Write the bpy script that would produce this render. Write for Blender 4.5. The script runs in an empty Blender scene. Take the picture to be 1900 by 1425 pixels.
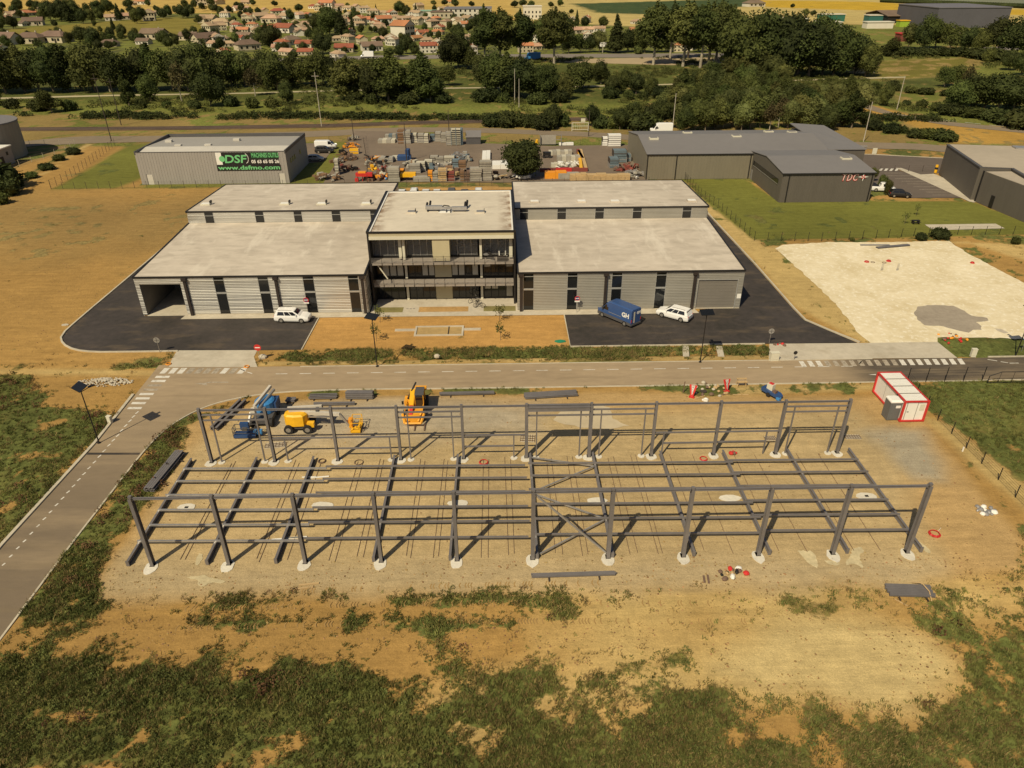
import bpy, math, random
import numpy as np
from mathutils import Vector, Matrix

random.seed(7); rng = np.random.default_rng(7)
SC = bpy.context.scene
COL = SC.collection
PI = math.pi; rad = math.radians

# ------------------------------------------------------------ camera
FPX, PITCH, ROLL, YAW = 1336.307, 0.525884677, 0.00563237657, 0.0167202464
CAM = np.array([-2.27937, -42.5847551, 40.7758246])
_f = np.array([math.sin(YAW) * math.cos(PITCH), math.cos(YAW) * math.cos(PITCH), -math.sin(PITCH)])
_r0 = np.array([math.cos(YAW), -math.sin(YAW), 0.0]); _d0 = np.cross(_f, _r0)
_r = math.cos(ROLL) * _r0 + math.sin(ROLL) * _d0
_d = -math.sin(ROLL) * _r0 + math.cos(ROLL) * _d0
AX = np.array([_r, _d, _f])
cam_data = bpy.data.cameras.new("camera")
cam_data.sensor_width = 36.0; cam_data.sensor_fit = 'HORIZONTAL'
cam_data.lens = FPX / 1900 * 36.0
cam_data.clip_start = 0.5; cam_data.clip_end = 9000
cam = bpy.data.objects.new("camera", cam_data); COL.objects.link(cam)
cam.matrix_world = Matrix(((_r[0], -_d[0], -_f[0], CAM[0]), (_r[1], -_d[1], -_f[1], CAM[1]),
                           (_r[2], -_d[2], -_f[2], CAM[2]), (0, 0, 0, 1)))
SC.camera = cam

# ------------------------------------------------------------ light
SUN_EL, SUN_AZ = 48.2, 33.2      # shadows fall towards (sin az, cos az)
world = bpy.data.worlds.new("World"); SC.world = world; world.use_nodes = True
wn = world.node_tree.nodes; wl = world.node_tree.links
bg = wn["Background"]
sky = wn.new("ShaderNodeTexSky"); sky.sky_type = 'NISHITA'; sky.sun_disc = False
sky.sun_elevation = rad(SUN_EL); sky.sun_rotation = rad(180 + SUN_AZ)
sky.altitude = 100; sky.air_density = 1.0; sky.dust_density = 2.0; sky.ozone_density = 1.0
wl.new(sky.outputs[0], bg.inputs[0]); bg.inputs[1].default_value = 0.05
sd = bpy.data.lights.new("sun", 'SUN'); sd.energy = 4.3; sd.angle = rad(0.53); sd.color = (1.0, 0.875, 0.62)
sun = bpy.data.objects.new("sun", sd); COL.objects.link(sun)
_el, _az = rad(SUN_EL), rad(SUN_AZ)
_dir = Vector((math.sin(_az) * math.cos(_el), math.cos(_az) * math.cos(_el), -math.sin(_el)))
sun.rotation_euler = _dir.to_track_quat('-Z', 'Y').to_euler()
sun.location = (-60, -90, 120)
SC.view_settings.view_transform = 'Standard'; SC.view_settings.look = 'None'
SC.view_settings.gamma = 1.0; SC.view_settings.use_curve_mapping = False
SC.view_settings.exposure = 0.0
SC.render.engine = 'CYCLES'
SC.cycles.max_bounces = 5; SC.cycles.diffuse_bounces = 2; SC.cycles.glossy_bounces = 2
SC.cycles.transparent_max_bounces = 8
SC.cycles.use_denoising = True

# ------------------------------------------------------------ where a line of sight meets the ground / a wall
def _ray(px, py): return np.array([(px - 950) / FPX, (py - 712.5) / FPX, 1.0]) @ AX
def G(px, py, z=0.0):
    d = _ray(px, py); t = (z - CAM[2]) / d[2]; return CAM + t * d
def GXY(px, py, z=0.0):
    g = G(px, py, z); return (float(g[0]), float(g[1]))
def poly(pts): return [GXY(*p) for p in pts]
def ZP(ox, oy, s, pts): return [GXY(ox + x / s, oy + y / s) for x, y in pts]

# ------------------------------------------------------------ mesh helper
class MB:
    def __init__(s): s.v = []; s.f = []; s.m = []
    def add(s, vs, fs, mi=0):
        n = len(s.v); s.v += [tuple(map(float, v)) for v in vs]
        s.f += [tuple(i + n for i in f) for f in fs]; s.m += [mi] * len(fs); return s
    def box(s, x0, x1, y0, y1, z0, z1, mi=0):
        return s.add([(x0,y0,z0),(x1,y0,z0),(x1,y1,z0),(x0,y1,z0),(x0,y0,z1),(x1,y0,z1),(x1,y1,z1),(x0,y1,z1)],
            [(0,3,2,1),(4,5,6,7),(0,1,5,4),(1,2,6,5),(2,3,7,6),(3,0,4,7)], mi)
    def cbox(s, cx, cy, cz, sx, sy, sz, rz=0, mi=0, top=None):
        c, n = math.cos(rz), math.sin(rz); vs = []
        for k in (0, 1):
            tx, ty = (1, 1) if (k == 0 or top is None) else top
            for ax, ay in ((-1,-1),(1,-1),(1,1),(-1,1)):
                x, y = ax*sx/2*tx, ay*sy/2*ty
                vs.append((cx + x*c - y*n, cy + x*n + y*c, cz + (k - .5)*sz))
        return s.add(vs, [(0,3,2,1),(4,5,6,7),(0,1,5,4),(1,2,6,5),(2,3,7,6),(3,0,4,7)], mi)
    def bar(s, p, q, w, h, up=(0,0,1), mi=0):
        p = np.array(p, float); q = np.array(q, float); d = q - p; d /= np.linalg.norm(d)
        u = np.array(up, float); a = np.cross(d, u)
        if np.linalg.norm(a) < 1e-4: a = np.cross(d, (0, 1, 0))
        a /= np.linalg.norm(a); b = np.cross(a, d)
        vs = []
        for e in (p, q):
            for i, j in ((-1,-1),(1,-1),(1,1),(-1,1)): vs.append(e + a*i*w/2 + b*j*h/2)
        return s.add(vs, [(0,3,2,1),(4,5,6,7),(0,1,5,4),(1,2,6,5),(2,3,7,6),(3,0,4,7)], mi)
    def ibeam(s, p, q, w, h, up=(0,0,1), t=0.03, mi=0):
        p = np.array(p, float); q = np.array(q, float); d = q - p; d /= np.linalg.norm(d)
        u = np.array(up, float); a = np.cross(d, u); a /= np.linalg.norm(a); b = np.cross(a, d)
        for o, ww, hh in ((b*(h-t)/2, w, t), (-b*(h-t)/2, w, t), (0*b, t, h-2*t)):
            s.bar(p+o, q+o, ww, hh, up, mi)
        return s
    def cyl(s, p, q, r, r2=None, n=8, mi=0, cap=True):
        r2 = r if r2 is None else r2
        p = np.array(p, float); q = np.array(q, float); d = q - p; d /= np.linalg.norm(d)
        a = np.cross(d, (0,0,1) if abs(d[2]) < .9 else (1,0,0)); a /= np.linalg.norm(a); b = np.cross(d, a)
        vs = [p + (a*math.cos(t)+b*math.sin(t))*r for t in np.arange(n)*2*PI/n] + [q + (a*math.cos(t)+b*math.sin(t))*r2 for t in np.arange(n)*2*PI/n]
        fs = [(i, (i+1) % n, n+(i+1) % n, n+i) for i in range(n)]
        if cap: fs += [tuple(range(n))[::-1], tuple(range(n, 2*n))]
        return s.add(vs, fs, mi)
    def tube(s, pts, r, n=6, mi=0):
        for a, b in zip(pts[:-1], pts[1:]): s.cyl(a, b, r, n=n, mi=mi)
        return s
    def prism(s, pts, z0, z1, mi=0):
        n = len(pts)
        area = sum(pts[i][0]*pts[(i+1) % n][1]-pts[(i+1) % n][0]*pts[i][1] for i in range(n))
        if area < 0: pts = pts[::-1]
        return s.add([(x,y,z0) for x,y in pts]+[(x,y,z1) for x,y in pts],
            [tuple(range(n, 2*n)), tuple(range(n))[::-1]] + [(i,(i+1) % n,n+(i+1) % n,n+i) for i in range(n)], mi)
    def xprism(s, prof, x0, x1, mi=0):   # profile in (y,z) pushed along x
        n = len(prof)
        return s.add([(x0,y,z) for y,z in prof]+[(x1,y,z) for y,z in prof],
            [tuple(range(n))[::-1], tuple(range(n,2*n))]+[(i,(i+1) % n,n+(i+1) % n,n+i) for i in range(n)], mi)
    def yprism(s, prof, y0, y1, mi=0):   # profile in (x,z) pushed along y
        n = len(prof)
        return s.add([(x,y0,z) for x,z in prof]+[(x,y1,z) for x,z in prof],
            [tuple(range(n)), tuple(range(n,2*n))[::-1]]+[(i,(i+1) % n,n+(i+1) % n,n+i)[::-1] for i in range(n)], mi)
    def ball(s, c, r, n=8, m=5, mi=0):
        if not hasattr(r, '__len__'): r = (r, r, r)
        vs = [(c[0], c[1], c[2]-r[2])]
        for j in range(1, m):
            a = -PI/2 + PI*j/m
            for i in range(n): vs.append((c[0]+r[0]*math.cos(a)*math.cos(2*PI*i/n), c[1]+r[1]*math.cos(a)*math.sin(2*PI*i/n), c[2]+r[2]*math.sin(a)))
        vs.append((c[0], c[1], c[2]+r[2])); fs = []
        for i in range(n): fs.append((0, 1+(i+1) % n, 1+i))
        for j in range(m-2):
            for i in range(n): fs.append((1+j*n+i, 1+j*n+(i+1) % n, 1+(j+1)*n+(i+1) % n, 1+(j+1)*n+i))
        l = len(vs)-1; b = 1+(m-2)*n
        for i in range(n): fs.append((b+i, b+(i+1) % n, l))
        return s.add(vs, fs, mi)
    def mesh(s, name, mats, smooth=False):
        me = bpy.data.meshes.new(name); me.from_pydata(s.v, [], s.f); me.update()
        for m in (mats if isinstance(mats, (list, tuple)) else [mats]): me.materials.append(m)
        if any(s.m): me.polygons.foreach_set('material_index', s.m)
        if smooth: me.polygons.foreach_set('use_smooth', [True]*len(s.f))
        return me
    def build(s, name, mats, parent=None, smooth=False, loc=None, rz=0):
        return obj(name, s.mesh(name, mats, smooth), parent, loc, rz)

def obj(name, me, parent=None, loc=None, rz=0):
    o = bpy.data.objects.new(name, me); COL.objects.link(o)
    if parent is not None: o.parent = parent
    if loc is not None: o.location = loc
    if rz: o.rotation_euler = (0, 0, rz)
    return o
def tag(o, label=None, cat=None, group=None, kind=None):
    if label: o['label'] = label
    if cat: o['category'] = cat
    if group: o['group'] = group
    if kind: o['kind'] = kind
    return o
def thing(name, label, cat, loc=(0, 0, 0), rz=0, group=None):
    o = bpy.data.objects.new(name, None); COL.objects.link(o)
    o.empty_display_size = 0.3
    o.location = loc; o.rotation_euler = (0, 0, rz)
    return tag(o, label, cat, group)
def dup(root, loc, rz=0, label=None, scale=None):
    r = root.copy(); COL.objects.link(r); r.location = loc; r.rotation_euler = (0, 0, rz)
    if label: r['label'] = label
    if scale is not None: r.scale = scale if hasattr(scale, '__len__') else (scale,)*3
    for ch in root.children:
        c = ch.copy(); COL.objects.link(c); c.parent = r
        for g in ch.children:
            d = g.copy(); COL.objects.link(d); d.parent = c
    return r
def struct(name, mb, m, parent=None, smooth=False): return tag(mb.build(name, m, parent, smooth), kind='structure')

# ------------------------------------------------------------ materials
def mat(name, col, rough=0.8, var=0.15, scale=3.0, metal=0.0, bump=0.0, bscale=None, col2=None, spec=0.4, stretch=None, rand=0.0, detail=6):
    """colour broken up by noise in world space, with optional relief"""
    m = bpy.data.materials.new(name); m.use_nodes = True
    N = m.node_tree.nodes; L = m.node_tree.links; b = N["Principled BSDF"]
    b.inputs["Roughness"].default_value = rough; b.inputs["Metallic"].default_value = metal
    b.inputs["Specular IOR Level"].default_value = spec
    geo = N.new("ShaderNodeNewGeometry"); vec = geo.outputs["Position"]
    if stretch:
        mp = N.new("ShaderNodeMapping"); mp.inputs["Scale"].default_value = stretch; L.new(vec, mp.inputs[0]); vec = mp.outputs[0]
    n1 = N.new("ShaderNodeTexNoise"); n1.inputs["Scale"].default_value = scale; n1.inputs["Detail"].default_value = detail
    n1.inputs["Roughness"].default_value = 0.6; L.new(vec, n1.inputs["Vector"])
    n2 = N.new("ShaderNodeTexNoise"); n2.inputs["Scale"].default_value = scale*0.13; n2.inputs["Detail"].default_value = 3; L.new(vec, n2.inputs["Vector"])
    ad = N.new("ShaderNodeMath"); ad.operation = 'ADD'; L.new(n1.outputs[0], ad.inputs[0]); L.new(n2.outputs[0], ad.inputs[1])
    mr = N.new("ShaderNodeMapRange"); mr.inputs[1].default_value = 0.7; mr.inputs[2].default_value = 1.3; L.new(ad.outputs[0], mr.inputs[0])
    mx = N.new("ShaderNodeMix"); mx.data_type = 'RGBA'; L.new(mr.outputs[0], mx.inputs[0])
    c = np.array(col[:3]); a = c*(1-var); e = np.array(col2) if col2 is not None else c*(1+var)
    mx.inputs[6].default_value = (*a, 1); mx.inputs[7].default_value = (*e, 1)
    out = mx.outputs[2]
    if rand:
        oi = N.new("ShaderNodeObjectInfo"); hs = N.new("ShaderNodeHueSaturation")
        r1 = N.new("ShaderNodeMapRange"); r1.inputs[3].default_value = 1-rand; r1.inputs[4].default_value = 1+rand
        L.new(oi.outputs["Random"], r1.inputs[0]); L.new(r1.outputs[0], hs.inputs["Value"])
        mu = N.new("ShaderNodeMath"); mu.operation = 'MULTIPLY'; mu.inputs[1].default_value = 7.3; L.new(oi.outputs["Random"], mu.inputs[0])
        fr = N.new("ShaderNodeMath"); fr.operation = 'FRACT'; L.new(mu.outputs[0], fr.inputs[0])
        r2 = N.new("ShaderNodeMapRange"); r2.inputs[3].default_value = 0.5-rand*.06; r2.inputs[4].default_value = 0.5+rand*.06
        L.new(fr.outputs[0], r2.inputs[0]); L.new(r2.outputs[0], hs.inputs["Hue"])
        L.new(out, hs.inputs["Color"]); out = hs.outputs[0]
    L.new(out, b.inputs["Base Color"])
    if bump:
        n3 = N.new("ShaderNodeTexNoise"); n3.inputs["Scale"].default_value = bscale or scale*3; n3.inputs["Detail"].default_value = 5; L.new(vec, n3.inputs["Vector"])
        bp = N.new("ShaderNodeBump"); bp.inputs["Distance"].default_value = bump; L.new(n3.outputs[0], bp.inputs["Height"]); L.new(bp.outputs[0], b.inputs["Normal"])
    return m

M = {}
M['steel'] = mat('grey_painted_steel', (0.16, 0.145, 0.14), 0.42, 0.15, 2.0, spec=0.6)
M['galv'] = mat('galvanised_purlin', (0.42, 0.40, 0.38), 0.38, 0.15, 3.0, metal=0.5)
M['rust'] = mat('rusty_rod', (0.16, 0.10, 0.07), 0.8, 0.2, 3.0)
M['concrete'] = mat('concrete', (0.50, 0.44, 0.34), 0.9, 0.12, 1.5, bump=0.01)
M['pad'] = mat('fresh_concrete_pad', (0.64, 0.59, 0.49), 0.9, 0.14, 3.0, bump=0.02)
M['kerb'] = mat('kerb_stone', (0.50, 0.44, 0.33), 0.9, 0.15, 2.0)
M['paint'] = mat('road_paint', (0.66, 0.62, 0.54), 0.8, 0.12, 5.0)
M['paint_worn'] = mat('worn_road_paint', (0.40, 0.34, 0.26), 0.85, 0.25, 4.0)
M['asph_new'] = mat('new_asphalt', (0.042, 0.036, 0.030), 0.75, 0.25, 1.2, bump=0.01, bscale=14, col2=(0.066, 0.053, 0.046))
M['asph_dark'] = mat('dark_road', (0.080, 0.066, 0.055), 0.85, 0.2, 1.2, bump=0.01, bscale=14)
M['clad'] = mat('metal_cladding', (0.48, 0.46, 0.42), 0.30, 0.07, 0.8, metal=0.72)
M['clad_trim'] = mat('cladding_trim', (0.50, 0.49, 0.46), 0.4, 0.06, 2.0, metal=0.5)
M['clad_r'] = mat('matt_cladding', (0.33, 0.31, 0.265), 0.5, 0.07, 0.8, metal=0.3)
M['roof'] = mat('membrane_roof', (0.48, 0.41, 0.325), 0.75, 0.10, 0.5, stretch=(.7, 1.1, 1), col2=(0.64, 0.56, 0.455))
M['roof_o'] = mat('office_roof', (0.60, 0.53, 0.42), 0.75, 0.09, 0.8)
M['black'] = mat('black_steel', (0.018, 0.016, 0.015), 0.5, 0.2, 2.0)
M['darkbrown'] = mat('dark_downpipe', (0.035, 0.026, 0.022), 0.5, 0.2, 2.0)
M['plaster'] = mat('beige_render', (0.46, 0.40, 0.25), 0.9, 0.07, 1.0)
M['cream'] = mat('cream_post', (0.62, 0.58, 0.45), 0.8, 0.05, 1.0)
M['alu'] = mat('aluminium', (0.42, 0.40, 0.38), 0.4, 0.08, 3.0, metal=0.6)
M['balcony'] = mat('balcony_deck', (0.30, 0.26, 0.22), 0.8, 0.15, 2.0)
M['blind'] = mat('window_blind', (0.44, 0.41, 0.33), 0.8, 0.05, 1.0)
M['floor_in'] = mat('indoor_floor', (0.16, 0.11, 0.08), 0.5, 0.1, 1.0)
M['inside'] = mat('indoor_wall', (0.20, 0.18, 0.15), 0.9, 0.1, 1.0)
M['white'] = mat('white_metal', (0.80, 0.77, 0.70), 0.45, 0.04, 2.0)
M['whitep'] = mat('white_car_paint', (0.82, 0.80, 0.76), 0.18, 0.02, 1.0, spec=0.6)
M['bluep'] = mat('blue_van_paint', (0.040, 0.085, 0.22), 0.28, 0.05, 1.0, spec=0.6)
M['greyplast'] = mat('grey_plastic', (0.09, 0.085, 0.085), 0.5, 0.1, 3.0)
M['tyre'] = mat('tyre_rubber', (0.02, 0.018, 0.017), 0.8, 0.2, 5.0)
M['rim'] = mat('wheel_rim', (0.50, 0.47, 0.42), 0.35, 0.1, 5.0, metal=0.7)
M['red'] = mat('red_paint', (0.55, 0.035, 0.03), 0.45, 0.12, 3.0)
M['orange'] = mat('orange_paint', (0.78, 0.30, 0.025), 0.5, 0.15, 2.0)
M['yellow'] = mat('yellow_paint', (0.82, 0.44, 0.02), 0.4, 0.08, 2.0)
M['blue'] = mat('blue_machine_paint', (0.05, 0.22, 0.50), 0.4, 0.12, 2.0)
M['navy'] = mat('dark_blue_paint', (0.03, 0.07, 0.18), 0.45, 0.15, 2.0)
M['cream_arm'] = mat('cream_boom', (0.55, 0.50, 0.42), 0.45, 0.1, 2.0)
M['amber'] = mat('amber_paint', (0.80, 0.36, 0.03), 0.45, 0.15, 2.0)
M['wood'] = mat('timber', (0.48, 0.33, 0.16), 0.85, 0.2, 4.0, stretch=(1, 6, 1))
M['green_l'] = mat('green_cover', (0.02, 0.22, 0.12), 0.6, 0.15, 4.0)
M['wc'] = mat('grey_toilet', (0.13, 0.13, 0.125), 0.55, 0.1, 2.0)
M['darkclad'] = mat('dark_ribbed_wall', (0.115, 0.100, 0.082), 0.6, 0.08, 2.0, stretch=(3, 3, .4))
M['oliveclad'] = mat('olive_grey_wall', (0.20, 0.175, 0.125), 0.6, 0.08, 2.0, stretch=(3, 3, .4))
M['greyroof'] = mat('grey_metal_roof', (0.20, 0.185, 0.175), 0.5, 0.05, 0.6)
M['dsfwall'] = mat('pale_grey_wall', (0.32, 0.295, 0.265), 0.6, 0.06, 2.0, stretch=(3, 3, .4))
M['dsfroof'] = mat('white_metal_roof', (0.56, 0.52, 0.45), 0.5, 0.07, 0.6)
M['tan_roof'] = mat('tan_flat_roof', (0.40, 0.34, 0.26), 0.85, 0.08, 0.8)
M['rail'] = mat('rail_steel', (0.14, 0.10, 0.085), 0.5, 0.2, 2.0, metal=0.5)
M['pole'] = mat('pole_concrete', (0.45, 0.40, 0.32), 0.9, 0.1, 2.0)
M['darkpole'] = mat('dark_pole', (0.06, 0.045, 0.035), 0.8, 0.2, 2.0)
def glass_mat(name, col=(0.012, 0.013, 0.014), rough=0.08, spec=0.6):
    m = mat(name, col, rough, 0.2, 0.6, spec=spec); return m
M['glass'] = glass_mat('dark_glass')
M['carglass'] = glass_mat('car_glass', (0.012, 0.012, 0.013), 0.05, 0.8)
M['clear'] = bpy.data.materials.new('clear_glass'); M['clear'].use_nodes = True
_b = M['clear'].node_tree.nodes["Principled BSDF"]; _b.inputs["Base Color"].default_value = (0.35, 0.34, 0.32, 1)
_b.inputs["Roughness"].default_value = 0.05; _b.inputs["Alpha"].default_value = 0.28

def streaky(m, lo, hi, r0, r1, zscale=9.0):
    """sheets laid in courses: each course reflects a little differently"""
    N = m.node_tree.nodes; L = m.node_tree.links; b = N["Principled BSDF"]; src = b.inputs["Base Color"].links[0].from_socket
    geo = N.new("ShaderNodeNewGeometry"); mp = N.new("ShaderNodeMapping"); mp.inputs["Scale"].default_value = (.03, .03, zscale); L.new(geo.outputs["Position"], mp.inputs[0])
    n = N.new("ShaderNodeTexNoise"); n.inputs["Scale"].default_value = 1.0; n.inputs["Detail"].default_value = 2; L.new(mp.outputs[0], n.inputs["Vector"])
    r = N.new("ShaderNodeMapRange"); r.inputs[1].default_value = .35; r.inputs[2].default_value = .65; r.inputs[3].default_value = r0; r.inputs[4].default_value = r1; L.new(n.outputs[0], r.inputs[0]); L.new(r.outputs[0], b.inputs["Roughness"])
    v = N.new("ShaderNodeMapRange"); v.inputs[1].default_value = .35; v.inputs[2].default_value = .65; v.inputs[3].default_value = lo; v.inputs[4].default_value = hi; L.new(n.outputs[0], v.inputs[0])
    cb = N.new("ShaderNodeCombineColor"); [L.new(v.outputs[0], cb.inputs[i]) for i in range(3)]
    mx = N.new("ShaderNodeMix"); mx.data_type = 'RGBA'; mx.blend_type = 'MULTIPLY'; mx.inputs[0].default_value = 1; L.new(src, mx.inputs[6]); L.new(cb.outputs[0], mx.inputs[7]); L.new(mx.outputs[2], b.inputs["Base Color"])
M['clad'] = mat('metal_cladding', (0.62, 0.60, 0.55), 0.35, 0.06, 0.8, metal=0.6); streaky(M['clad'], .75, 1.1, .22, .45)  # raised base colour and pale courses stand in for sun glints on the ribs
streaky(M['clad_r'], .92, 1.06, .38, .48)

def dusty(m, col, lo, hi, amt, scale=.35, stretch=(.5, 1.3, 1), edge=None):
    N = m.node_tree.nodes; L = m.node_tree.links; b = N["Principled BSDF"]; src = b.inputs["Base Color"].links[0].from_socket
    geo = N.new("ShaderNodeNewGeometry"); mp = N.new("ShaderNodeMapping"); mp.inputs["Scale"].default_value = stretch; L.new(geo.outputs["Position"], mp.inputs[0])
    n = N.new("ShaderNodeTexNoise"); n.inputs["Scale"].default_value = scale; n.inputs["Detail"].default_value = 8; n.inputs["Roughness"].default_value = .65; L.new(mp.outputs[0], n.inputs["Vector"])
    r = N.new("ShaderNodeMapRange"); r.inputs[1].default_value = lo; r.inputs[2].default_value = hi; r.inputs[4].default_value = amt; L.new(n.outputs[0], r.inputs[0]); f = r.outputs[0]
    if edge:   # stains gather along two given x lines
        sep = N.new("ShaderNodeSeparateXYZ"); L.new(geo.outputs["Position"], sep.inputs[0]); w = None
        for x in edge:
            s_ = N.new("ShaderNodeMath"); s_.operation = 'SUBTRACT'; s_.inputs[1].default_value = x; L.new(sep.outputs[0], s_.inputs[0]); a = N.new("ShaderNodeMath"); a.operation = 'ABSOLUTE'; L.new(s_.outputs[0], a.inputs[0])
            q = N.new("ShaderNodeMapRange"); q.inputs[1].default_value = 0.3; q.inputs[2].default_value = 2.2; q.inputs[3].default_value = 1; q.inputs[4].default_value = 0; L.new(a.outputs[0], q.inputs[0])
            if w is None: w = q.outputs[0]
            else: mm_ = N.new("ShaderNodeMath"); mm_.operation = 'MAXIMUM'; L.new(w, mm_.inputs[0]); L.new(q.outputs[0], mm_.inputs[1]); w = mm_.outputs[0]
        mu = N.new("ShaderNodeMath"); mu.operation = 'MULTIPLY'; L.new(f, mu.inputs[0]); L.new(w, mu.inputs[1]); f = mu.outputs[0]
    mx = N.new("ShaderNodeMix"); mx.data_type = 'RGBA'; L.new(f, mx.inputs[0]); L.new(src, mx.inputs[6]); mx.inputs[7].default_value = (*col, 1); L.new(mx.outputs[2], b.inputs["Base Color"])
dusty(M['asph_new'], (0.16,0.115,0.07), .52, .72, .55)
dusty(M['roof'], (0.36,0.31,0.245), .5, .68, .6, .5); dusty(M['roof'], (0.70,0.63,0.52), .54, .66, .55, .25, (1.6, .45, 1))
dusty(M['roof_o'], (0.20,0.115,0.06), .44, .58, .9, .7, (1,1,1), (-19.6,-0.4)); dusty(M['roof_o'], (0.44,0.38,0.30), .5, .7, .6, .5)
dusty(M['concrete'], (0.36,0.30,0.21), .5, .7, .6, .5, (1,1,1))
dusty(M['paint'], (0.30,0.24,0.17), .50, .66, .6, 2.0, (1,1,1)); dusty(M['paint_worn'], (0.24,0.19,0.13), .46, .6, .8, 2.5, (1,1,1))
# ------------------------------------------------------------ ground sheet
def axis(a, b, lo, hi, step, g):
    c = list(np.arange(a, b + step/2, step)); s = step; x = c[-1]
    while x < hi: s *= 1 + g*step; x += s; c.append(x)
    s = step; x = c[0]; pre = []
    while x > lo: s *= 1 + g*step; x -= s; pre.append(x)
    return np.array(pre[::-1] + c)
gx = axis(-80, 80, -2600, 2600, 0.6, 0.033); gy = axis(-24, 84, -60, 4000, 0.6, 0.026)
XX, YY = np.meshgrid(gx, gy); px_ = XX.ravel(); py_ = YY.ravel()
def sdist(poly_pts, X, Y):
    P = np.array(poly_pts); n = len(P); ins = np.zeros(X.shape, bool); dm = np.full(X.shape, 1e9)
    for i in range(n):
        ax, ay = P[i]; bx, by = P[(i+1) % n]
        c = ((ay > Y) != (by > Y)) & (X < (bx-ax)*(Y-ay)/((by-ay) if abs(by-ay) > 1e-9 else 1e-9) + ax); ins ^= c
        dx, dy = bx-ax, by-ay; t = np.clip(((X-ax)*dx+(Y-ay)*dy)/(dx*dx+dy*dy+1e-12), 0, 1)
        dm = np.minimum(dm, np.hypot(X-ax-t*dx, Y-ay-t*dy))
    return np.where(ins, dm, -dm)
def vnoise(X, Y, s, seed=0):   # smooth value noise
    r = np.random.default_rng(seed); T = r.random((256, 256)); x = X/s; y = Y/s
    xi = np.floor(x).astype(int); yi = np.floor(y).astype(int); fx = x-xi; fy = y-yi
    fx = fx*fx*(3-2*fx); fy = fy*fy*(3-2*fy); a = T[yi & 255, xi & 255]; b = T[yi & 255, (xi+1) & 255]
    c = T[(yi+1) & 255, xi & 255]; d = T[(yi+1) & 255, (xi+1) & 255]
    return (a*(1-fx)+b*fx)*(1-fy)+(c*(1-fx)+d*fx)*fy
def fbm(X, Y, s, seed=0, o=4):
    v = 0; w = 0
    for k in range(o): v = v + vnoise(X, Y, s/2**k, seed+k)*0.6**k; w += 0.6**k
    return v/w
SOIL = (0.375, 0.225, 0.072); SOILP = (0.485, 0.345, 0.138); GRASS = (0.110, 0.122, 0.034); DRYG = (0.26, 0.185, 0.065); LAWN = (0.165, 0.165, 0.036)
PLAT = (0.455, 0.335, 0.170); GRAVEL = (0.33, 0.27, 0.19); MEADOW = (0.15, 0.160, 0.036); FORESTG = (0.085, 0.095, 0.024)
WHEAT = (0.50, 0.34, 0.10); GOLD = (0.50, 0.32, 0.035); DKFIELD = (0.055, 0.08, 0.03); GREYF = (0.19, 0.20, 0.14); TOWN = (0.10, 0.10, 0.04)
H = 1e4
Z38 = lambda ox, oy, pts: ZP(ox, oy, 3.8, pts)
# (outline on the ground, colour, vegetation colour, vegetation amount, softness)
zones = []
def zone(pts, a, b, veg, soft=1.0): zones.append((pts, a, b, veg, soft))
W = lambda *p: list(p)
zone(W((-H,-H),(H,-H),(H,H),(-H,H)), SOIL, GRASS, 0.5, 1)
zone(W((-H,150),(H,150),(H,H),(-H,H)), DRYG, MEADOW, 0.8, 6)
# near ground
zone(poly([(-200,1500),(-200,1150),(60,1150),(190,1100),(700,1085),(1400,1080),(1900,1065),(2150,1050),(2150,1500)]), SOIL, GRASS, 0.16, 2)
zone(poly([(270,1105),(600,1090),(900,1100),(1150,1108),(1180,1120),(900,1120),(400,1126)]), SOIL, GRASS, 1.05, 0.8)
zone(poly([(280,1140),(480,1140),(700,1148),(900,1150),(1130,1128),(1140,1140),(900,1165),(560,1162),(280,1170)]), SOIL, GRASS, 0.95, 0.8)
zone(poly([(1000,1085),(1500,1080),(1640,1080),(1640,1120),(1400,1150),(1150,1150)]), SOILP, GRASS, 0.44, 2)
zone(poly([(1050,1190),(1400,1150),(1600,1140),(1700,1165),(1760,1225),(1740,1280),(1600,1310),(1350,1250),(1150,1240)]), SOILP, DRYG, 0.10, 3)
zone(poly([(-300,1215),(0,1235),(200,1250),(330,1245),(640,1245),(820,1265),(860,1330),(1000,1310),(1300,1290),(1480,1330),(1600,1325),(1720,1310),(1760,1240),(1650,1150),(1800,1130),(2100,1120),(2300,1600),(-400,1600)]), SOIL, GRASS, 0.76, 2.4)
zone(poly([(-300,1270),(200,1265),(600,1260),(800,1290),(830,1430),(800,1600),(-400,1600)]), SOIL, GRASS, 0.74, 5)
zone(poly([(830,1300),(1000,1240),(1250,1230),(1400,1260),(1300,1290),(1050,1320),(860,1380)]), SOILP, GRASS, 0.52, 2)
zone(poly([(1700,1080),(1900,1070),(2200,1060),(2300,1130),(1780,1135)]), SOILP, GRASS, 0.48, 2)
zone(poly([(1400,1180),(1520,1145),(1640,1148),(1720,1180),(1765,1225),(1775,1255),(1735,1290),(1700,1318),(1640,1318),(1500,1290),(1400,1270),(1330,1240)]), (0.53,0.40,0.18), DRYG, 0.04, 1.2)
# verge strip between left road and the platform
zone(poly([(0,1200),(130,1010),(290,830),(350,775),(440,745),(390,800),(330,850),(230,1000),(190,1095),(200,1130),(60,1160)]), SOIL, GRASS, 0.88, 0.8)
zone(poly([(330,790),(240,1000),(190,1090),(240,1100),(300,960),(360,820)]), SOIL, GRASS, 0.42, 0.8)
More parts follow.
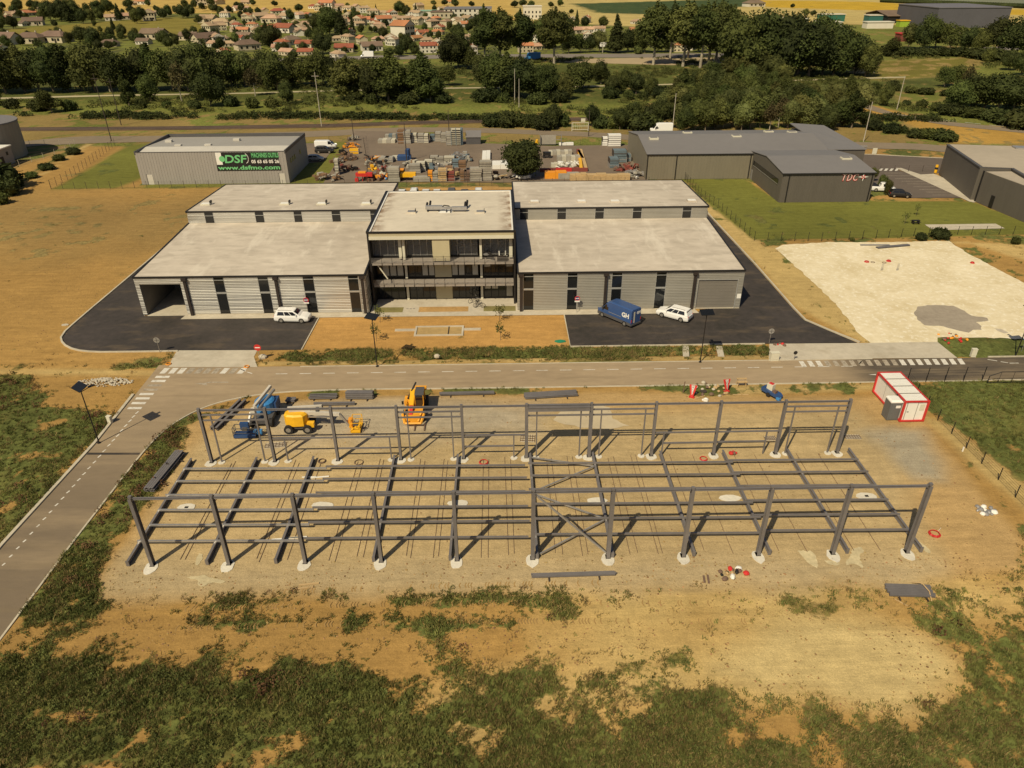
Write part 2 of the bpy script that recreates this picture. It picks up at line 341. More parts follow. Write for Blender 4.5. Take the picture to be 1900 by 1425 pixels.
# left green field
zone(W((-H,-H),(-43.4,-H),(-43.4,32.5),(-H,32.5)), SOIL, GRASS, 0.86, 1.0)
zone(Z38(0,640,[(220,215),(600,215),(1090,200),(1060,300),(880,470),(800,480),(560,460),(420,440),(330,400),(420,350),(280,310),(200,260)]), SOIL, GRASS, 0.18, 0.8)
zone(Z38(0,640,[(-900,165),(0,170),(600,175),(1130,180),(1100,215),(600,205),(0,210),(-900,215)]), SOILP, GRASS, 0.06, 0.6)
# left bare field
zone(W((-H,33.6),(-26,33.6),(-26,37),(-50.5,47),(-50.5,88),(-44,90),(-50,113.0),(-97,113.3),(-101,156),(-118,158),(-160,95),(-H,80)), SOIL, DRYG, 0.16, 0.8)
zone(W((-80,72),(-52,72),(-48,105),(-98,108),(-150,90),(-110,70)), (0.30,0.195,0.07), (0.22,0.17,0.065), 0.40, 9)
zone(Z38(0,640,[(960,110),(1060,70),(1230,60),(1200,110),(1100,165),(1020,150)]), SOIL, GRASS, 0.62, 0.8)
# ditch verge north of the road
zone(W((-31,32.9),(42,32.9),(41,36.5),(-28.5,36.5)), SOIL, GRASS, 0.80, 0.3)
zone(W((-31,32.9),(42,32.9),(42,33.9),(-31,33.9)), SOILP, DRYG, 0.45, 0.3)
zone(W((-26.8,36.8),(6.3,36.8),(6.3,47.6),(-26.8,47.6)), (0.48,0.27,0.085), DRYG, 0.08, 0.3)
# platform
zone(poly([(345,790),(470,745),(620,735),(1080,728),(1240,728),(1420,735),(1640,735),(1720,790),(1790,880),(1900,1000),(1900,1060),(1400,1085),(900,1092),(190,1103),(200,1060),(270,940),(330,850)]), (0.44,0.29,0.125), DRYG, 0.03, 0.6)
zone(poly([(300,940),(360,830),(440,770),(1600,760),(1680,850),(1690,930),(1755,1040),(1700,1085),(900,1092),(190,1103),(240,1020)]), PLAT, DRYG, 0.0, 1.2)
zone(poly([(190,1103),(235,1030),(420,1050),(1000,1040),(1440,1035),(1640,1030),(1745,1050),(1700,1082),(900,1090)]), (0.44,0.335,0.185), DRYG, 0.0, 1.2)
zone(poly([(1650,790),(1710,800),(1750,890),(1700,885),(1640,830),(1590,800)]), (0.37,0.315,0.22), DRYG, 0.0, 1.0)
zone(poly([(500,745),(800,740),(1000,745),(1000,800),(500,830)]), (0.41,0.34,0.235), DRYG, 0.0, 2.0)
zone(poly([(520,725),(1080,718),(1080,728),(700,735),(430,752)]), SOIL, GRASS, 0.62, 0.4)
zone(poly([(1240,716),(1420,714),(1640,712),(1640,722),(1420,730),(1280,732)]), SOILP, GRASS, 0.6, 0.4)
# green plot on the right
zone(W((43.6,-2),(H,-30),(H,27.1),(41,27.1),(43,18.5)), SOIL, GRASS, 0.92, 0.5)
zone(W((41.5,20),(43.6,18),(45.5,4),(50,-6),(60,-16),(47,-10),(43,0)), SOILP, DRYG, 0.22, 0.5)
zone(W((54,24),(H,24),(H,8),(58,8)), DRYG, GRASS, 0.6, 0.6)
zone(W((59.5,23.3),(H,23.3),(H,12.5),(65.5,12.5)), (0.30,0.21,0.12), GRASS, 0.02, 0.2)
# between right drive and white plot
zone(W((37,92),(38.3,60),(38.3,48),(43,36.8),(46.5,36.5),(45,52),(45,75),(39,113)), SOILP, GRASS, 0.30, 0.5)
zone(W((38.0,113),(39.2,92),(42.2,74),(45,72.5),(46,80),(41.5,113)), DRYG, GRASS, 0.7, 0.5)
# around the white plot
zone(W((42,72.2),(77,73),(84,68),(200,40),(200,80),(90,90),(77,77.2),(42.5,75.6)), SOIL, GRASS, 0.60, 0.8)
zone(W((66,73.6),(77,73.5),(80,66),(90,50),(200,30),(200,60),(88,72)), SOILP, DRYG, 0.18, 0.7)
zone(Z38(1400,320,[(1300,1150),(1900,1165),(2300,1160),(2300,1310),(1560,1300),(1420,1240)]), SOIL, GRASS, 0.85, 0.3)
# lawn
zone(W((41.2,75.8),(62,75.8),(90,77),(94,83),(91.5,97.5),(81,97.8),(72,98.5),(71,103),(53,103),(52,116.3),(38.5,116.3),(38.7,100)), LAWN, GRASS, 0.22, 0.3)
zone(W((36,112),(38.5,113),(52,116.5),(30,117),(30,113)), LAWN, GRASS, 0.5, 0.3)
# plot of the pale grey building
zone(W((-97.5,113.4),(-38,113.4),(-29,118),(-36.5,160),(-101,160)), LAWN, GRASS, 0.3, 0.5)
zone(W((-84,114),(-79.5,114),(-79.5,124),(-82,124)), SOIL, GRASS, 0.3, 1.0)
zone(W((-26,112),(40,112),(36,117),(-27,117)), DRYG, GRASS, 0.55, 0.5)
zone(W((-22,86),(1,86),(1,111.8),(-22,111.8)), (0.46,0.27,0.10), DRYG, 0.1, 0.5)
# silo plot, path
zone(W((-200,100),(-124,100),(-118,122),(-113,158),(-131,158),(-200,158)), (0.25,0.17,0.07), GRASS, 0.55, 1.5)
zone(ZP(0,200,7.917,[(100,1240),(450,1090),(1270,510),(1370,520),(900,800),(500,1080),(330,1180)]), SOILP, DRYG, 0.12, 0.3)
zone(ZP(0,200,7.917,[(-300,1500),(120,1180),(600,850),(1150,520),(1250,520),(700,860),(240,1160),(100,1240),(-200,1400)]), DRYG, FORESTG, 0.95, 0.4)
# rail and meadow belt
zone(W((-500,158),(-30,160),(100,150),(160,134),(160,170),(40,190),(-80,205),(-500,214)), DRYG, MEADOW, 0.45, 2)
zone(W((-500,214),(-80,205),(60,200),(130,196),(150,250),(30,262),(-500,290)), DRYG, MEADOW, 0.88, 3)
zone(W((-500,250),(150,215),(200,300),(60,330),(-500,360)), DRYG, FORESTG, 0.92, 6)
# right slopes
zone(ZP(1540,0,5.278,[(250,1060),(310,1000),(1000,1180),(1900,1270),(2600,1330),(2600,1440),(1900,1420),(1240,1400),(700,1190),(400,1110)]), (0.42,0.25,0.06), DRYG, 0.35, 1)
zone(ZP(1540,0,5.278,[(600,910),(1150,870),(1100,980),(700,1010)]), MEADOW, DRYG, 0.5, 2)
zone(ZP(1540,0,5.278,[(300,760),(480,600),(1500,560),(1500,620),(1100,740),(500,790)]), (0.16,0.14,0.03), DRYG, 0.5, 3)
# town and open fields far away
zone(W((-900,372),(190,372),(150,700),(-900,900)), TOWN, MEADOW, 0.7, 4)
zone(ZP(0,0,5.9375,[(-600,370),(0,340),(180,310),(760,270),(1200,235),(1900,190),(2200,200),(2500,290),(2100,370),(1500,420),(1150,400),(900,390),(0,390),(-600,420)]), (0.22,0.18,0.04), LAWN, 0.3, 4)
zone(W((-3000,830),(-100,800),(-20,700),(25,640),(25,4500),(-3000,4500)), WHEAT, DRYG, 0.1, 6)
zone(poly([(1000,30),(1100,20),(1180,30),(1060,33),(1010,36)]), (0.22,0.19,0.05), DRYG, 0.1, 6)
zone(W((20,640),(120,560),(140,600),(400,560),(900,430),(3000,0),(3000,4500),(25,4500)), (0.48,0.37,0.14), DRYG, 0.12, 6)
zone(poly([(1060,7),(1400,-3),(1430,8),(1215,27),(1110,24)]), DKFIELD, DKFIELD, 0.5, 5)
zone(poly([(1390,0.5),(1600,3),(1900,18),(2300,38),(2300,56),(1900,28),(1640,20),(1440,14),(1390,9)]), GOLD, DRYG, 0.04, 4)
zone(poly([(1560,-4),(1720,3),(1900,12.5),(2400,38),(2400,-30),(1500,-30)]), GREYF, GREYF, 0.5, 4)
ca = np.zeros((px_.size, 3)); cb = np.zeros((px_.size, 3)); vg = np.zeros(px_.size)
wob = (fbm(px_, py_, 6, 3)-0.5)
for pts, a, b, v, soft in zones:
    P = np.array(pts); m = soft*3+2
    sel = (px_ > P[:,0].min()-m) & (px_ < P[:,0].max()+m) & (py_ > P[:,1].min()-m) & (py_ < P[:,1].max()+m)
    if not sel.any(): continue
    idx = np.nonzero(sel)[0]; d = sdist(pts, px_[idx], py_[idx]) + wob[idx]*soft*2.0
    w = np.clip(d/soft*0.5+0.5, 0, 1)
    ca[idx] = ca[idx]*(1-w[:,None]) + np.array(a)*w[:,None]; cb[idx] = cb[idx]*(1-w[:,None]) + np.array(b)*w[:,None]; vg[idx] = vg[idx]*(1-w)+v*w
def patchy(X, Y): return (fbm(X, Y, 6.6, 1)-.5)*1.1+(fbm(X, Y, 1.9, 6, 3)-.5)*1.1
def cover_of(v, X, Y): return np.clip((v+patchy(X, Y)-.42)/.36, 0, 1)
def veg_at(X, Y):
    ix = np.clip(np.searchsorted(gx, X)-1, 0, len(gx)-1); iy = np.clip(np.searchsorted(gy, Y)-1, 0, len(gy)-1)
    return vg[iy*len(gx)+ix]
def grid_mesh(name, gx, gy, z):
    nx, ny = len(gx), len(gy); X, Y = np.meshgrid(gx, gy); co = np.stack([X.ravel(), Y.ravel(), z], 1).astype(np.float32)
    i = np.arange((nx-1)*(ny-1)); r = i//(nx-1); c = i % (nx-1); a = r*nx+c
    q = np.stack([a, a+1, a+nx+1, a+nx], 1).astype(np.int32)
    me = bpy.data.meshes.new(name); me.vertices.add(len(co)); me.vertices.foreach_set('co', co.ravel())
    me.loops.add(q.size); me.loops.foreach_set('vertex_index', q.ravel()); me.polygons.add(len(q))
    me.polygons.foreach_set('loop_start', np.arange(0, q.size, 4, dtype=np.int32)); me.polygons.foreach_set('loop_total', np.full(len(q), 4, np.int32))
    me.update(calc_edges=True); return me
relief = np.where(vg > 0.45, -0.06 + (fbm(px_, py_, 2.5, 9)-0.5)*0.12, -0.02*np.ones_like(vg))
# shallow ditch north of the road
dt = np.exp(-((py_-34.9)/0.7)**2)*((px_ > -27.5) & (px_ < 40)); relief = relief - 0.45*dt
gme = grid_mesh("ground", gx, gy, relief*(np.hypot(px_, py_) < 400))
for nm, arr in (("ca", ca), ("cb", cb)):
    at = gme.attributes.new(nm, 'FLOAT_COLOR', 'POINT'); at.data.foreach_set('color', np.concatenate([arr, np.ones((len(arr), 1))], 1).astype(np.float32).ravel())
at = gme.attributes.new("veg", 'FLOAT', 'POINT'); at.data.foreach_set('value', cover_of(vg, px_, py_).astype(np.float32))
def ground_mat():
    m = bpy.data.materials.new("earth_and_grass"); m.use_nodes = True; N = m.node_tree.nodes; L = m.node_tree.links; b = N["Principled BSDF"]
    b.inputs["Roughness"].default_value = 0.95; b.inputs["Specular IOR Level"].default_value = 0.1
    A = {}
    for n in ("ca", "cb", "veg"):
        a = N.new("ShaderNodeAttribute"); a.attribute_name = n; A[n] = a
    geo = N.new("ShaderNodeNewGeometry")
    def nz(s, d=6, rg=0.6, st=None):
        n = N.new("ShaderNodeTexNoise"); n.inputs["Scale"].default_value = s; n.inputs["Detail"].default_value = d; n.inputs["Roughness"].default_value = rg
        v = geo.outputs["Position"]
        if st:
            mp = N.new("ShaderNodeMapping"); mp.inputs["Scale"].default_value = st; L.new(v, mp.inputs[0]); v = mp.outputs[0]
        L.new(v, n.inputs["Vector"]); return n.outputs[0]
    def math_(op, a, b2):
        n = N.new("ShaderNodeMath"); n.operation = op
        for i, v in enumerate((a, b2)):
            if isinstance(v, (int, float)): n.inputs[i].default_value = v
            else: L.new(v, n.inputs[i])
        return n.outputs[0]
    def rng_(v, a, b2, c, d):
        n = N.new("ShaderNodeMapRange"); L.new(v, n.inputs[0])
        for i, q in enumerate((a, b2, c, d)): n.inputs[i+1].default_value = q
        return n.outputs[0]
    patch = nz(0.30, 8, 0.65); fine = nz(2.6, 5, 0.7); streak = nz(0.8, 5, 0.6, (0.25, 1.6, 1)); big = nz(0.045, 4, 0.55); mid = nz(0.9, 5, 0.65)
    s = math_('ADD', math_('MULTIPLY', math_('SUBTRACT', patch, 0.5), 0.5), math_('MULTIPLY', math_('SUBTRACT', fine, 0.5), 1.3))
    s = math_('ADD', s, A["veg"].outputs["Fac"])
    fac = rng_(s, 0.36, 0.62, 0, 1)
    # soil: pale and dark mottling, wheel streaks
    def mul(c, f):
        mx = N.new("ShaderNodeMix"); mx.data_type = 'RGBA'; mx.blend_type = 'MULTIPLY'; mx.inputs[0].default_value = 1; L.new(c, mx.inputs[6])
        cb_ = N.new("ShaderNodeCombineColor")
        for i in range(3): L.new(f, cb_.inputs[i])
        L.new(cb_.outputs[0], mx.inputs[7]); return mx.outputs[2]
    soil = mul(A["ca"].outputs["Color"], rng_(big, 0.3, 0.7, 0.84, 1.16)); soil = mul(soil, rng_(streak, 0.3, 0.7, 0.88, 1.10)); soil = mul(soil, rng_(mid, 0.3, 0.7, 0.88, 1.12)); soil = mul(soil, rng_(nz(9, 4, .7), 0.3, 0.7, 0.82, 1.15)); soil = mul(soil, rng_(nz(28, 2, .7), 0.35, 0.65, 0.86, 1.12)); soil = mul(soil, rng_(nz(1.7, 6, .75, (.12, 2.2, 1)), 0.32, 0.68, 0.90, 1.08))
    grass = mul(A["cb"].outputs["Color"], rng_(mid, 0.3, 0.7, 0.65, 1.35)); grass = mul(grass, rng_(big, 0.3, 0.7, 0.8, 1.25)); grass = mul(grass, rng_(fine, 0.3, 0.7, 0.6, 1.4))
    dry = N.new("ShaderNodeMix"); dry.data_type = 'RGBA'; L.new(rng_(nz(0.14, 6, .65), 0.52, 0.68, 0, 0.45), dry.inputs[0]); L.new(grass, dry.inputs[6]); dry.inputs[7].default_value = (0.24, 0.17, 0.055, 1)
    mx = N.new("ShaderNodeMix"); mx.data_type = 'RGBA'; L.new(fac, mx.inputs[0]); L.new(soil, mx.inputs[6]); L.new(dry.outputs[2], mx.inputs[7]); L.new(mx.outputs[2], b.inputs["Base Color"])
    bp = N.new("ShaderNodeBump"); bp.inputs["Distance"].default_value = 0.09; bp.inputs["Strength"].default_value = 0.8; L.new(math_('ADD', fine, math_('MULTIPLY', fac, 0.6)), bp.inputs["Height"]); L.new(bp.outputs[0], b.inputs["Normal"])
    return m
M['ground'] = ground_mat(); gme.materials.append(M['ground'])
tag(obj("ground", gme), kind='structure')
# pale sky comes from the world; the ground runs to the horizon

# ------------------------------------------------------------ roads, drives, kerbs, painted marks
def sheet(name, pts, z, m, kind='structure', parent=None):
    mb = MB(); n = len(pts); A = sum(pts[i][0]*pts[(i+1) % n][1]-pts[(i+1) % n][0]*pts[i][1] for i in range(n))
    if A < 0: pts = pts[::-1]
    mb.add([(x, y, z) for x, y in pts], [tuple(range(n))])
    o = mb.build(name, m, parent)
    if kind: tag(o, kind=kind)
    return o
def ragged(pts, amp, step, seed=1, closed=True):
    out = []; n = len(pts); r = random.Random(seed)
    for i in range(n if closed else n-1):
        a = np.array(pts[i]); b = np.array(pts[(i+1) % n]); L_ = np.linalg.norm(b-a); k = max(1, int(L_/step)); nn = np.array([-(b-a)[1], (b-a)[0]])/(L_+1e-9)
        for j in range(k): out.append(tuple(a+(b-a)*j/k + (nn*r.uniform(-amp, amp) if j else 0)))
    if not closed: out.append(tuple(pts[-1]))
    return out
def smooth_line(pts, it=2):
    for _ in range(it):
        q = [pts[0]]
        for a, b in zip(pts[:-1], pts[1:]):
            q.append((a[0]*.75+b[0]*.25, a[1]*.75+b[1]*.25)); q.append((a[0]*.25+b[0]*.75, a[1]*.25+b[1]*.75))
        q.append(pts[-1]); pts = q
    return pts
west = [(-43.2, -45), (-43.2, -3), (-43.2, 2.6), (-42.6, 17), (-42.9, 33.0)]
east = smooth_line([(-38.0, -45), (-37.9, 0), (-37.6, 10), (-37.4, 16.5), (-36.6, 20.5), (-34.4, 23.9), (-31.0, 25.8), (-26.5, 26.8), (-20, 27.1), (-10, 27.0)])
south = east + [(5.5, 26.95), (60, 27.15), (170, 27.5)]
road_o = sheet("road", [(-43.2,-45),(-43.2,2.6),(-42.6,17),(-42.9,33.3),(-32.8,32.6),(-20,32.45),(60,32.35),(170,32.2)] + south[::-1], 0.004, None)
def road_mat():
    m = mat('worn_asphalt', (0.345, 0.258, 0.162), 0.9, 0.14, 1.2, bump=0.012, bscale=12, stretch=(.5, 1.2, 1), spec=0.25)
    N = m.node_tree.nodes; L = m.node_tree.links; b = N["Principled BSDF"]; src = b.inputs["Base Color"].links[0].from_socket
    geo = N.new("ShaderNodeNewGeometry"); sep = N.new("ShaderNodeSeparateXYZ"); L.new(geo.outputs["Position"], sep.inputs[0])
    r = N.new("ShaderNodeMapRange"); r.inputs[1].default_value = 36; r.inputs[2].default_value = 41; L.new(sep.outputs[0], r.inputs[0])
    r2 = N.new("ShaderNodeMapRange"); r2.inputs[1].default_value = 27; r2.inputs[2].default_value = 8; r2.inputs[3].default_value = 0; r2.inputs[4].default_value = 0.62; L.new(sep.outputs[1], r2.inputs[0])
    ax = N.new("ShaderNodeMath"); ax.operation = 'MAXIMUM'; L.new(r.outputs[0], ax.inputs[0]); L.new(r2.outputs[0], ax.inputs[1])
    # newer dark surface east of x=38, cleaner surface to the south-west
    mx = N.new("ShaderNodeMix"); mx.data_type = 'RGBA'; L.new(ax.outputs[0], mx.inputs[0]); L.new(src, mx.inputs[6]); mx.inputs[7].default_value = (0.095, 0.076, 0.057, 1)
    L.new(mx.outputs[2], b.inputs["Base Color"]); return m
M['road'] = road_mat(); road_o.data.materials.clear(); road_o.data.materials.append(M['road'])
dusty(M['road'], (0.40,0.30,0.18), .5, .7, .7, .12, (.25,1.2,1)); dusty(M['road'], (0.22,0.165,0.10), .54, .70, .6, .5, (.12,1.5,1))
def strip(name, line, w, z0, z1, m, label=None, kind='structure'):
    mb = MB()
    P = [np.array(p) for p in line]; L_, R_ = [], []
    for i, p in enumerate(P):
        d = (P[min(i+1, len(P)-1)] - P[max(i-1, 0)]); d = d/np.linalg.norm(d); n = np.array([-d[1], d[0]]); L_.append(p+n*w/2); R_.append(p-n*w/2)
    for i in range(len(P)-1):
        q = [L_[i], R_[i], R_[i+1], L_[i+1]]; mb.add([(*v, z0) for v in q]+[(*v, z1) for v in q], [(4,5,6,7),(0,1,5,4),(2,3,7,6),(1,2,6,5),(3,0,4,7)])
    return tag(mb.build(name, m), kind=kind)
strip("road_kerb", [(-43.35,-45),(-43.35,2.6),(-42.75,17),(-43.0,26.5)], 0.3, -0.1, 0.12, M['kerb'])
strip("road_edge", [(x-0.0, y) for x, y in [(p[0]+.1, p[1]-.1) for p in south[:-1]]], 0.16, -0.1, 0.03, M['kerb'])
strip("road_edge", [(-26,32.45),(42,32.42)], 0.14, -0.1, 0.05, M['kerb'])
strip("road_edge", [(56,32.5),(120,32.4)], 0.18, -0.1, 0.10, M['kerb'])
# dark drives round the main building
left_out = smooth_line([(-58.9,92),(-58.9,62),(-58.95,46.5),(-58.8,41.6),(-57.3,39.2),(-55,37.5),(-52.3,36.85),(-49,36.8),(-42,36.8)], 1)
sheet("drive", left_out + [(-32.2,36.8),(-26.9,36.8),(-26.7,46.1),(-44.8,46.1),(-44.8,47.3),(-50.6,47.45),(-50.6,92)], 0.008, M['asph_new'])
strip("drive_kerb", left_out, 0.22, -0.1, 0.12, M['kerb'])
strip("drive_kerb", [(-26.85,36.8),(-26.7,46.0)], 0.14, -0.1, 0.08, M['kerb'])
sheet("drive", [(6.3,46.05),(6.3,36.75),(29.3,36.8),(42.1,36.7),(39.9,40.2),(37.9,43.5),(37.75,47.2),(37.7,64),(37.1,92),(30.5,92),(30.5,47.4),(25,47.3),(24.5,46.05)], 0.008, M['asph_new'])
strip("drive_kerb", [(6.3,46.05),(6.3,36.7),(29.3,36.75),(30.5,36.75)], 0.15, -0.1, 0.08, M['kerb'])
strip("drive_kerb", [(42.4,36.8),(40.1,40.2),(38.1,43.5),(37.95,47.2),(37.9,64),(37.3,92)], 0.22, -0.1, 0.12, M['kerb'])
# pavements in front of the building
sheet("pavement", [(-45.0,47.5),(-45.2,46.15),(-26.7,46.15),(-19.8,46.15),(0.2,46.05),(24.6,46.05),(24.3,47.5),(0.1,47.5),(0.1,52),(-20,52),(-20,47.5)], 0.03, M['concrete'])
for bx0, bx1, c in ((-19.4,-15.65,0),(-13.5,-6.7,1),(-4.6,-0.2,0)):
    sheet("planting_bed", [(bx0,47.5),(bx1,47.5),(bx1,49.15),(bx0,49.2)], 0.04, mat('bed_soil', (0.42,0.25,0.09) if c else (0.20,0.17,0.06), 0.95, .25, 4))
# concrete crossings
conc_l = Z38(0,320,[(1250,1255),(1815,1253),(1790,1300),(1815,1372),(1190,1372),(1215,1310)])
sheet("crossing_slab", conc_l, 0.012, M['concrete'])
conc_r = Z38(1400,320,[(105,1208),(735,1203),(1290,1195),(1430,1308),(800,1312),(100,1330)])
sheet("crossing_slab", conc_r, 0.012, M['concrete'])
# white gravel plot
def mm(name, c1, c2, sc, rough=.95, bump=.03):
    return mat(name, c1, rough, 0.10, sc, bump=bump, col2=c2, bscale=sc*4)
M['whiteg'] = mm('white_gravel', (0.70, 0.585, 0.365), (0.79, 0.69, 0.49), 1.3)
wg = Z38(1400,320,[(145,535),(200,510),(500,492),(900,492),(1370,483),(1420,520),(1560,600),(1750,700),(1990,830),(2300,960),(2300,1180),(1500,1165),(1290,1165),(1290,1195),(820,1203),(740,1140),(600,960),(420,780),(240,620)])
sheet("gravel_plot", ragged(wg, 0.18, 0.8, 3), 0.010, M['whiteg'])
dusty(M['whiteg'], (0.58,0.47,0.27), .50, .66, .7, .22, (1,1,1)); dusty(M['whiteg'], (0.86,0.80,0.66), .54, .62, .6, 1.4, (1,1,1))
gp = Z38(1400,320,[(1125,985),(1150,945),(1220,935),(1400,940),(1480,975),(1530,1010),(1640,1025),(1650,1045),(1560,1055),(1600,1085),(1600,1110),(1540,1110),(1510,1130),(1400,1105),(1330,1085),(1200,1078),(1150,1040)])
sheet("gravel_patch", ragged(gp, 0.12, 0.5, 4), 0.014, mm('grey_gravel', (0.30,0.25,0.19), (0.38,0.32,0.245), 2.0))
sheet("gravel_patch", ragged(Z38(1400,320,[(1690,1100),(1740,1105),(1790,1130),(1760,1135),(1710,1115)]), .06, .3, 5), 0.014, mm('grey_gravel', (0.45,0.39,0.30), (0.52,0.45,0.35), 2.0))
sheet("concrete_slab", Z38(1400,320,[(1200,368),(1700,362),(1765,395),(1260,408)]), 0.03, M['concrete'])
# painted marks
def stripes(pxs, m):
    mb = MB()
    for q in pxs:
        q = [(float(a[0]), float(a[1])) for a in q]; mb.add([(x, y, 0.009) for x, y in q], [(0,1,2,3)])
    return mb
def dash(p, q, w=0.12):
    p = np.array(p); q = np.array(q); d = (q-p)/np.linalg.norm(q-p); n = np.array([-d[1], d[0]])*w/2; return [p-n, q-n, q+n, p+n]
def mark(name, quad, m, z=0.010):
    if sum(quad[i][0]*quad[(i+1) % 4][1]-quad[(i+1) % 4][0]*quad[i][1] for i in range(4)) < 0: quad = quad[::-1]
    mb = MB(); mb.add([(float(x), float(y), z) for x, y in quad], [(0,1,2,3)]); return tag(mb.build(name, m), kind='structure')
for i in range(10):      # zebra at the left crossing slab, running along x
    x0 = 1125+i*60.5; mark("road_stripe", Z38(0,640,[(x0+35,163),(x0+75,163),(x0+38,202),(x0-2,202)]), M['paint'] if i in (0,1,2,7,9) else M['paint_worn'])
for i, yy in enumerate((218,247,278,308,339,370,403,438)):
    xa = 1095-i*28; mark("road_stripe", Z38(0,640,[(xa+8,yy),(xa+105,yy),(xa+95,yy+15),(xa-4,yy+15)]), M['paint'] if i in (0,1,4,5,6,7) else M['paint_worn'])
for i in range(20):
    x0 = 310+i*58.8; yy = 1330-i*0.9; mark("road_stripe", Z38(1400,320,[(x0,yy),(x0+32,yy),(x0+60,yy+40),(x0+25,yy+40)]), M['paint'] if i < 3 or i > 11 else M['paint_worn'])
for k, (x, y) in enumerate([(965,478),(940,506),(915,537),(885,570),(857,603),(828,640),(798,673),(767,708),(733,748),(700,786),(665,827),(627,868),(592,909),(555,951),(518,995),(479,1038),(440,1082),(398,1128),(355,1178),(312,1226),(267,1277),(220,1329),(172,1383),(125,1432),(75,1490),(25,1548)]):
    mark("road_dash", dash(Z38(0,640,[(x-10,y+8)])[0], Z38(0,640,[(x+12,y-10)])[0], 0.14), M['paint'])
for k in range(26):
    x = -31.2 + k*2.75
    if 39 > x > -31: mark("road_dash", dash((x, 30.75-0.002*k), (x+1.35, 30.75-.002*k), 0.12), M['paint'])
for k in range(8): mark("road_dash", dash((57.6+k*2.0, 30.9), (58.7+k*2.0, 30.9), 0.13), M['paint'])
for a, b in (((-32.9,32.0),(-32.1,31.5)),((-31.9,31.3),(-31.2,30.9)),((55.6,31.9),(56.5,31.5)),((56.8,31.3),(57.5,31.0)),((39.9,31.2),(40.5,31.9))): mark("road_dash", dash(a, b, 0.13), M['paint'])
ar = Z38(0,640,[(1375,272),(1440,268),(1480,260),(1610,260),(1610,266),(1490,266),(1455,272),(1462,286)])
mb = MB(); mb.add([(x, y, 0.010) for x, y in ar], [(0,7,6,1),(1,6,5,2),(2,5,4,3)]); tag(mb.build("road_arrow", M['paint_worn']), kind='structure')
tag(MB().add([(x, y, 0.010) for x, y in ZP(1560,660,5.588,[(290,197),(365,190),(365,202)])], [(0,2,1)]).build("road_arrow", M['paint']), kind='structure')
sheet("road_patch", [(-42.6,15.15),(-37.5,15.0),(-37.5,15.35),(-42.6,15.5)], 0.0075, M['asph_new'])
# roads and yards behind
M['road_b'] = mat('back_road', (0.22, 0.17, 0.115), 0.9, 0.12, 0.5)
M['yard'] = mat('yard_asphalt', (0.185, 0.14, 0.10), 0.9, 0.14, 0.4)
br = poly([(-200,285),(0,270),(50,261),(160,252),(240,253),(360,251),(450,247),(600,243),(720,236),(900,237),(1000,242),(1100,245),(1190,252),(1300,258),(1560,262),(1600,264),(1700,266),(1760,271),(1900,276),(2100,300)])
br2 = poly([(2100,318),(1900,292),(1760,283),(1700,277),(1600,276),(1560,276),(1300,272),(1190,262),(1100,254),(1000,250),(900,246),(720,245),(600,254),(450,257),(360,262),(240,264),(160,266),(50,271),(0,282),(-200,300)])
sheet("road", smooth_line(br,1) + smooth_line(br2,1), 0.02, M['road_b'])
yard_p = Z38(450,0,[(790,925),(970,925),(1460,960),(1690,1010),(2180,1030),(2840,1020),(2860,1010),(2860,1290),(1100,1285),(570,1290),(640,1180),(740,1010)])
sheet("yard", yard_p, 0.028, M['yard'])
sheet("car_park", ZP(1560,240,5.588,[(130,258),(330,255),(1060,300),(1140,430),(1000,455),(820,470),(600,405),(560,405),(1300,710),(720,712),(300,570),(290,440),(130,300)]), 0.030, mat('car_park_asphalt', (0.125,0.098,0.077), .9, .12, .5))
sheet("pavement", ZP(1560,240,5.588,[(570,402),(625,402),(830,470),(960,462),(1010,480),(1370,640),(1345,710),(1420,745),(1380,760),(1330,750)]), 0.05, M['concrete'])
for k,(x0,y0,x1) in enumerate([(450,455,640),(490,482,740),(560,512,800),(630,540,880),(690,567,920),(750,596,980),(815,625,1050),(880,652,1120),(950,682,1180)]):
    mark("parking_line", dash(*ZP(1560,240,5.588,[(x0,y0),(x1,y0)]), 0.14), M['paint_worn'], 0.036)
for k in range(4): mark("road_stripe", ZP(1560,240,5.588,[(410+k*55,408),(440+k*55,408),(418+k*55,432),(392+k*55,432)]), M['paint'], 0.036)
strip("kerb_line", ZP(1560,240,5.588,[(130,258),(330,262),(1060,300)]), 0.25, 0, .12, M['kerb'])
sheet("yard", Z38(450,0,[(430,1010),(640,1010),(640,1050),(570,1140),(460,1150),(440,1060)]), 0.024, M['yard'])
# embanked road on the right, canal path, main road
er = poly([(1588,197),(1600,190),(1660,210),(1760,226),(1900,240),(2100,262)]); er2 = poly([(2100,272),(1900,247),(1760,233),(1655,216),(1600,200)])
sheet("road", er+er2, 0.03, M['road_b'])
for a in range(5): mark("road_dash", dash(*poly([(1700+a*45,217.5+a*4.9),(1730+a*45,221+a*4.6)]), 0.35), M['paint'], 0.04)
sheet("towpath", poly([(-100,186),(0,181),(200,176),(450,172),(620,167),(800,163),(1000,160.5),(1200,157),(1400,150),(1600,144),(1680,142)])+poly([(1680,144.5),(1600,146.5),(1400,152),(1200,159),(1000,162.5),(800,165),(620,169.5),(450,174),(200,178.5),(0,184),(-100,189)]), 0.02, mat('pale_path', (0.42,0.36,0.22), .95, .1, .3))
sheet("main_road", poly([(-200,128),(300,112),(540,108),(700,103),(900,101),(1100,100),(1400,98.5),(1600,96),(1900,85),(2200,70)])+poly([(2200,74),(1900,92),(1600,102),(1400,107),(1100,107),(900,107),(700,111),(540,115),(300,120),(-200,136)]), 0.03, mat('far_asphalt', (0.21,0.18,0.15), .9, .1, .2))
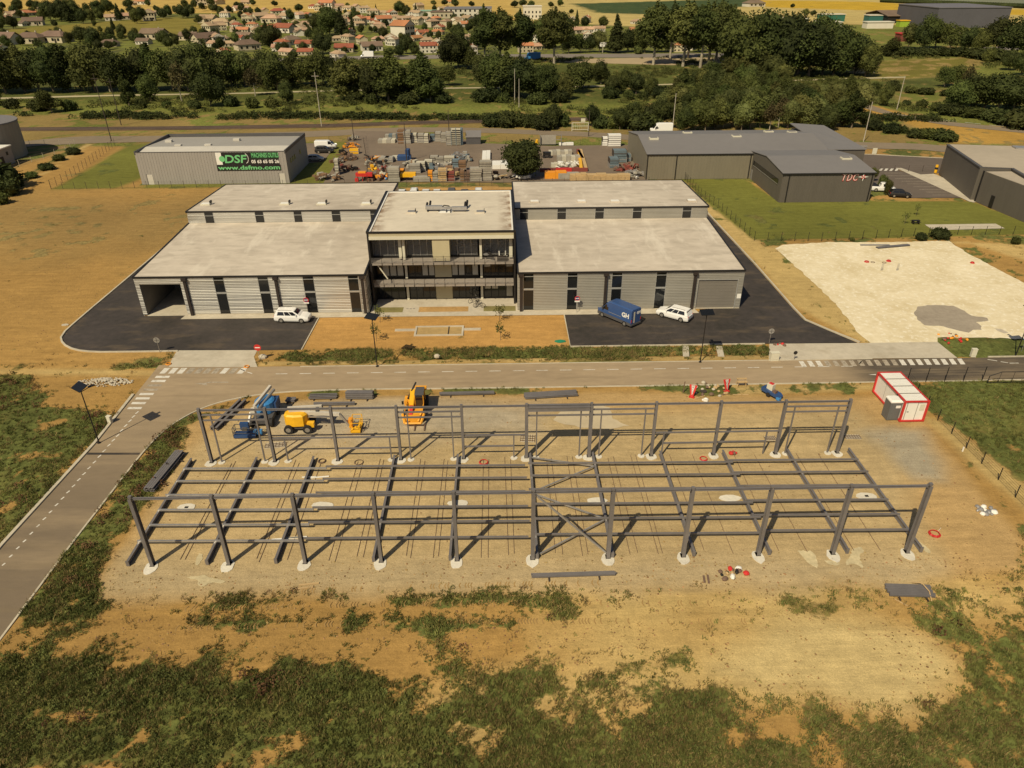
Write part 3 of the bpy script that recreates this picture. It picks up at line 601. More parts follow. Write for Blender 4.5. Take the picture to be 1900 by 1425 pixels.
sheet("layby", poly([(950,112),(1250,106),(1390,108),(1380,118),(1250,121),(1060,116)]), 0.025, mat('layby_gravel', (0.38,0.29,0.17), .95, .12, .2))
# ------------------------------------------------------------ main building: two warehouses and the office block
def corrugated(x0, x1, z0, z1, y, pitch=0.235, depth=0.035, face=-1):
    """horizontal trapezoid ribs in a wall plane y, seen from -y"""
    mb = MB(); zs = []; n = max(1, round((z1-z0)/pitch)); p = (z1-z0)/n
    for i in range(n):
        b = z0+i*p; zs += [(b, 0), (b+p*.48, 0), (b+p*.60, depth), (b+p*.88, depth)]
    zs.append((z1, 0)); vs = []
    for z, d in zs: vs += [(x0, y+face*d, z), (x1, y+face*d, z)]
    fs = [(2*i, 2*i+1, 2*i+3, 2*i+2) for i in range(len(zs)-1)]
    k = len(vs); vs += [(x0, y-face*.08, z0), (x1, y-face*.08, z0), (x1, y-face*.08, z1), (x0, y-face*.08, z1)]
    fs += [(k, k+3, k+2, k+1)]
    return mb.add(vs, fs)
def panel(x0, x1, z0, z1, y, parent, m, pitch=0.235): return corrugated(x0, x1, z0, z1, y, pitch, .035 if m is M['clad'] else .018).build("cladding_panel", m, parent)
def window_strip(x0, x1, z0, z1, y, parent, rails, first=None):
    f = MB(); f.box(x0, x0+.05, y-.02, y+.1, z0, z1); f.box(x1-.05, x1, y-.02, y+.1, z0, z1)
    for r, h in rails: f.box(x0+.05, x1-.05, y-.04, y+.1, r, r+h)
    w = MB().box(x0+.05, x1-.05, y+.06, y+.09, z0, z1).build("window", M['glass'], parent); f.build("frame", M['clad_trim'], w); return w
def warehouse(name, label, x0, x1, clad, win, upper, door, pipes, door_open):
    r = thing(name, label, 'warehouse', (0, 0, 0)); y = 47.5; zt = 5.45
    # plinth, side walls, back wall
    MB().box(x0+.1, x1-.1, 67.9, 68.0, 0, 6.3).box(x0, x0+.12, 47.55, 86.3, 0, 5.4).box(x1-.12, x1, 47.55, 86.3, 0, 5.4).box(x0+.12, x1-.12, 86.18, 86.3, 0, 7.4).box(x0, x0+.12, 68, 86.3, 5.4, 7.4).box(x1-.12, x1, 68, 86.3, 5.4, 7.4).build("side_wall", clad, r)
    # low roof (slopes up to the back) and upper roof (slopes down to the back)
    MB().xprism([(47.42,5.50),(68,6.28),(68,6.38),(47.42,5.60)], x0+.15, x1-.15).build("low_roof", M['roof'], r)
    MB().xprism([(67.9,8.12),(86.3,7.42),(86.3,7.54),(67.9,8.24)], x0+.15, x1-.15).build("upper_roof", M['roof'], r)
    for xa in (x0+.125, x1-.15):
        MB().xprism([(68,6.3),(86.3,5.3),(86.3,7.42),(68,8.12)], xa, xa+.025).build("side_cheek", clad, r)
        MB().xprism([(47.5,5.3),(68,5.3),(68,6.28),(47.5,5.5)], xa, xa+.025).build("side_cheek", clad, r)
    e = MB()
    e.box(x0-.05, x1+.05, 47.30, 47.42, 5.44, 5.66)
    for a, b in ((x0-.06, x0+.15), (x1-.15, x1+.06)):
        e.xprism([(47.42,5.44),(67.9,6.2),(67.9,6.46),(47.42,5.68)], a, b); e.xprism([(67.8,8.0),(86.4,7.3),(86.4,7.60),(67.8,8.32)], a, b)
    e.box(x0+.15, x1-.15, 67.75, 67.88, 8.08, 8.30); e.box(x0+.15, x1-.15, 86.3, 86.42, 7.3, 7.62)
    e.build("roof_edge", M['black'], r)
    # front bays
    xs = [x0] + [v for w in win for v in w] + ([] if door is None else [])
    segs = []; cur = x0; items = sorted([(a, b, 'w') for a, b in win] + ([(door[0], door[1], 'd')] if door else []))
    for a, b, k in items:
        if a - cur > .02: segs.append((cur, a))
        cur = b
    if x1 - cur > .02: segs.append((cur, x1))
    for a, b in segs: panel(a, b, 0.12, zt, y, r, clad)
    if door: panel(door[0], door[1], door[2], zt, y, r, clad)
    for a, b in win: window_strip(a, b, 0.25, zt, y, r, [(3.05, .22), (4.95, .05)])
    MB().box(x0, x1 if not door_open else door[0]+0, 47.48, 47.58, 0, .12).build("plinth", M['concrete'], r) if not door_open else MB().box(door[1], x1, 47.48, 47.58, 0, .12).build("plinth", M['concrete'], r)
    cur = x0+.15; segs = []
    for a, b in upper:
        if a-cur > .02: segs.append((cur, a))
        cur = b
    if x1-.15-cur > .02: segs.append((cur, x1-.15))
    for a, b in segs: panel(a, b, 6.32, 8.1, 67.86, r, clad)
    for a, b in upper: window_strip(a, b, 6.4, 8.1, 67.86, r, [(7.5, .05)])
    for px in pipes:
        g = MB().box(px-.17, px+.17, 47.18, 47.45, 0.05, 5.1).box(px-.32, px+.32, 47.05, 47.44, 5.05, 5.42).build("downpipe", M['darkbrown'], r)
    return r
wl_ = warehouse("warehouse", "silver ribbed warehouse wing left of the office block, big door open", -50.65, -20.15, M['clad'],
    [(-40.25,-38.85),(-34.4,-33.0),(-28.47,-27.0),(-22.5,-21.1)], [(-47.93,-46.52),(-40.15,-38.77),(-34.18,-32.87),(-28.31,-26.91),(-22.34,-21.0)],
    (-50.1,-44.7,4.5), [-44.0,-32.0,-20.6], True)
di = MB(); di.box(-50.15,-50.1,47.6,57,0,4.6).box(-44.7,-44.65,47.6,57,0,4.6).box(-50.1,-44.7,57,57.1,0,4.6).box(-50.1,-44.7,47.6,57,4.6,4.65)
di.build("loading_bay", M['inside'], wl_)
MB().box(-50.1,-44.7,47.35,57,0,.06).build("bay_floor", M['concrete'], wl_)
MB().box(-20.35,-20.27,47.2,47.28,0,5.3).box(-21.0,-20.92,47.2,47.28,0,5.3).build("corner_pipe", M['alu'], wl_)
wr_ = warehouse("warehouse", "grey ribbed warehouse wing right of the office block, roller door shut", 0.05, 30.45, M['clad_r'],
    [(0.82,2.24),(6.7,8.1),(12.66,14.08),(18.6,20.02)], [(0.9,2.26),(6.76,8.2),(12.68,14.12),(18.57,20.02),(26.37,27.82)],
    (24.4,29.66,4.25), [0.5,11.85,23.8], False)
sh = MB()
for i in range(18): sh.box(24.4,29.66,47.62+(i % 2)*.02,47.7,0.1+i*4.15/18,0.1+(i+.94)*4.15/18)
sh.build("roller_door", mat('roller_door_grey', (0.24,0.215,0.18), .5, .05, 1, metal=.2), wr_)
MB().box(24.3,24.4,47.45,47.6,0,4.3).box(29.66,29.76,47.45,47.6,0,4.3).box(24.4,29.66,47.45,47.6,4.2,4.3).build("door_frame", M['clad_trim'], wr_)
MB().box(29.85,30.4,47.40,47.45,1.5,2.15).build("wall_sign", M['white'], wr_)
for r, pts in ((wl_, [(-49,72.1),(-36.4,71.8),(-30.5,71.6),(-23.4,71.4)]), (wr_, [(3.4,71.6),(10.9,71.4),(16.2,71.2),(28.5,71.1)])):
    for x, y in pts:
        zz = 8.22-(y-67.9)*.038; f = MB().box(x-.75,x+.75,y-.55,y+.55,zz,zz+.22).build("skylight", M['cream'] if r is wl_ else M['roof'], r)
        MB().box(x-.62,x+.62,y-.42,y+.42,zz+.221,zz+.26).build("dome", M['white'], f)
        if r is wl_: MB().box(x+.6,x+.8,y-.1,y+.6,zz+.25,zz+.6).build("flap", M['black'], f)

# office block
of = thing("office_building", "three storey office block with glazed front and two long balconies", 'office', (0, 0, 0))
OX0, OX1, OY, OB, OT = -19.85, -0.15, 52.0, 69.8, 10.45
o = MB(); o.box(OX0,OX0+.25,49.9,OB,0,OT-.1).box(OX1-.25,OX1,49.9,OB,0,OT-.1).box(OX0+.25,OX1-.25,OB-.2,OB,0,OT-.1); o.build("side_wall", M['black'], of)
MB().box(OX0+.3,OX1-.3,50.0,OB-.25,10.2,10.42).build("roof", M['roof_o'], of)
MB().box(OX0-.05,OX0+.3,49.85,OB+.05,10.35,10.62).box(OX1-.3,OX1+.05,49.85,OB+.05,10.35,10.62).box(OX0+.3,OX1-.3,49.85,50.0,10.35,10.58).box(OX0+.3,OX1-.3,OB-.15,OB+.05,10.35,10.58).build("parapet", M['black'], of)
MB().box(OX0+.3,OX1-.3,OB-.4,OB-.16,10.42,10.54).box(OX0+.3,OX0+.5,50.0,OB-.4,10.42,10.54).box(OX1-.5,OX1-.3,50,OB-.4,10.42,10.54).build("upstand", M['white'], of)
MB().box(OX0+.25,OX1-.25,49.95,50.1,9.45,10.34).box(OX0+.25,OX1-.25,50.1,52.2,10.0,10.19).build("fascia", M['plaster'], of)
MB().box(OX0+.25,OX1-.25,49.90,49.948,9.45,9.9).build("blind_box", M['cream'], of)
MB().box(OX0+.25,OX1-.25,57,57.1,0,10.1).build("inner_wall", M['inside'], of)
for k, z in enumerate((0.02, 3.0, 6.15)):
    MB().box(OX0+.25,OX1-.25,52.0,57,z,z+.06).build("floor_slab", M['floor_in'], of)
bays2 = [(-19.55,-15.6),(-14.95,-11.3),(-9.0,-5.25),(-4.55,-0.45)]
for fl, (z0, z1) in enumerate(((0.1,2.85),(3.35,6.0),(6.4,9.9))):
    w = MB().box(-11.3,-9.0,OY-.15 if fl < 2 else OY-1.9,OY+.1,z0,z1-(0 if fl < 2 else .5)); w.build("wall_panel", M['plaster'], of)
    for bi, (a, b) in enumerate(bays2):
        n = 4; xs = np.linspace(a, b, n+1)
        for i in range(n):
            zb = z0+.1
            kind = (fl*7+bi*3+i*5) % 6
            g = MB().box(xs[i]+.05,xs[i+1]-.05,OY-.01,OY+.02,zb,z1).build("window", M['clear'] if fl == 2 else M['glass'], of)
            MB().box(xs[i]-.035,xs[i]+.035,OY-.06,OY+.06,z0,z1).build("mullion", M['alu'] if fl == 2 else M['black'], g)
            if fl < 2 and ((fl == 1 and (bi, i) in ((0,1),(0,2),(0,3),(1,2),(1,3),(2,0),(2,1),(2,3))) or (fl == 0 and (bi, i) in ((3,0),(3,1),(3,3))) or (fl == 1 and (bi, i) in ((3,0),(3,3)))):
                zl = zb+.15 if not (bi == 3 and i < 2) and not (fl == 1 and bi == 3) else zb+1.3
                MB().box(xs[i]+.1,xs[i+1]-.1,OY-.035,OY-.012,zl,z1-.1).build("blind", M['blind'], g)
        MB().box(a,b,OY-.08,OY+.08,z0,z0+.1).box(a,b,OY-.08,OY+.08,z1-.0,z1+.25).build("window_frame", M['black'], of)
    for cx_ in (-15.25,-4.85):
        MB().box(cx_-.16,cx_+.16,OY-.35 if fl < 2 else OY-1.2,OY-.03,z0-.06,z1-.0).build("post", M['cream'], of)
MB().box(-15.95,-15.55,51.0,51.98,6.4,9.6).build("post", M['cream'], of); MB().box(-1.0,-.55,51.0,51.98,6.4,9.6).build("post", M['cream'], of)
for z in (2.92, 6.05):
    bl = MB().box(OX0+.28,OX1-.28,49.9,51.9,z,z+.14).box(OX0+.28,OX1-.28,49.78,49.9,z-.12,z+.16).build("balcony", M['balcony'], of)
    for x in np.arange(OX0+.3, OX1-.2, 1.385): MB().box(x-.03,x+.03,49.72,49.775,z-.35,z+1.15).build("baluster", M['black'], bl)
    for j in range(5): MB().box(OX0+.28,OX1-.28,49.70,49.72,z+.25+j*.19,z+.29+j*.19).build("rail", M['alu'] if j < 4 else M['black'], bl)
    MB().box(OX0+.28,OX1-.28,51.95,52.2,z-.2,z+.3).build("slab_edge", M['black'], of)
MB().bar((-18.9,50.3,5.9),(-17.6,50.0,3.9),.13,.13).build("brace", M['cream'], of)
# roof plant
pl = thing("rooftop_duct", "silver air ducts on the office roof between two skylights", 'duct', (-9.9, 59.6, 10.42))
d = MB(); d.box(-2.9,-.5,-.35,.25,.25,.75).box(.9,3.0,-.75,-.25,.25,.7).box(-.5,1.0,-.4,-.1,.3,.6)
d.build("duct", M['galv'], pl)
for x, y in ((-2.8,1.2),(-2.4,2.0),(2.7,1.4),(2.95,2.2)): MB().cyl((x,y-1.2,.3),(x+.05,y,.8),.16,n=8).build("pipe", M['black'], pl)
MB().tube([(-.6,.2,.4),(-.3,.6,.6),(.4,.6,.5),(.6,-.3,.4)], .08).tube([(.1,-1.0,.1),(.1,-.2,.3)], .07).tube([(.7,-1.2,.1),(.7,-.5,.3)], .07).build("elbow_pipe", M['black'], pl)
for x in (-2.6,-1,1.2,2.8): MB().box(x-.05,x+.05,-.6,.3,0,.25).build("foot", M['black'], pl)
MB().box(-1.0,.9,-1.1,.6,0,.03).build("base_mat", M['white'], pl)
for x, y in ((-14.8,58.8),(-5.0,58.5)):
    f = MB().box(x-.65,x+.65,y-.5,y+.5,10.42,10.62).build("skylight", M['roof_o'], of); MB().box(x-.5,x+.5,y-.4,y+.4,10.621,10.66).build("dome", M['alu'], f); MB().box(x+.55,x+.62,y-.3,y+.5,10.62,10.9).build("flap", M['black'], f)
# terrace furniture
def chair_white(x, y, rz, label, m=None):
    c = thing("terrace_chair", label, 'chair', (x, y, 6.19), rz, 'chairs on the top terrace'); m = m or M['white']
    MB().cbox(0,0,.42,.5,.5,.05).build("seat", m, c); MB().bar((0,.22,.42),(0,.42,1.05),.5,.05,(1,0,0)).build("backrest", m, c)
    for a in (-.2,.2):
        for b in (-.2,.2): MB().cyl((a,b,0),(a,b,.4),.02,n=5).build("leg", M['alu'], c)
chair_white(-2.3,50.95,.2,"white terrace chair, left one behind the dark planter"); chair_white(-1.55,51.0,-.2,"white terrace chair, right one behind the dark planter")
chair_white(-3.35,50.7,1.2,"dark terrace chair left of the planter", M['black']); chair_white(-3.7,51.3,.4,"dark terrace chair near the terrace table", M['black'])
p = thing("planter_box", "dark square planter at the balcony edge in front of white chairs", 'planter', (-2.0,50.35,6.19)); MB().cbox(0,0,.32,1.3,.55,.64).build("box", M['black'], p); MB().cbox(0,0,.66,1.1,.4,.05).build("soil", M['darkpole'], p)
t = thing("terrace_table", "small glass table on the top terrace", 'table', (-4.1,51.0,6.19)); MB().cyl((0,0,.7),(0,0,.74),.45,n=12).build("tabletop", M['alu'], t); MB().cyl((0,0,0),(0,0,.7),.05,n=6).build("leg", M['black'], t)
for x, l in ((-6.6,"white lamp table behind the glass of the top floor"),):
    t = thing("indoor_table", l, 'table', (-7.0,54,6.22)); MB().cbox(0,0,.72,1.8,.8,.06).build("tabletop", M['white'], t)
    for a in (-.8,.8): MB().box(a-.03,a+.03,-.3,.3,0,.69).build("leg", M['alu'], t)
def bicycle(x, y, rz, label):
    b = thing("bicycle", label, 'bicycle', (x, y, .04), rz, 'bicycles on the forecourt')
    for w in (-.52,.52):
        n = 14; pts = [(w+.33*math.cos(2*PI*i/n),0,.34+.33*math.sin(2*PI*i/n)) for i in range(n+1)]; MB().tube(pts,.03,4).build("wheel", M['tyre'], b)
    MB().tube([(-.52,0,.34),(-.15,0,.8),(.35,0,.82),(.52,0,.34)],.022,5).tube([(-.15,0,.8),(0,0,.34),(.35,0,.75)],.02,5).tube([(-.52,0,.34),(0,0,.34)],.02,5).build("frame", M['black'], b)
    MB().cbox(-.17,0,.9,.26,.12,.06).build("saddle", M['black'], b); MB().tube([(.33,-.25,1.0),(.36,0,.98),(.33,.25,1.0)],.02,5).build("handlebar", M['alu'], b)
bicycle(-6.0,50.5,.5,"bicycle on the forecourt, the one nearest the office windows"); bicycle(-5.5,49.4,1.2,"bicycle on the forecourt, middle of the three"); bicycle(-5.2,48.7,-.1,"bicycle on the forecourt, the one farthest from the windows")
for k, x in enumerate((-15.1,-14.65,-14.2)):
    o_ = MB().box(x-.13,x+.13,48.5,48.75,.03,.07).build("paving_block", M['balcony']); tag(o_, ["left","middle","right"][k]+" of the three small dark blocks set in the forecourt paving", 'paving block', 'blocks in the forecourt')
# lawn basin in front of the office
ba = thing("concrete_basin", "long low concrete basin in the bare lawn before the office", 'basin', (0,0,0))
q = Z38(450,320,[(1222,1088),(1562,1086),(1557,1152),(1210,1155)]); cx0 = q[0][0]; cx1 = q[1][0]; cy0 = q[3][1]; cy1 = q[0][1]
for a in ((cx0,cx0+.25,cy0,cy1),(cx1-.25,cx1,cy0,cy1),(cx0+.25,cx1-.25,cy0,cy0+.25),(cx0+.25,cx1-.25,cy1-.25,cy1)): MB().box(*a,-.5,.12).build("wall", M['concrete'], ba)
MB().box(cx0+.25,cx1-.25,cy0+.25,cy1-.25,-.01,.01).build("bottom", mat('basin_sand',(0.40,0.27,0.11),.95,.2,2), ba)
MB().box(cx0+4.3,cx0+4.4,cy0+.25,cy1-.25,0,.12).build("divider", M['darkpole'], ba)
for a, b in ((cx0-2.6,cx0),(cx1,cx1+2.2)): MB().box(a,b,(cy0+cy1)/2+.1,(cy0+cy1)/2+.3,-.05,.1).box(a,b,(cy0+cy1)/2+.45,(cy0+cy1)/2+.65,-.05,.1).build("edging", M['concrete'], ba)
# ------------------------------------------------------------ steel frame building site
FY = 13.65
fr = thing("steel_skeleton", "far row of erected steel columns with rails and door posts, beside the lifts", 'steel frame', (0, FY, 0))
def column(parent, x, h, w=.26, d=.36):
    c = MB().ibeam((x,0,0),(x,0,h),w,d,(0,1,0)).box(x-.2,x+.2,-.25,.25,0,.03).box(x-.12,x+.12,-.12,.12,h,h+.18).build("column", M['steel'], parent); return c
for i in range(11): column(fr, -30+6*i, 5.85, .30 if i in (5,6) else .24, .44 if i in (5,6) else .34)
for i in range(10):
    MB().ibeam((-30+6*i+.14,0,5.80),(-24+6*i-.14,0,5.80),.16,.16,t=.02).build("eave_beam", M['steel'], fr)
def rail(x0, x1, z, w=.13, h=.13, y=0): MB().bar((x0,y,z),(x1,y,z),w,h).build("rail", M['steel'], fr)
def post(x, z1, w=.12): MB().bar((x,0,0),(x,0,z1),w,w,(0,1,0)).build("post", M['steel'], fr)
for i in (0,3,6,9):
    a = -30+6*i
    for z in (5.3,4.72): rail(a+.14,a+5.86,z)
    post(a+.95,5.22); post(a+5.05,5.22)
a = 0; rail(.14,5.86,4.72); post(.95,5.22); post(5.05,5.22)
for k in range(4): MB().ibeam((.16,-.28+.19*k,5.55),(5.84,-.28+.19*k,5.55),.15,.42,t=.03).build("lattice_beam", M['steel'], fr)
for s, z1_, z2_, px in ((1,2.6,None,-20.1),(2,2.6,1.35,-12.9),(4,2.6,1.35,-1.2),(7,2.6,1.4,13.0),(8,2.6,1.45,22.8)):
    a = -30+6*s
    if s == 1: rail(a+.14,a+5.86,z1_,y=0)
    else:
        rail(a+.14,a+5.86,z1_) if s in (2,4,8) else rail(a+.14,a+5.86,z1_)
        rail((px+.05 if s == 7 else a+.14),(px-.05 if s != 7 else a+5.86),z2_)
    post(px if s != 1 else a+1.25, z1_-.06)
nr = thing("steel_skeleton", "near row of erected steel columns with one diagonal brace", 'steel frame', (0, 0, 0))
for i in range(11): column(nr, -30+6*i, 6.72, .30 if i in (5,6) else .26, .42)
for i in range(10): MB().ibeam((-30+6*i+.15,0,6.65),(-24+6*i-.15,0,6.65),.17,.17,t=.02).build("eave_beam", M['steel'], nr)
MB().bar((.15,0,6.4),(5.85,0,.45),.13,.13,(0,1,0)).build("brace", M['galv'], nr)
# concrete pads
def blob(cx_, cy_, rx, ry, seed, n=12, jit=.12):
    r = random.Random(seed); return [(cx_+rx*math.cos(2*PI*i/n)*(1+r.uniform(-jit,jit)), cy_+ry*math.sin(2*PI*i/n)*(1+r.uniform(-jit,jit))) for i in range(n)]
ordn = ["1st","2nd","3rd","4th","5th","6th","7th","8th","9th","10th","11th","12th"]
for i in range(11):
    x = -30+6*i; o_ = MB().prism(blob(x-.05,-.30,.50,.72,i), -.05, .03).build("concrete_pad", M['pad']); tag(o_, f"white concrete footing under the {ordn[i]} column from the left of the near row", 'footing', 'footings under the columns')
    o_ = MB().prism(blob(x-.05,FY-.25,.52,.55,i+20), -.05, .03).build("concrete_pad", M['pad']); tag(o_, f"white concrete footing under the {ordn[i]} column from the left of the far row", 'footing', 'footings under the columns')
for k, x in enumerate((-29.05,-24.95,-22.75,-12.9,-11.05,-6.95,-1.2,.95,5.05,6.95,11.05,24.95,29.05)):
    o_ = MB().prism(blob(x,FY-.1,.34,.34,k+50,8), -.05, .028).build("small_pad", M['pad']); tag(o_, f"small white footing of a door post in the far row, {k+1}th of 13".replace("1th","1st").replace("2th","2nd").replace("3th","3rd").replace("11st","11th").replace("12nd","12th").replace("13rd","13th"), 'footing', 'footings of the door posts')
for k, (px, py, rx, ry) in enumerate([(346,942,.75,.55),(598,938,1.0,.5),(850,934,.95,.45),(1108,929,.95,.45),(1355,924,1.0,.45),(1608,921,.95,.5)]):
    x, y = GXY(px, py); o_ = MB().prism(blob(x, y, rx, ry, k+80, 10, .12), -.05, .03).build("footing_cap", M['pad']); tag(o_, f"pale concrete patch between the rafters, {ordn[k]} of six from the left", 'footing', 'patches along the middle line')
    if k in (0,5): MB().box(x-.15,x+.15,y-.1,y+.12,.0,.06).build("sleeve", M['black'], o_)
# spilt sand on the platform
for k, z in enumerate([Z38(0,1000,[(1310,270),(1400,262),(1440,250),(1470,270),(1600,295),(1560,315),(1480,305),(1430,340),(1390,325),(1400,290)]), Z38(0,1000,[(1400,100),(1440,110),(1400,190),(1370,180)]), Z38(1400,1000,[(300,85),(420,80),(460,220),(380,170)]), Z38(1400,1000,[(490,150),(600,155),(600,190),(520,180)]), Z38(1400,1000,[(690,70),(750,50),(780,90),(730,120),(780,220),(700,170),(630,190),(680,110)]), Z38(1400,1000,[(1160,15),(1240,80),(1240,105),(1200,90)])]):
    z = smooth_line(z+[z[0]], 1)[:-1]; sheet("spilt_sand", ragged(z, .07, .15, k), 0.004, mat('pale_sand', (0.53,0.44,0.26), .95, .25, 3))
sheet("gravel_patch", ragged(Z38(900,690,[(480,340),(520,290),(560,240),(820,230),(880,250),(900,330),(1020,380),(900,400),(700,395),(560,370)]), .15, .5, 9), 0.004, mat('pale_sand', (0.50,0.41,0.27), .95, .12, 1))
# roof sections laid out on the ground: rafters with purlins on top
PY = [11.75,9.88,7.9,5.88,3.95,2.02]
groups = [([-31.9,-25.7,-20.3],(-31.95,-18.6)),([-12.6,-6.55],(-18.75,-.2)),([.35,6.35,12.85,18.9],(.1,19.25)),([25.15,31.1],(18.75,31.1))]
names = ["leftmost laid-out roof section of two-tone purlins on three rafters", "roof section on two rafters laid out left of the centre column", "roof section on four rafters laid out right of the centre column, with bracing", "rightmost laid-out roof section, purlins on two rafters"]
for gi, (rs, (xa, xb)) in enumerate(groups):
    s = thing("roof_section", names[gi], 'roof frame', (0, 0, 0), 0, 'roof sections laid out on the ground')
    for x in rs:
        MB().ibeam((x,-.05,.24),(x,13.75,.24),.20,.42,t=.03).box(x-.12,x+.12,-.12,-.05,.0,.52).build("rafter", M['steel'], s)
    for k, y in enumerate(PY):
        sk = -.012*0; j = [0,.1,-.1,.05,.12,-.06][k]
        ya, yb = y+.14, y-.14
        if gi == 3: ya, yb = y+.12, y-.05
        MB().bar((xa+j,ya,.56),(xb+j,yb,.56),.13,.16).build("purlin", M['galv'] if gi == 0 else M['steel'], s)
        for x in rs: MB().box(x-.07,x+.07,y-.16,y+.16,.45,.475).build("cleat", M['galv'], s)
    if gi == 2:
        for p_, q_ in (((.4,13.1),(6.2,11.6)),((6.2,11.5),(.5,8.0)),((.5,7.6),(6.2,4.2)),((6.2,4.0),(.6,.1))): MB().bar((*p_,.36),(*q_,.36),.11,.11).build("brace", M['galv'], s)
k = 0
for x0 in (-30,-24,-18,-12,-6,0,6,12,18,24):
    for dx in (1.9,2.35,4.0,4.45):
        if x0 in (12,18,24) and dx in (2.35,4.45): continue
        s = ((x0+dx)-0)*.004; o_ = MB().bar((x0+dx+rng.uniform(-.1,.1),.3+rng.uniform(-.3,.3),.02),(x0+dx+rng.uniform(-.12,.12),13.5+rng.uniform(-.3,.3),.02),.032,.03).build("tie_rod", M['rust']); k += 1
        tag(o_, f"thin rusty rod lying between the rafters, number {k} of 34 counted from the left", 'rod', 'thin rods laid between the rafters')

# stacks of steel and timber round the site
def beam_stack(label, px0, px1, n, layers=1, w=.18, h=.18, L=None, sleepers=True, m='steel', z0=.12, dz=None, group='bundles of steel sections', cat='steel bundle', gap=1.05):
    a = np.array(GXY(*px0)); b = np.array(GXY(*px1)); c = (a+b)/2; d = b-a; L = L or float(np.linalg.norm(d)); ang = math.atan2(d[1], d[0])
    s = thing("steel_bundle", label, cat, (c[0], c[1], 0), ang, group)
    for l in range(layers):
        for i in range(n - (l if n > 4 else 0)):
            y = (i-(n-1)/2)*w*gap + (l*.5*w if n > 4 else 0); e = random.uniform(-.08,.08); MB().ibeam((-L/2+e,y,z0+h/2+l*h*1.02),(L/2+e,y,z0+h/2+l*h*1.02),w*.95,h,t=.02).build("section", M[m], s)
    if sleepers:
        for x in (-L*.3,L*.3): MB().box(x-.05,x+.05,-n*w/2-.35,n*w/2+.1,0,z0-.002).build("sleeper", M['darkpole'], s)
    return s
Z = lambda ox, oy, s, x, y: (ox+x/s, oy+y/s)
beam_stack("long grey channels stacked at the left edge of the platform", Z(0,640,3.8,1055,1040), Z(0,640,3.8,1275,770), 5, 2, .2, .2)
beam_stack("pair of dark beams lying behind the leftmost column", Z(0,640,3.8,1510,605), Z(0,640,3.8,1720,400), 2, 1, .26, .3, gap=2.2)
beam_stack("short bundle of round-edged tubes right of the blue boom lift", Z(420,700,9.5,1065,420), Z(420,700,9.5,1230,420), 5, 1, .14, .2)
beam_stack("open row of short steel sections behind the yellow lift", Z(450,690,3.8,470,185), Z(450,690,3.8,665,180), 3, 1, .18, .2, gap=1.8)
beam_stack("thick square bundle of grey channels beside the road edge", Z(450,690,3.8,735,180), Z(450,690,3.8,925,180), 7, 3, .14, .2)
beam_stack("single wide channel pair lying behind the yellow boom", Z(450,690,3.8,505,237), Z(450,690,3.8,795,232), 2, 1, .18, .2)
beam_stack("long thin beams right of the orange telehandler", Z(450,690,3.8,1390,165), Z(450,690,3.8,1775,155), 3, 1, .16, .16)
beam_stack("flat bundle of long purlins beside the road, near the centre", Z(900,690,3.8,275,180), Z(900,690,3.8,645,158), 7, 1, .15, .18)
beam_stack("long twin beam on two rusty sleepers in front of the near row", Z(900,1050,3.8,330,80), Z(900,1050,3.8,918,62), 3, 1, .12, .14)
bs = beam_stack("dark slate-blue profiles on the grass with a bent strap", Z(1400,1000,3.8,930,370), Z(1400,1000,3.8,1250,380), 7, 1, .16, .14)
MB().tube([(.6,.9,.1),(1.0,.5,.5),(1.3,-.2,.35),(1.25,-.9,.05)],.04).build("strap", M['wood'], bs)
beam_stack("dark gutter lengths on the white gravel plot", Z(1400,320,3.8,862,535), Z(1400,320,3.8,1088,515), 3, 1, .22, .2, sleepers=False, z0=.01)
beam_stack("pale bent gutter and red bags by the dark lengths", Z(1400,320,3.8,745,515), Z(1400,320,3.8,950,515), 2, 1, .18, .15, sleepers=False, z0=.01, m='galv')
def plank(label, p0, p1, m='wood', w=.14, h=.06, name="plank", cat='plank', group='loose timber on site'):
    a, b = GXY(*p0), GXY(*p1); tag(MB().bar((*a,h/2+.005),(*b,h/2+.005),w,h).build(name, M[m]), label, cat, group)
plank("yellow plank, upper one of two left of centre in the foreground", Z(450,1050,3.8,400,137), Z(450,1050,3.8,540,122)); plank("yellow plank, lower one of two left of centre in the foreground", Z(450,1050,3.8,375,163), Z(450,1050,3.8,500,150))
plank("white batten lying across the third rafter, upper pair", Z(450,690,3.8,480,750), Z(450,690,3.8,610,738), 'white'); plank("short white batten beside the third rafter", Z(450,690,3.8,420,745), Z(450,690,3.8,520,742), 'white')
plank("white batten at the near end of the third rafter, longer one", Z(450,690,3.8,205,1185), Z(450,690,3.8,400,1170), 'white'); plank("white batten at the near end of the third rafter, right one", Z(450,690,3.8,300,1175), Z(450,690,3.8,455,1165), 'white')
plank("timber batten behind the far row near the rubble", Z(1230,680,8.26,490,500), Z(1230,680,8.26,640,450)); plank("straight timber behind the far row, left half", Z(1230,680,8.26,1070,438), Z(1230,680,8.26,1200,438)); plank("straight timber behind the far row, right half", Z(1230,680,8.26,1215,438), Z(1230,680,8.26,1310,436))
plank("thin yellow stick below the slate-blue profiles", Z(1400,1000,3.8,985,425), Z(1400,1000,3.8,1080,475), w=.07)
plank("rusty stake pair at the right front, left one", Z(900,1050,3.8,1540,70), Z(900,1050,3.8,1548,120), 'rust'); plank("rusty stake pair at the right front, right one", Z(900,1050,3.8,1568,65), Z(900,1050,3.8,1578,125), 'rust')
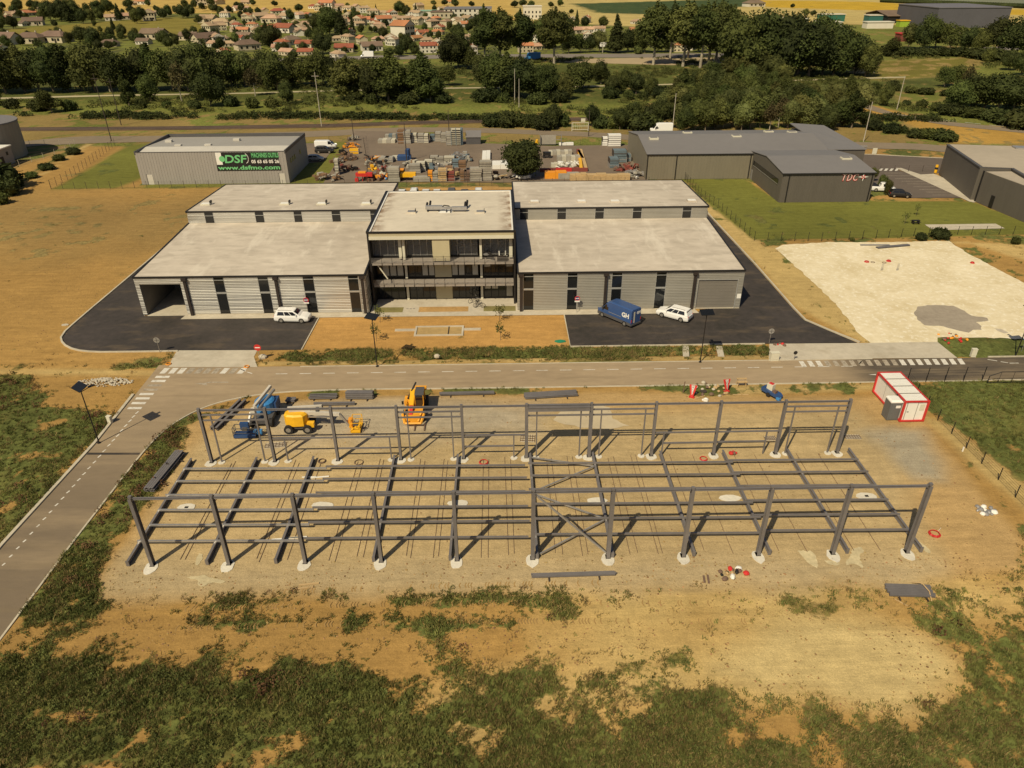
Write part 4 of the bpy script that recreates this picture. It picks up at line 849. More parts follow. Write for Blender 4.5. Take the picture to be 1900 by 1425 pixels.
def coil(label, px, r, m, col2=None, tilt=0, turns=3, cat='coil', group='coils on site'):
    x, y = GXY(*px); o_ = thing("hose_coil", label, cat, (x, y, 0), random.random(), group); n = 20
    for k in range(turns):
        rr = r*(1-.1*k); pts = [(rr*math.cos(2*PI*i/n)*(1+.06*math.sin(3*i)), rr*math.sin(2*PI*i/n), .06+.05*k) for i in range(n+1)]; MB().tube(pts,.035,5).build("loop", M[m], o_)
    return o_
c = coil("red hose coil lying right of the last near column", Z(1400,640,3.8,1268,1335), .45, 'red'); MB().tube([(.45,0,.05),(1.2,.1,.03)],.015,4).build("tail", M['white'], c)
coil("dark and red cable coil between third and fourth rafters", Z(450,690,3.8,560,632), .35, 'rust', turns=2); coil("dark cable loop left of the fourth rafter, with red stake", Z(450,690,3.8,820,640), .4, 'rust', turns=1)
coil("brown cable coil left of the centre column", Z(450,690,3.8,1700,640), .42, 'red', turns=2); coil("red and black strap coil right of the seventh rafter", Z(900,690,3.8,1540,615), .35, 'red', turns=2)
coil("red hose coil on the white gravel, left one", Z(1400,320,3.8,790,632), .35, 'red', turns=3); coil("red hose coil on the white gravel, right one", Z(1400,320,3.8,945,627), .35, 'red', turns=4)
coil("grey ring beside the left red coil on the white gravel", Z(1400,320,3.8,833,635), .28, 'rust', turns=1); coil("grey ring beside the right red coil on the white gravel", Z(1400,320,3.8,914,638), .28, 'rust', turns=1)
coil("small red cone pile at the right of the white gravel", Z(1400,320,3.8,1535,640), .3, 'red', turns=4)
for k, (x, y) in enumerate([(895,692),(1005,692)]):
    gx_, gy_ = GXY(*Z(1400,320,3.8,x,y)); t = thing("rebar_cage", ["left","right"][k]+" grey rebar bundle standing in the white gravel", 'rebar', (gx_,gy_,0), 0, 'rebar bundles on the white gravel')
    for a in range(5): MB().cyl((-.15+.07*a,0,0),(-.1+.07*a,.05,1.1+.1*(a % 2)),.018,n=4).build("bar", M['galv'], t)
def sack_pile(label, px, n, r, ms, seed, name="rubble_pile", cat='pile', group=None, h=.12, big=1.0):
    x, y = GXY(*px); rr = random.Random(seed); o_ = thing(name, label, cat, (x, y, 0), 0, group)
    for k in range(n):
        a = rr.random()*6.28; d = rr.random()**.6*r; s = rr.uniform(.12,.3)*big; q = rr.random()
        if big > 1 and q < .4: b = MB().cbox(0,0,0,s*2.2,s*1.3,s*1.1,0)
        elif big > 1 and q < .75: b = MB().bar((-s*2.2,0,-s*.2),(s*2.2,s*.3,s*rr.uniform(-.2,.9)),s*.35,s*.35).bar((-s*1.8,s*.5,0),(s*2,s*.2,s*.3),s*.3,s*.3)
        else: b = MB().ball((0,0,0),(s,s*rr.uniform(.6,1),s*.7),7,4)
        b.build("lump", M[rr.choice(ms)], o_, loc=(d*math.cos(a)*1.4,d*math.sin(a),s*.35+rr.random()*h*(1-d/r*.5)), rz=rr.random()*3)
sack_pile("tool bags and yellow boards at the right front of the platform", Z(900,1050,3.8,1750,75), 14, .9, ['rust','white','wood','red','black'], 3, "tool_pile", 'tools')
sack_pile("earth and stones heaped beside the red and white barrier", Z(1230,680,8.26,720,360), 24, 1.5, ['concrete','wood','rust'], 4, "rubble_pile", 'rubble')
sack_pile("small red lumps at the foot of the seventh rafter gap", Z(900,690,3.8,1745,575), 7, .25, ['red','rust'], 5, "cable_pile", 'cable')
sack_pile("crumpled silver plastic sheet at the right edge of the platform", Z(1400,640,3.8,1625,1170), 16, .6, ['white','galv'], 6, "plastic_sheet", 'plastic', h=.02)
sack_pile("white crumpled sacks on the platform behind the far row", Z(1230,680,8.26,660,545), 6, .5, ['white','pad'], 7, "white_sack", 'sack', h=.02)
sack_pile("orange netting dumped at the corner of the white plot", Z(1400,320,3.8,1400,1175), 16, 1.6, ['red','orange','rust'], 8, "safety_netting", 'netting', h=.02)
sack_pile("red rags at the left end of the right crossing slab", Z(1400,320,3.8,175,1218), 7, .5, ['red','rust'], 12, "red_rag", 'rag', h=.02)
def rebar_mat(label, px, w, d):
    x, y = GXY(*px); o_ = thing("mesh_mat", label, 'steel mesh', (x, y, .03), random.uniform(-.2,.2), 'mesh mats on the platform')
    for k in range(7): MB().bar((-w/2,-d/2+d*k/6,0),(w/2,-d/2+d*k/6,0),.035,.03).build("wire", M['rust'] if k % 2 else M['pad'], o_); MB().bar((-w/2+w*k/6,-d/2,.03),(-w/2+w*k/6,d/2,.03),.03,.03).build("wire", M['rust'], o_)
rebar_mat("reddish mesh mat under the second far column", Z(420,700,9.5,870,1200), 2.0, .8); rebar_mat("reddish mesh mat left of the centre far column", Z(900,690,3.8,300,470), 1.4, 1.2)
rebar_mat("reddish mesh mat right of the last far column", Z(1400,640,3.8,690,650), 1.5, .7); rebar_mat("pale mesh mat left of the tenth far column", Z(1400,640,3.8,110,660), 1.1, .7)
# stone heap by the left road
x, y = GXY(*Z(0,640,3.8,740,265)); sp = thing("stone_heap", "low heap of broken stones beside the dirt track", 'stone heap', (x, y, 0)); rr = random.Random(5)
hb = MB()
for k in range(260):
    a = rr.random()*6.28; d = rr.random()**.7; s = rr.uniform(.07,.17); hb.ball((d*math.cos(a)*3.2,d*math.sin(a)*1.0,.05+.28*(1-d)),(s,s*.8,s*.6),6,4)
tag(hb.build("stones", M['concrete'], sp), kind='stuff')
# ------------------------------------------------------------ vehicles
def loft(mb, secs, mi=0, cap=True):
    n = len(secs[0]); vs = [p for s in secs for p in s]; fs = []
    for k in range(len(secs)-1):
        for i in range(n): fs.append((k*n+i, k*n+(i+1) % n, (k+1)*n+(i+1) % n, (k+1)*n+i))
    if cap: fs += [tuple(range(n))[::-1], tuple(range((len(secs)-1)*n, len(secs)*n))]
    return mb.add(vs, fs, mi)
def body_sec(x, hw, zl, zb, ins=.06):
    return [(x,-hw+ins,zl),(x,-hw,zl+.18),(x,-hw,zb-.22),(x,-hw+ins,zb-.03),(x,-hw*.7,zb),(x,hw*.7,zb),(x,hw-ins,zb-.03),(x,hw,zb-.22),(x,hw,zl+.18),(x,hw-ins,zl)][::-1]
def top_sec(x, hb, zb, ht, zt):
    return [(x,-hb,zb),(x,-ht-(hb-ht)*.08,zt-.05),(x,-ht+.08,zt),(x,ht-.08,zt),(x,ht+(hb-ht)*.08,zt-.05),(x,hb,zb)][::-1]
def wheels(r, xs, hw, rd, w=.22):
    for x in xs:
        for s in (-1, 1):
            t = MB().cyl((x,s*(hw-w),rd),(x,s*hw,rd),rd,n=16).build("wheel", M['tyre'], r, smooth=False)
            MB().cyl((x,s*(hw-.03),rd),(x,s*(hw+.012),rd),rd*.6,n=12).build("rim", M['rim'], t)
def car(label, loc, rz, paint, style='suv', group=None, cat='car'):
    r = thing("car", label, cat, loc, rz, group); m = M[paint]
    W = .9
    if style == 'suv': L, zb, zt, roof = 2.33, 1.06, 1.66, [(-2.22,.03),(-1.92,.93),(-1.2,1.0),(.0,1.0),(.35,.93),(1.18,.03)]
    elif style == 'hatch': L, zb, zt, roof = 2.05, .95, 1.46, [(-2.0,.03),(-1.6,.85),(-1.0,1.0),(.1,1.0),(.4,.9),(1.15,.03)]
    elif style == 'pickup': L, zb, zt, roof = 2.5, 1.05, 1.72, [(-.62,.03),(-.5,.9),(-.2,1.0),(.5,1.0),(.75,.9),(1.4,.03)]
    b = MB(); hood = zb-.12
    loft(b, [body_sec(-L,W*.86,.32,zb-.16),body_sec(-L+.12,W*.96,.28,zb-.03),body_sec(-L+.5,W,.25,zb),body_sec(.2,W,.25,zb),body_sec(1.15,W,.25,zb-.01),body_sec(L-.45,W*.98,.26,hood-.02),body_sec(L-.1,W*.92,.30,hood-.14),body_sec(L,W*.80,.34,hood-.28)])
    bo = b.build("body", m, r, smooth=False)
    g = MB(); hb, ht = W*.95, W*.74
    loft(g, [top_sec(x, hb*(.97 if f < .1 else 1), zb-.03, ht+(hb-ht)*(1-f), zb+(zt-zb)*f) for x, f in roof]); g.build("roof", m, r)
    # glass sits just proud of the cabin
    def sy(z): return hb+(ht-hb)*(z-zb)/(zt-zb)+.012
    z0, z1 = zb+.03, zt-.13
    xa, xb = roof[1][0]+.22, roof[-2][0]
    for s in (-1, 1):
        q = [(roof[0][0]+.42,z0),(roof[-1][0]-.28,z0),(xb-.08,z1),(xa+.02,z1)]
        cuts = [(0,.36),(.40,.68),(.72,1)] if style == 'suv' else [(0,.46),(.5,1)] if style == 'hatch' else [(0.1,1)]
        for a, c in cuts:
            P = [(q[0][0]+(q[1][0]-q[0][0])*a,z0),(q[0][0]+(q[1][0]-q[0][0])*c,z0),(q[3][0]+(q[2][0]-q[3][0])*c,z1),(q[3][0]+(q[2][0]-q[3][0])*a,z1)]
            v = [(x,s*sy(z),z) for x, z in P]; v2 = [(x,s*(sy(z)-.03),z) for x, z in P]
            MB().add(v+v2, [(0,1,2,3) if s < 0 else (3,2,1,0),(0,4,5,1),(1,5,6,2),(2,6,7,3),(3,7,4,0)]).build("window", M['carglass'], r)
    def screen(x0, za, x1, zb_, name, d):
        w0, w1 = sy(za)-.09, sy(zb_)-.07
        MB().add([(x0+d,-w0,za),(x0+d,w0,za),(x1+d,w1,zb_),(x1+d,-w1,zb_)], [(0,1,2,3) if d > 0 else (3,2,1,0)]).build(name, M['carglass'], r)
    fx = roof[-1][0]; fz = roof[-2][0]; t = .85
    screen(fx-.08, zb+.04, fz+.08, zb+(zt-zb)*.84, "windscreen", .035)
    bx = roof[0][0]; bz = roof[1][0]
    screen(bx+.10, zb+.08, bz-.02, zb+(zt-zb)*.80, "rear_window", -.035)
    for s in (-1, 1):
        MB().cbox(L-.06,s*W*.66,.72,.10,.26,.14).build("headlight", M['galv'], r); MB().cbox(-L+.06,s*W*.76,.86,.10,.16,.22).build("tail_light", M['red'], r)
        MB().cbox(roof[-1][0]-.45,s*(W+.06),zb+.05,.12,.16,.12).build("mirror", m, r)
    if style == 'suv':
        for s in (-1, 1): MB().bar((-1.7,s*.56,zt+.03),(.1,s*.56,zt+.03),.04,.05).build("roof_rail", M['alu'], r)
    if style == 'pickup': MB().box(-2.3,-.75,-.7,.7,zb+.005,zb+.02).build("load_bed", M['black'], r)
    MB().box(-L-.03,-L+.12,-.7,.7,.34,.5).build("bumper", M['greyplast'], r)
    wheels(r, (-1.36,1.36) if style != 'hatch' else (-1.2,1.25), W+.01, .36 if style != 'hatch' else .31)
    return r
def van(label, loc, rz, paint, L=2.95, H=2.55, group=None, logo=False):
    r = thing("van", label, 'van', loc, rz, group); m = M[paint]; W = 1.0
    def sec(x, zt, hw=W, ht=.84, zl=.34): return [(x,-hw+.03,zl),(x,-hw,zl+.5),(x,-hw*.985,1.15),(x,-ht-.06,zt-.10),(x,-ht+.1,zt),(x,ht-.1,zt),(x,ht+.06,zt-.10),(x,hw*.985,1.15),(x,hw,zl+.5),(x,hw-.03,zl)][::-1]
    b = MB(); loft(b, [sec(-L,H-.05,W*.97),sec(-L+.1,H),sec(.6,H),sec(L-1.75,H-.12),sec(L-1.45,H-.4,W,.80),sec(L-.72,1.28,W*.98,.78),sec(L-.15,1.02,W*.92,.72,.36),sec(L,.82,W*.84,.66,.40)]); b.build("body", m, r)
    MB().box(-L+.02,L-.12,-W-.012,W+.012,.34,.72).build("side_trim", M['greyplast'], r)
    MB().add([(L-.70,-.80,1.32),(L-.70,.80,1.32),(L-1.42,.76,H-.42),(L-1.42,-.76,H-.42)], [(0,1,2,3)]).add([],[]).build("windscreen", M['carglass'], r, loc=(.05,0,.02))
    for s in (-1, 1):
        MB().add([(L-1.95,s*(W+.01),1.3),(L-.98,s*(W+.0),1.3),(L-1.45,s*(W-.08),2.0),(L-1.95,s*(W-.10),2.0)], [(0,1,2,3) if s < 0 else (3,2,1,0)]).build("window", M['carglass'], r)
        MB().cbox(L-1.1,s*(W+.16),1.5,.16,.24,.34).build("mirror", M['greyplast'], r)
        MB().cbox(L-.2,s*.72,.86,.14,.30,.24).build("headlight", M['galv'], r); MB().cbox(-L,s*(W-.1),1.0,.06,.12,.4).build("tail_light", M['red'], r)
    MB().box(-L-.10,-L,-.95,.95,.34,.55).build("bumper", M['greyplast'], r)
    for s in (-1, 1): MB().box(-L-.02,-L+.0,s*.03 if s > 0 else -.88,.88 if s > 0 else -.03,.62,H-.2).build("rear_door", m, r)
    MB().box(-L-.035,-L-.021,.26,.50,.7,H-.35).build("door_stripe", M['cream'], r)
    wheels(r, (-L+1.05,L-.95), W+.02, .36)
    return r
def text(name, body, parent, m, size, loc, rot, sx=1.0, ext=.01, align='CENTER', shear=0.0, bold=0.0, fit=None):
    cu = bpy.data.curves.new(name, 'FONT'); cu.body = body; cu.size = size; cu.align_x = align; cu.align_y = 'CENTER'; cu.extrude = ext; cu.shear = shear; cu.offset = bold; cu.resolution_u = 3
    t = bpy.data.objects.new(name, cu); COL.objects.link(t); bpy.context.view_layer.update()
    me = bpy.data.meshes.new_from_object(t.evaluated_get(bpy.context.evaluated_depsgraph_get())); bpy.data.objects.remove(t); me.materials.clear(); me.materials.append(m)
    o = obj(name, me, parent, loc); o.rotation_euler = rot
    if fit:
        c = [v.co for v in me.vertices]; w_ = max(p.x for p in c)-min(p.x for p in c); h_ = max(p.y for p in c)-min(p.y for p in c); o.scale = (fit[0]/w_, fit[1]/h_, 1)
        my = (max(p.y for p in c)+min(p.y for p in c))/2
        for v in me.vertices: v.co.y -= my
    else: o.scale = (sx, 1, 1)
    return o
def heading(a, b): return math.atan2(b[1]-a[1], b[0]-a[0])
car("white estate car parked alone on the dark drive left of the forecourt", (-29.9, 45.35, .01), rad(-4), 'whitep')
h = heading((21.0,43.03),(19.24,44.94)); car("white estate car parked askew beside the blue van", (20.1+.75, 44.0+.75, .01), rad(143), 'whitep')
bv = van("dark blue high-roof delivery van with white lettering", (13.35, 44.35, .01), rad(128+2), 'bluep', group=None)
text("logo", "GH", bv, M['white'], .85, (-2.0, 1.012, 1.55), (PI/2, 0, PI), 1.0, bold=.03); text("logo", "GH", bv, M['white'], .5, (-2.975,-.45,1.9), (PI/2, 0, -PI/2), 1.0, bold=.02)
MB().box(-1.3,.9,1.004,1.012,1.10,1.17).build("lettering_line", M['galv'], bv)
for k, (x, p, s, l) in enumerate([(745.5,'whitep','hatch',"white car, leftmost of the row parked behind the office"),(768,'whitep','suv',"white car, second from left in the row behind the office"),(790,'whitep','hatch',"white car, third from left in the row behind the office"),(810.5,'whitep','hatch',"white car, fourth from left in the row behind the office"),(837.6,'greyplast','suv',"dark grey car, left one of the two dark cars behind the office"),(861.8,'greyplast','hatch',"dark grey car, right one of the two dark cars behind the office"),(888,'whitep','suv',"white car, rightmost of the row parked behind the office")]):
    g = G(x,351,1.5); car(l, (g[0], g[1]-1.0, .0), rad(-90), p, s, 'cars parked behind the office')
van("white van beside the pale grey building", (-46.9,150.6,.02), 0, 'whitep', 2.7, 2.1); car("black car in front of the white van by the pale grey building", (-46.3,145.8,.02), 0, 'black', 'suv'); car("silver blue hatchback nearest the pale grey building", (-46.7,137.2,.02), 0, 'galv', 'hatch')
car("black hatchback parked at the lawn edge of the car park", (78.7,100.9,.03), rad(-14), 'black', 'hatch'); car("white pickup car between the young trees of the car park", (77.2,105.3,.03), rad(-14), 'whitep', 'pickup'); car("dark car half hidden behind the white pickup", (75.4,108.6,.03), rad(-14), 'black', 'hatch')
van("white van driving on the back road behind the grey hall", (43.5,167.0,.03), PI, 'whitep', 3.0, 2.7); 
g = G(681,108); van("white van driving on the main road below the houses", (g[0],g[1]+1,.05), PI, 'whitep', 3.4, 3.2)
g = G(988,112); van("blue truck half hidden by trees at the main road", (g[0],g[1],.05), PI, 'blue', 4.0, 3.6)

# ------------------------------------------------------------ machines
def fat_wheel(p, x, y, r, w, m='tyre'):
    t = MB().cyl((x,y-w/2,r),(x,y+w/2,r),r,n=18).build("wheel", M[m], p); MB().cyl((x,y-w/2-.012,r),(x,y+w/2+.012,r),r*.55,n=12).build("rim", M['rim'], t)
def rounded(pts, z0, z1, bev=.12):   # plan outline with a sloped shoulder
    mb = MB(); c = np.mean(np.array(pts), 0); inn = [tuple(c+(np.array(p)-c)*(1-bev)) for p in pts]
    loft(mb, [[(x,y,z0) for x,y in pts],[(x,y,z1-.15) for x,y in pts],[(x,y,z1) for x,y in inn]]); return mb
def basket(p, m, cx, cy, z, w=.8, d=1.5):
    b = MB()
    for x in (-w/2,w/2):
        for y in (-d/2,0,d/2): b.bar((cx+x,cy+y,z),(cx+x,cy+y,z+1.1),.05,.05,(0,1,0))
    for zz in (.55,1.1):
        for s in (-1,1): b.bar((cx+s*w/2,cy-d/2,z+zz),(cx+s*w/2,cy+d/2,z+zz),.05,.05); b.bar((cx-w/2,cy+s*d/2,z+zz),(cx+w/2,cy+s*d/2,z+zz),.05,.05)
    q = b.build("basket", m, p); MB().box(cx-w/2,cx+w/2,cy-d/2,cy+d/2,z-.05,z+.12).build("basket_floor", m, q)
    MB().cbox(cx+.1,cy-d/2+.15,z+.95,.5,.25,.35).build("control_box", M['greyplast'], q); return q
yl = thing("boom_lift", "yellow articulated boom lift with its basket lowered to the right", 'boom lift', (-22.85, 19.25, 0))
MB().box(-1.25,1.15,-.65,.65,.35,.72).build("chassis", M['greyplast'], yl)
for x in (-.95,.95):
    for y in (-.9,.85): fat_wheel(yl, x, y, .46, .34)
rounded([(-1.1,-.72),(-.3,-.86),(.6,-.78),(.9,-.3),(.9,.3),(.6,.72),(-.3,.8),(-1.0,.66),(-1.38,.3),(-1.38,-.35)],.74,2.0,.2).build("turret_cover", M['yellow'], yl)
MB().cbox(1.25,-.55,.85,.7,.5,.5).build("front_cover", M['yellow'], yl); MB().cyl((-.2,0,1.97),(-.2,0,1.99),.1,n=8).build("vent", M['black'], yl)
MB().bar((-1.1,.35,2.2),(2.3,.6,2.25),.26,.30).bar((-.9,.0,2.12),(1.2,.2,2.05),.2,.2).build("lower_boom", M['cream_arm'], yl); MB().bar((.2,.15,1.85),(4.25,-.35,1.85),.30,.34).build("upper_boom", M['cream_arm'], yl)
MB().bar((.9,-.1,1.45),(3.2,-.2,1.45),.12,.12).build("boom_ram", M['alu'], yl); MB().cbox(1.95,.1,2.0,.3,.4,.7).build("knuckle", M['greyplast'], yl)
MB().bar((4.25,-.35,1.85),(5.05,-.4,.55),.2,.22).build("jib", M['alu'], yl); basket(yl, M['yellow'], 5.75, -.25, .12, .95, 1.7)
MB().cbox(5.2,-.2,.75,.35,.5,1.0).build("basket_mount", M['orange'], yl)
bl_ = thing("boom_lift", "blue boom lift with cream telescopic arm and basket at the left", 'boom lift', (-26.9, 20.9, 0))
MB().box(-.95,1.0,-1.4,1.4,.4,.8).build("chassis", M['greyplast'], bl_)
for x in (-1.0,1.0):
    for y in (-1.15,1.15): fat_wheel(bl_, 0, 0, .45, .34) if False else MB().cyl((x-.17*np.sign(x),y,.46),(x+.17*np.sign(x),y,.46),.46,n=16).build("wheel", M['tyre'], bl_)
rounded([(1.0*math.cos(a)*1.0,.8+1.2*math.sin(a)) for a in np.arange(16)*2*PI/16],.85,2.1,.2).build("turret_cover", M['blue'], bl_)
MB().cbox(.75,1.2,1.3,.9,1.5,1.0).build("engine_cover", M['navy'], bl_)
MB().bar((.35,2.3,2.75),(-.45,-1.1,2.35),.26,.30).bar((-.45,-1.1,2.35),(-.30,-1.2,2.0),.3,.3).build("main_boom", M['cream_arm'], bl_); MB().bar((.72,2.2,2.4),(-.1,-.9,2.0),.2,.22).build("riser_boom", M['alu'], bl_)
MB().cbox(-.55,-1.35,1.95,.45,.5,.6).build("knuckle", M['cream_arm'], bl_); MB().bar((-.75,-1.45,1.9),(-1.05,-2.1,.7),.2,.2).build("jib", M['white'], bl_)
MB().cbox(-1.25,-2.5,.95,.85,.35,.8).build("control_panel", M['navy'], bl_); bq = basket(bl_, M['greyplast'], -1.1, -3.0, .1, 2.2, .8); MB().box(-2.2,0.0,-3.42,-2.58,.08,.42).build("basket_tray", M['navy'], bl_); MB().cbox(.1,-2.8,.4,.8,.4,.5).build("tool_bin", M['blue'], bl_)
th = thing("telehandler", "orange telehandler with dark cab facing the site, forks lowered", 'telehandler', (-11.3, 22.1, 0))
for x in (-.95,.95):
    for y in (-1.5,1.4): MB().cyl((x-.2,y,.58),(x+.2,y,.58),.58,n=16).build("wheel", M['tyre'], th)
MB().box(-.75,.75,-2.1,2.2,.5,1.0).build("chassis", M['amber'], th)
rounded([(.02,-.7),(.85,-.7),(.85,.9),(.02,.9)],1.0,2.45,.12).build("cab", M['carglass'], th); MB().box(.0,.9,-.75,.95,2.451,2.5).build("cab_roof", M['greyplast'], th)
for x in (.0,.87):
    for y in (-.72,.9): MB().box(x-.03,x+.03,y-.03,y+.03,1.0,2.45).build("cab_pillar", M['amber'], th)
MB().bar((-.42,1.3,1.85),(-.35,-1.1,1.35),.46,.46).build("boom", M['yellow'], th); MB().box(-.15,1.05,1.25,1.55,1.9,2.3).build("boom_tail", M['amber'], th)
MB().bar((-.35,-1.1,1.35),(-.35,-2.3,.75),.34,.34).build("boom_head", M['red'], th); MB().box(-.9,.6,-2.5,-2.35,.15,1.1).build("carriage", M['amber'], th)
for s in (-1,1): MB().bar((s*.8,-1.9,1.05),(s*.55-.05,-2.45,.35),.16,.5).build("mudguard", M['amber'], th); MB().bar((s*.5+.6,-2.5,.14),(s*.5+.6,-3.7,.08),.12,.06).build("fork", M['rust'], th)
MB().cbox(-.95,.5,1.1,.55,1.2,.5).build("engine_cover", M['amber'], th); MB().tube([(-1.2,-2.0,1.0),(-.9,-3.0,.5),(.75,-3.0,.5),(1.0,-2.0,1.0)],.13,5).build("front_guard", M['amber'], th); MB().bar((-.85,.2,1.5),(-.1,1.9,2.5),.14,.14).build("ram", M['black'], th); MB().cbox(-1.3,-.6,1.5,.2,.12,.35).build("mirror", M['black'], th)
for s in (-1,1): MB().bar((s*.9-.05,-2.0,1.35),(s*.9-.05,.2,1.35),.08,.08).build("side_rail", M['amber'], th)
# small site plant by the road
x, y = GXY(*Z(1230,680,8.26,1650,440)); gc = thing("compressor_cart", "small blue cart carrying a cream tank at the platform edge", 'cart', (x, y, 0), rad(-55))
loft(MB(), [[(-1.0,-.45,.35),(-1.0,.45,.35),(-1.0,.45,.75),(-1.0,-.45,.75)],[(.9,-.5,.3),(.9,.5,.3),(.9,.5,.55),(.9,-.5,.55)],[(1.3,-.3,.3),(1.3,.3,.3),(1.3,.3,.45),(1.3,-.3,.45)]]).build("tray", M['bluegrey'] if 'bluegrey' in M else M['navy'], gc)
MB().cbox(-.2,.1,.95,.7,.55,.75).build("tank", M['cream'], gc); MB().cbox(-.2,.1,1.36,.5,.35,.08).build("lid", M['red'], gc); MB().cbox(.5,-.1,.7,.4,.4,.35).build("engine", M['rust'], gc)
for s in (-.5,.5): MB().cyl((0,s-.08,.25),(0,s+.08,.25),.25,n=10).build("wheel", M['tyre'], gc)
MB().cbox(1.2,-.3,.25,.4,.4,.3).build("bucket", M['blue'], gc)
for k, (px, py, l, tl) in enumerate([(440,470,"leaning red and white road barrier beside the green bush",.5),(975,380,"upright red and white road barrier on the platform edge",.15)]):
    x, y = GXY(*Z(1230,680,8.26,px,py)); b = thing("road_barrier", l, 'barrier', (x, y, 0), .2 if k else -.4, 'red and white barriers')
    MB().add([(-.12,0,.02),(.12,0,.02),(.42,.35,1.35),(-.42,.35,1.35),(-.12,-.06,.02),(.12,-.06,.02),(.42,.29,1.35),(-.42,.29,1.35)],[(0,1,2,3),(7,6,5,4),(0,4,5,1),(1,5,6,2),(2,6,7,3),(3,7,4,0)]).build("board", M['red'], b)
    MB().add([(-.02,-.065,.3),(.02,-.065,.3),(.2,.27,1.35),(-.2,.27,1.35),(-.02,-.08,.3),(.02,-.08,.3),(.2,.26,1.36),(-.2,.26,1.36)],[(7,6,5,4),(3,2,6,7),(0,4,5,1)][:1]+[(4,5,6,7)]).build("white_stripe", M['white'], b)
    MB().box(-.3,.3,-.2,.2,0,.08).build("foot", M['red'], b)
x, y = GXY(*Z(1230,680,8.26,1205,300)); b = thing("trestle", "small timber trestle stand behind the far row", 'trestle', (x,y,0))
MB().box(-.55,.55,-.15,.15,.5,.6).box(-.55,.55,.2,.4,.75,.85).build("top", M['wood'], b)
for s in (-.4,.4): MB().bar((s,0,.5),(s*1.2,-.1,0),.07,.07).bar((s,.3,.75),(s*1.2,.45,0),.07,.07).build("leg", M['wood'], b)
x, y = GXY(*Z(1230,680,8.26,620,380)); tag(MB().cyl((x,y,0),(x,y,.06),.38,n=14).build("drain_cover", M['darkpole']), "round dark drain cover between the two barriers", 'drain cover')
x, y = GXY(*Z(1230,680,8.26,310,400)); tag(MB().bar((x,y,.0),(x+.05,y,1.4),.08,.08,(0,1,0)).build("stake", M['rust']), "dark stake standing left of the leaning barrier", 'stake')
# site cabin and toilet
sc = thing("site_cabin", "white site cabin with red frame at the right end of the platform", 'cabin', (39.8, 21.8, .05))
MB().box(-1.13,1.13,-2.92,2.92,.12,2.33).build("body", M['white'], sc)
e = MB()
for x in (-1.2,1.2):
    for y in (-3.0,3.0): e.box(x-.09,x+.09,y-.09,y+.09,0,2.45)
for z in (.07,2.38):
    for s in (-1,1): e.box(-1.11,1.11,s*3.0-.08,s*3.0+.08,z-.07,z+.07); e.box(s*1.2-.08,s*1.2+.08,-2.91,2.91,z-.07,z+.07)
e.build("frame", M['red'], sc)
for i in range(23): MB().box(-1.1,1.1,-2.88+i*.252,-2.88+i*.252+.19,2.34,2.42+.012*(i % 2)).build("roof_panel", M['white'], sc)
for y in (-1.5,0,1.5): MB().box(-1.1,1.1,y-.03,y+.03,2.33,2.47).build("roof_seam", M['darkpole'], sc)
MB().box(-.82,.18,-2.965,-2.925,.15,2.15).build("door", M['white'], sc); 
for a, b_ in ((-.88,-.82),(.18,.24)): MB().box(a,b_,-2.97,-2.922,.15,2.2).build("door_frame", M['galv'], sc)
MB().box(.5,1.0,-2.95,-2.925,1.25,2.0).build("window", M['cream'], sc); MB().box(-.75,-.55,-3.0,-2.966,1.1,1.16).build("door_handle", M['black'], sc)
for y in (-1.0,1.0): MB().box(-1.145,-1.13,y-.02,y+.02,.15,2.3).build("wall_seam", M['galv'], sc)
wc = thing("portable_toilet", "grey portable toilet with pale roof beside the site cabin", 'toilet', (37.95, 19.65, 0))
rounded([(-.58,-.58),(.58,-.58),(.58,.58),(-.58,.58)],.05,2.15,.02).build("wall", M['wc'], wc); rounded([(-.62,-.62),(.62,-.62),(.62,.62),(-.62,.62)],2.12,2.38,.25).build("roof", M['white'], wc)
MB().box(-.42,.42,-.60,-.585,.12,2.0).build("door", M['wc'], wc); MB().box(0,.48,-.615,-.601,1.5,1.8).build("sign", M['white'], wc); MB().cyl((.4,.4,2.3),(.4,.4,2.6),.05,n=6).build("vent_pipe", M['black'], wc)
for k, (px, py) in enumerate([(1880,940)]): pass
MB_ = Z38(1400,640,[(1465,750)])[0]; tag(MB().box(MB_[0]-.05,MB_[0]+.05,MB_[1]-.05,MB_[1]+.05,0,.5).build("marker_stake", M['white']), "short white stake at the grass edge right of the platform", 'stake')
# ------------------------------------------------------------ street lamps, signs, posts
def solar_lamp(px, py, label, rz, h=6.3):
    x, y = GXY(px, py); l = thing("street_lamp", label, 'street lamp', (x, y, 0), rz, 'solar street lamps')
    MB().cyl((0,0,0),(0,0,h),.07,.05,n=8).build("pole", M['black'], l); MB().cyl((0,0,0),(0,0,.06),.18,n=8).build("base", M['black'], l)
    P = MB(); c, s = math.cos(rad(22)), math.sin(rad(22)); vs = []
    for dz in (0,.05):
        for a, b_ in ((-.78,-.48),(.78,-.48),(.78,.48),(-.78,.48)): vs.append((a, b_*c, h+.15+b_*s+dz))
    P.add(vs,[(0,3,2,1),(4,5,6,7),(0,1,5,4),(1,2,6,5),(2,3,7,6),(3,0,4,7)]).build("solar_panel", M['glass'], l)
    MB().bar((0,0,h-.4),(0,1.0,h-.25),.05,.05).build("arm", M['black'], l); MB().cbox(0,1.05,h-.24,.28,.6,.08).build("lamp_head", M['black'], l); return l
solar_lamp(184,822,"solar street lamp leaning panel, beside the left road",rad(-35)); solar_lamp(700,680,"solar street lamp on the verge before the office",rad(-25))
solar_lamp(1299,672,"solar street lamp on the verge before the right warehouse",rad(5)); solar_lamp(1884,661,"solar street lamp at the right edge of the road",rad(10))
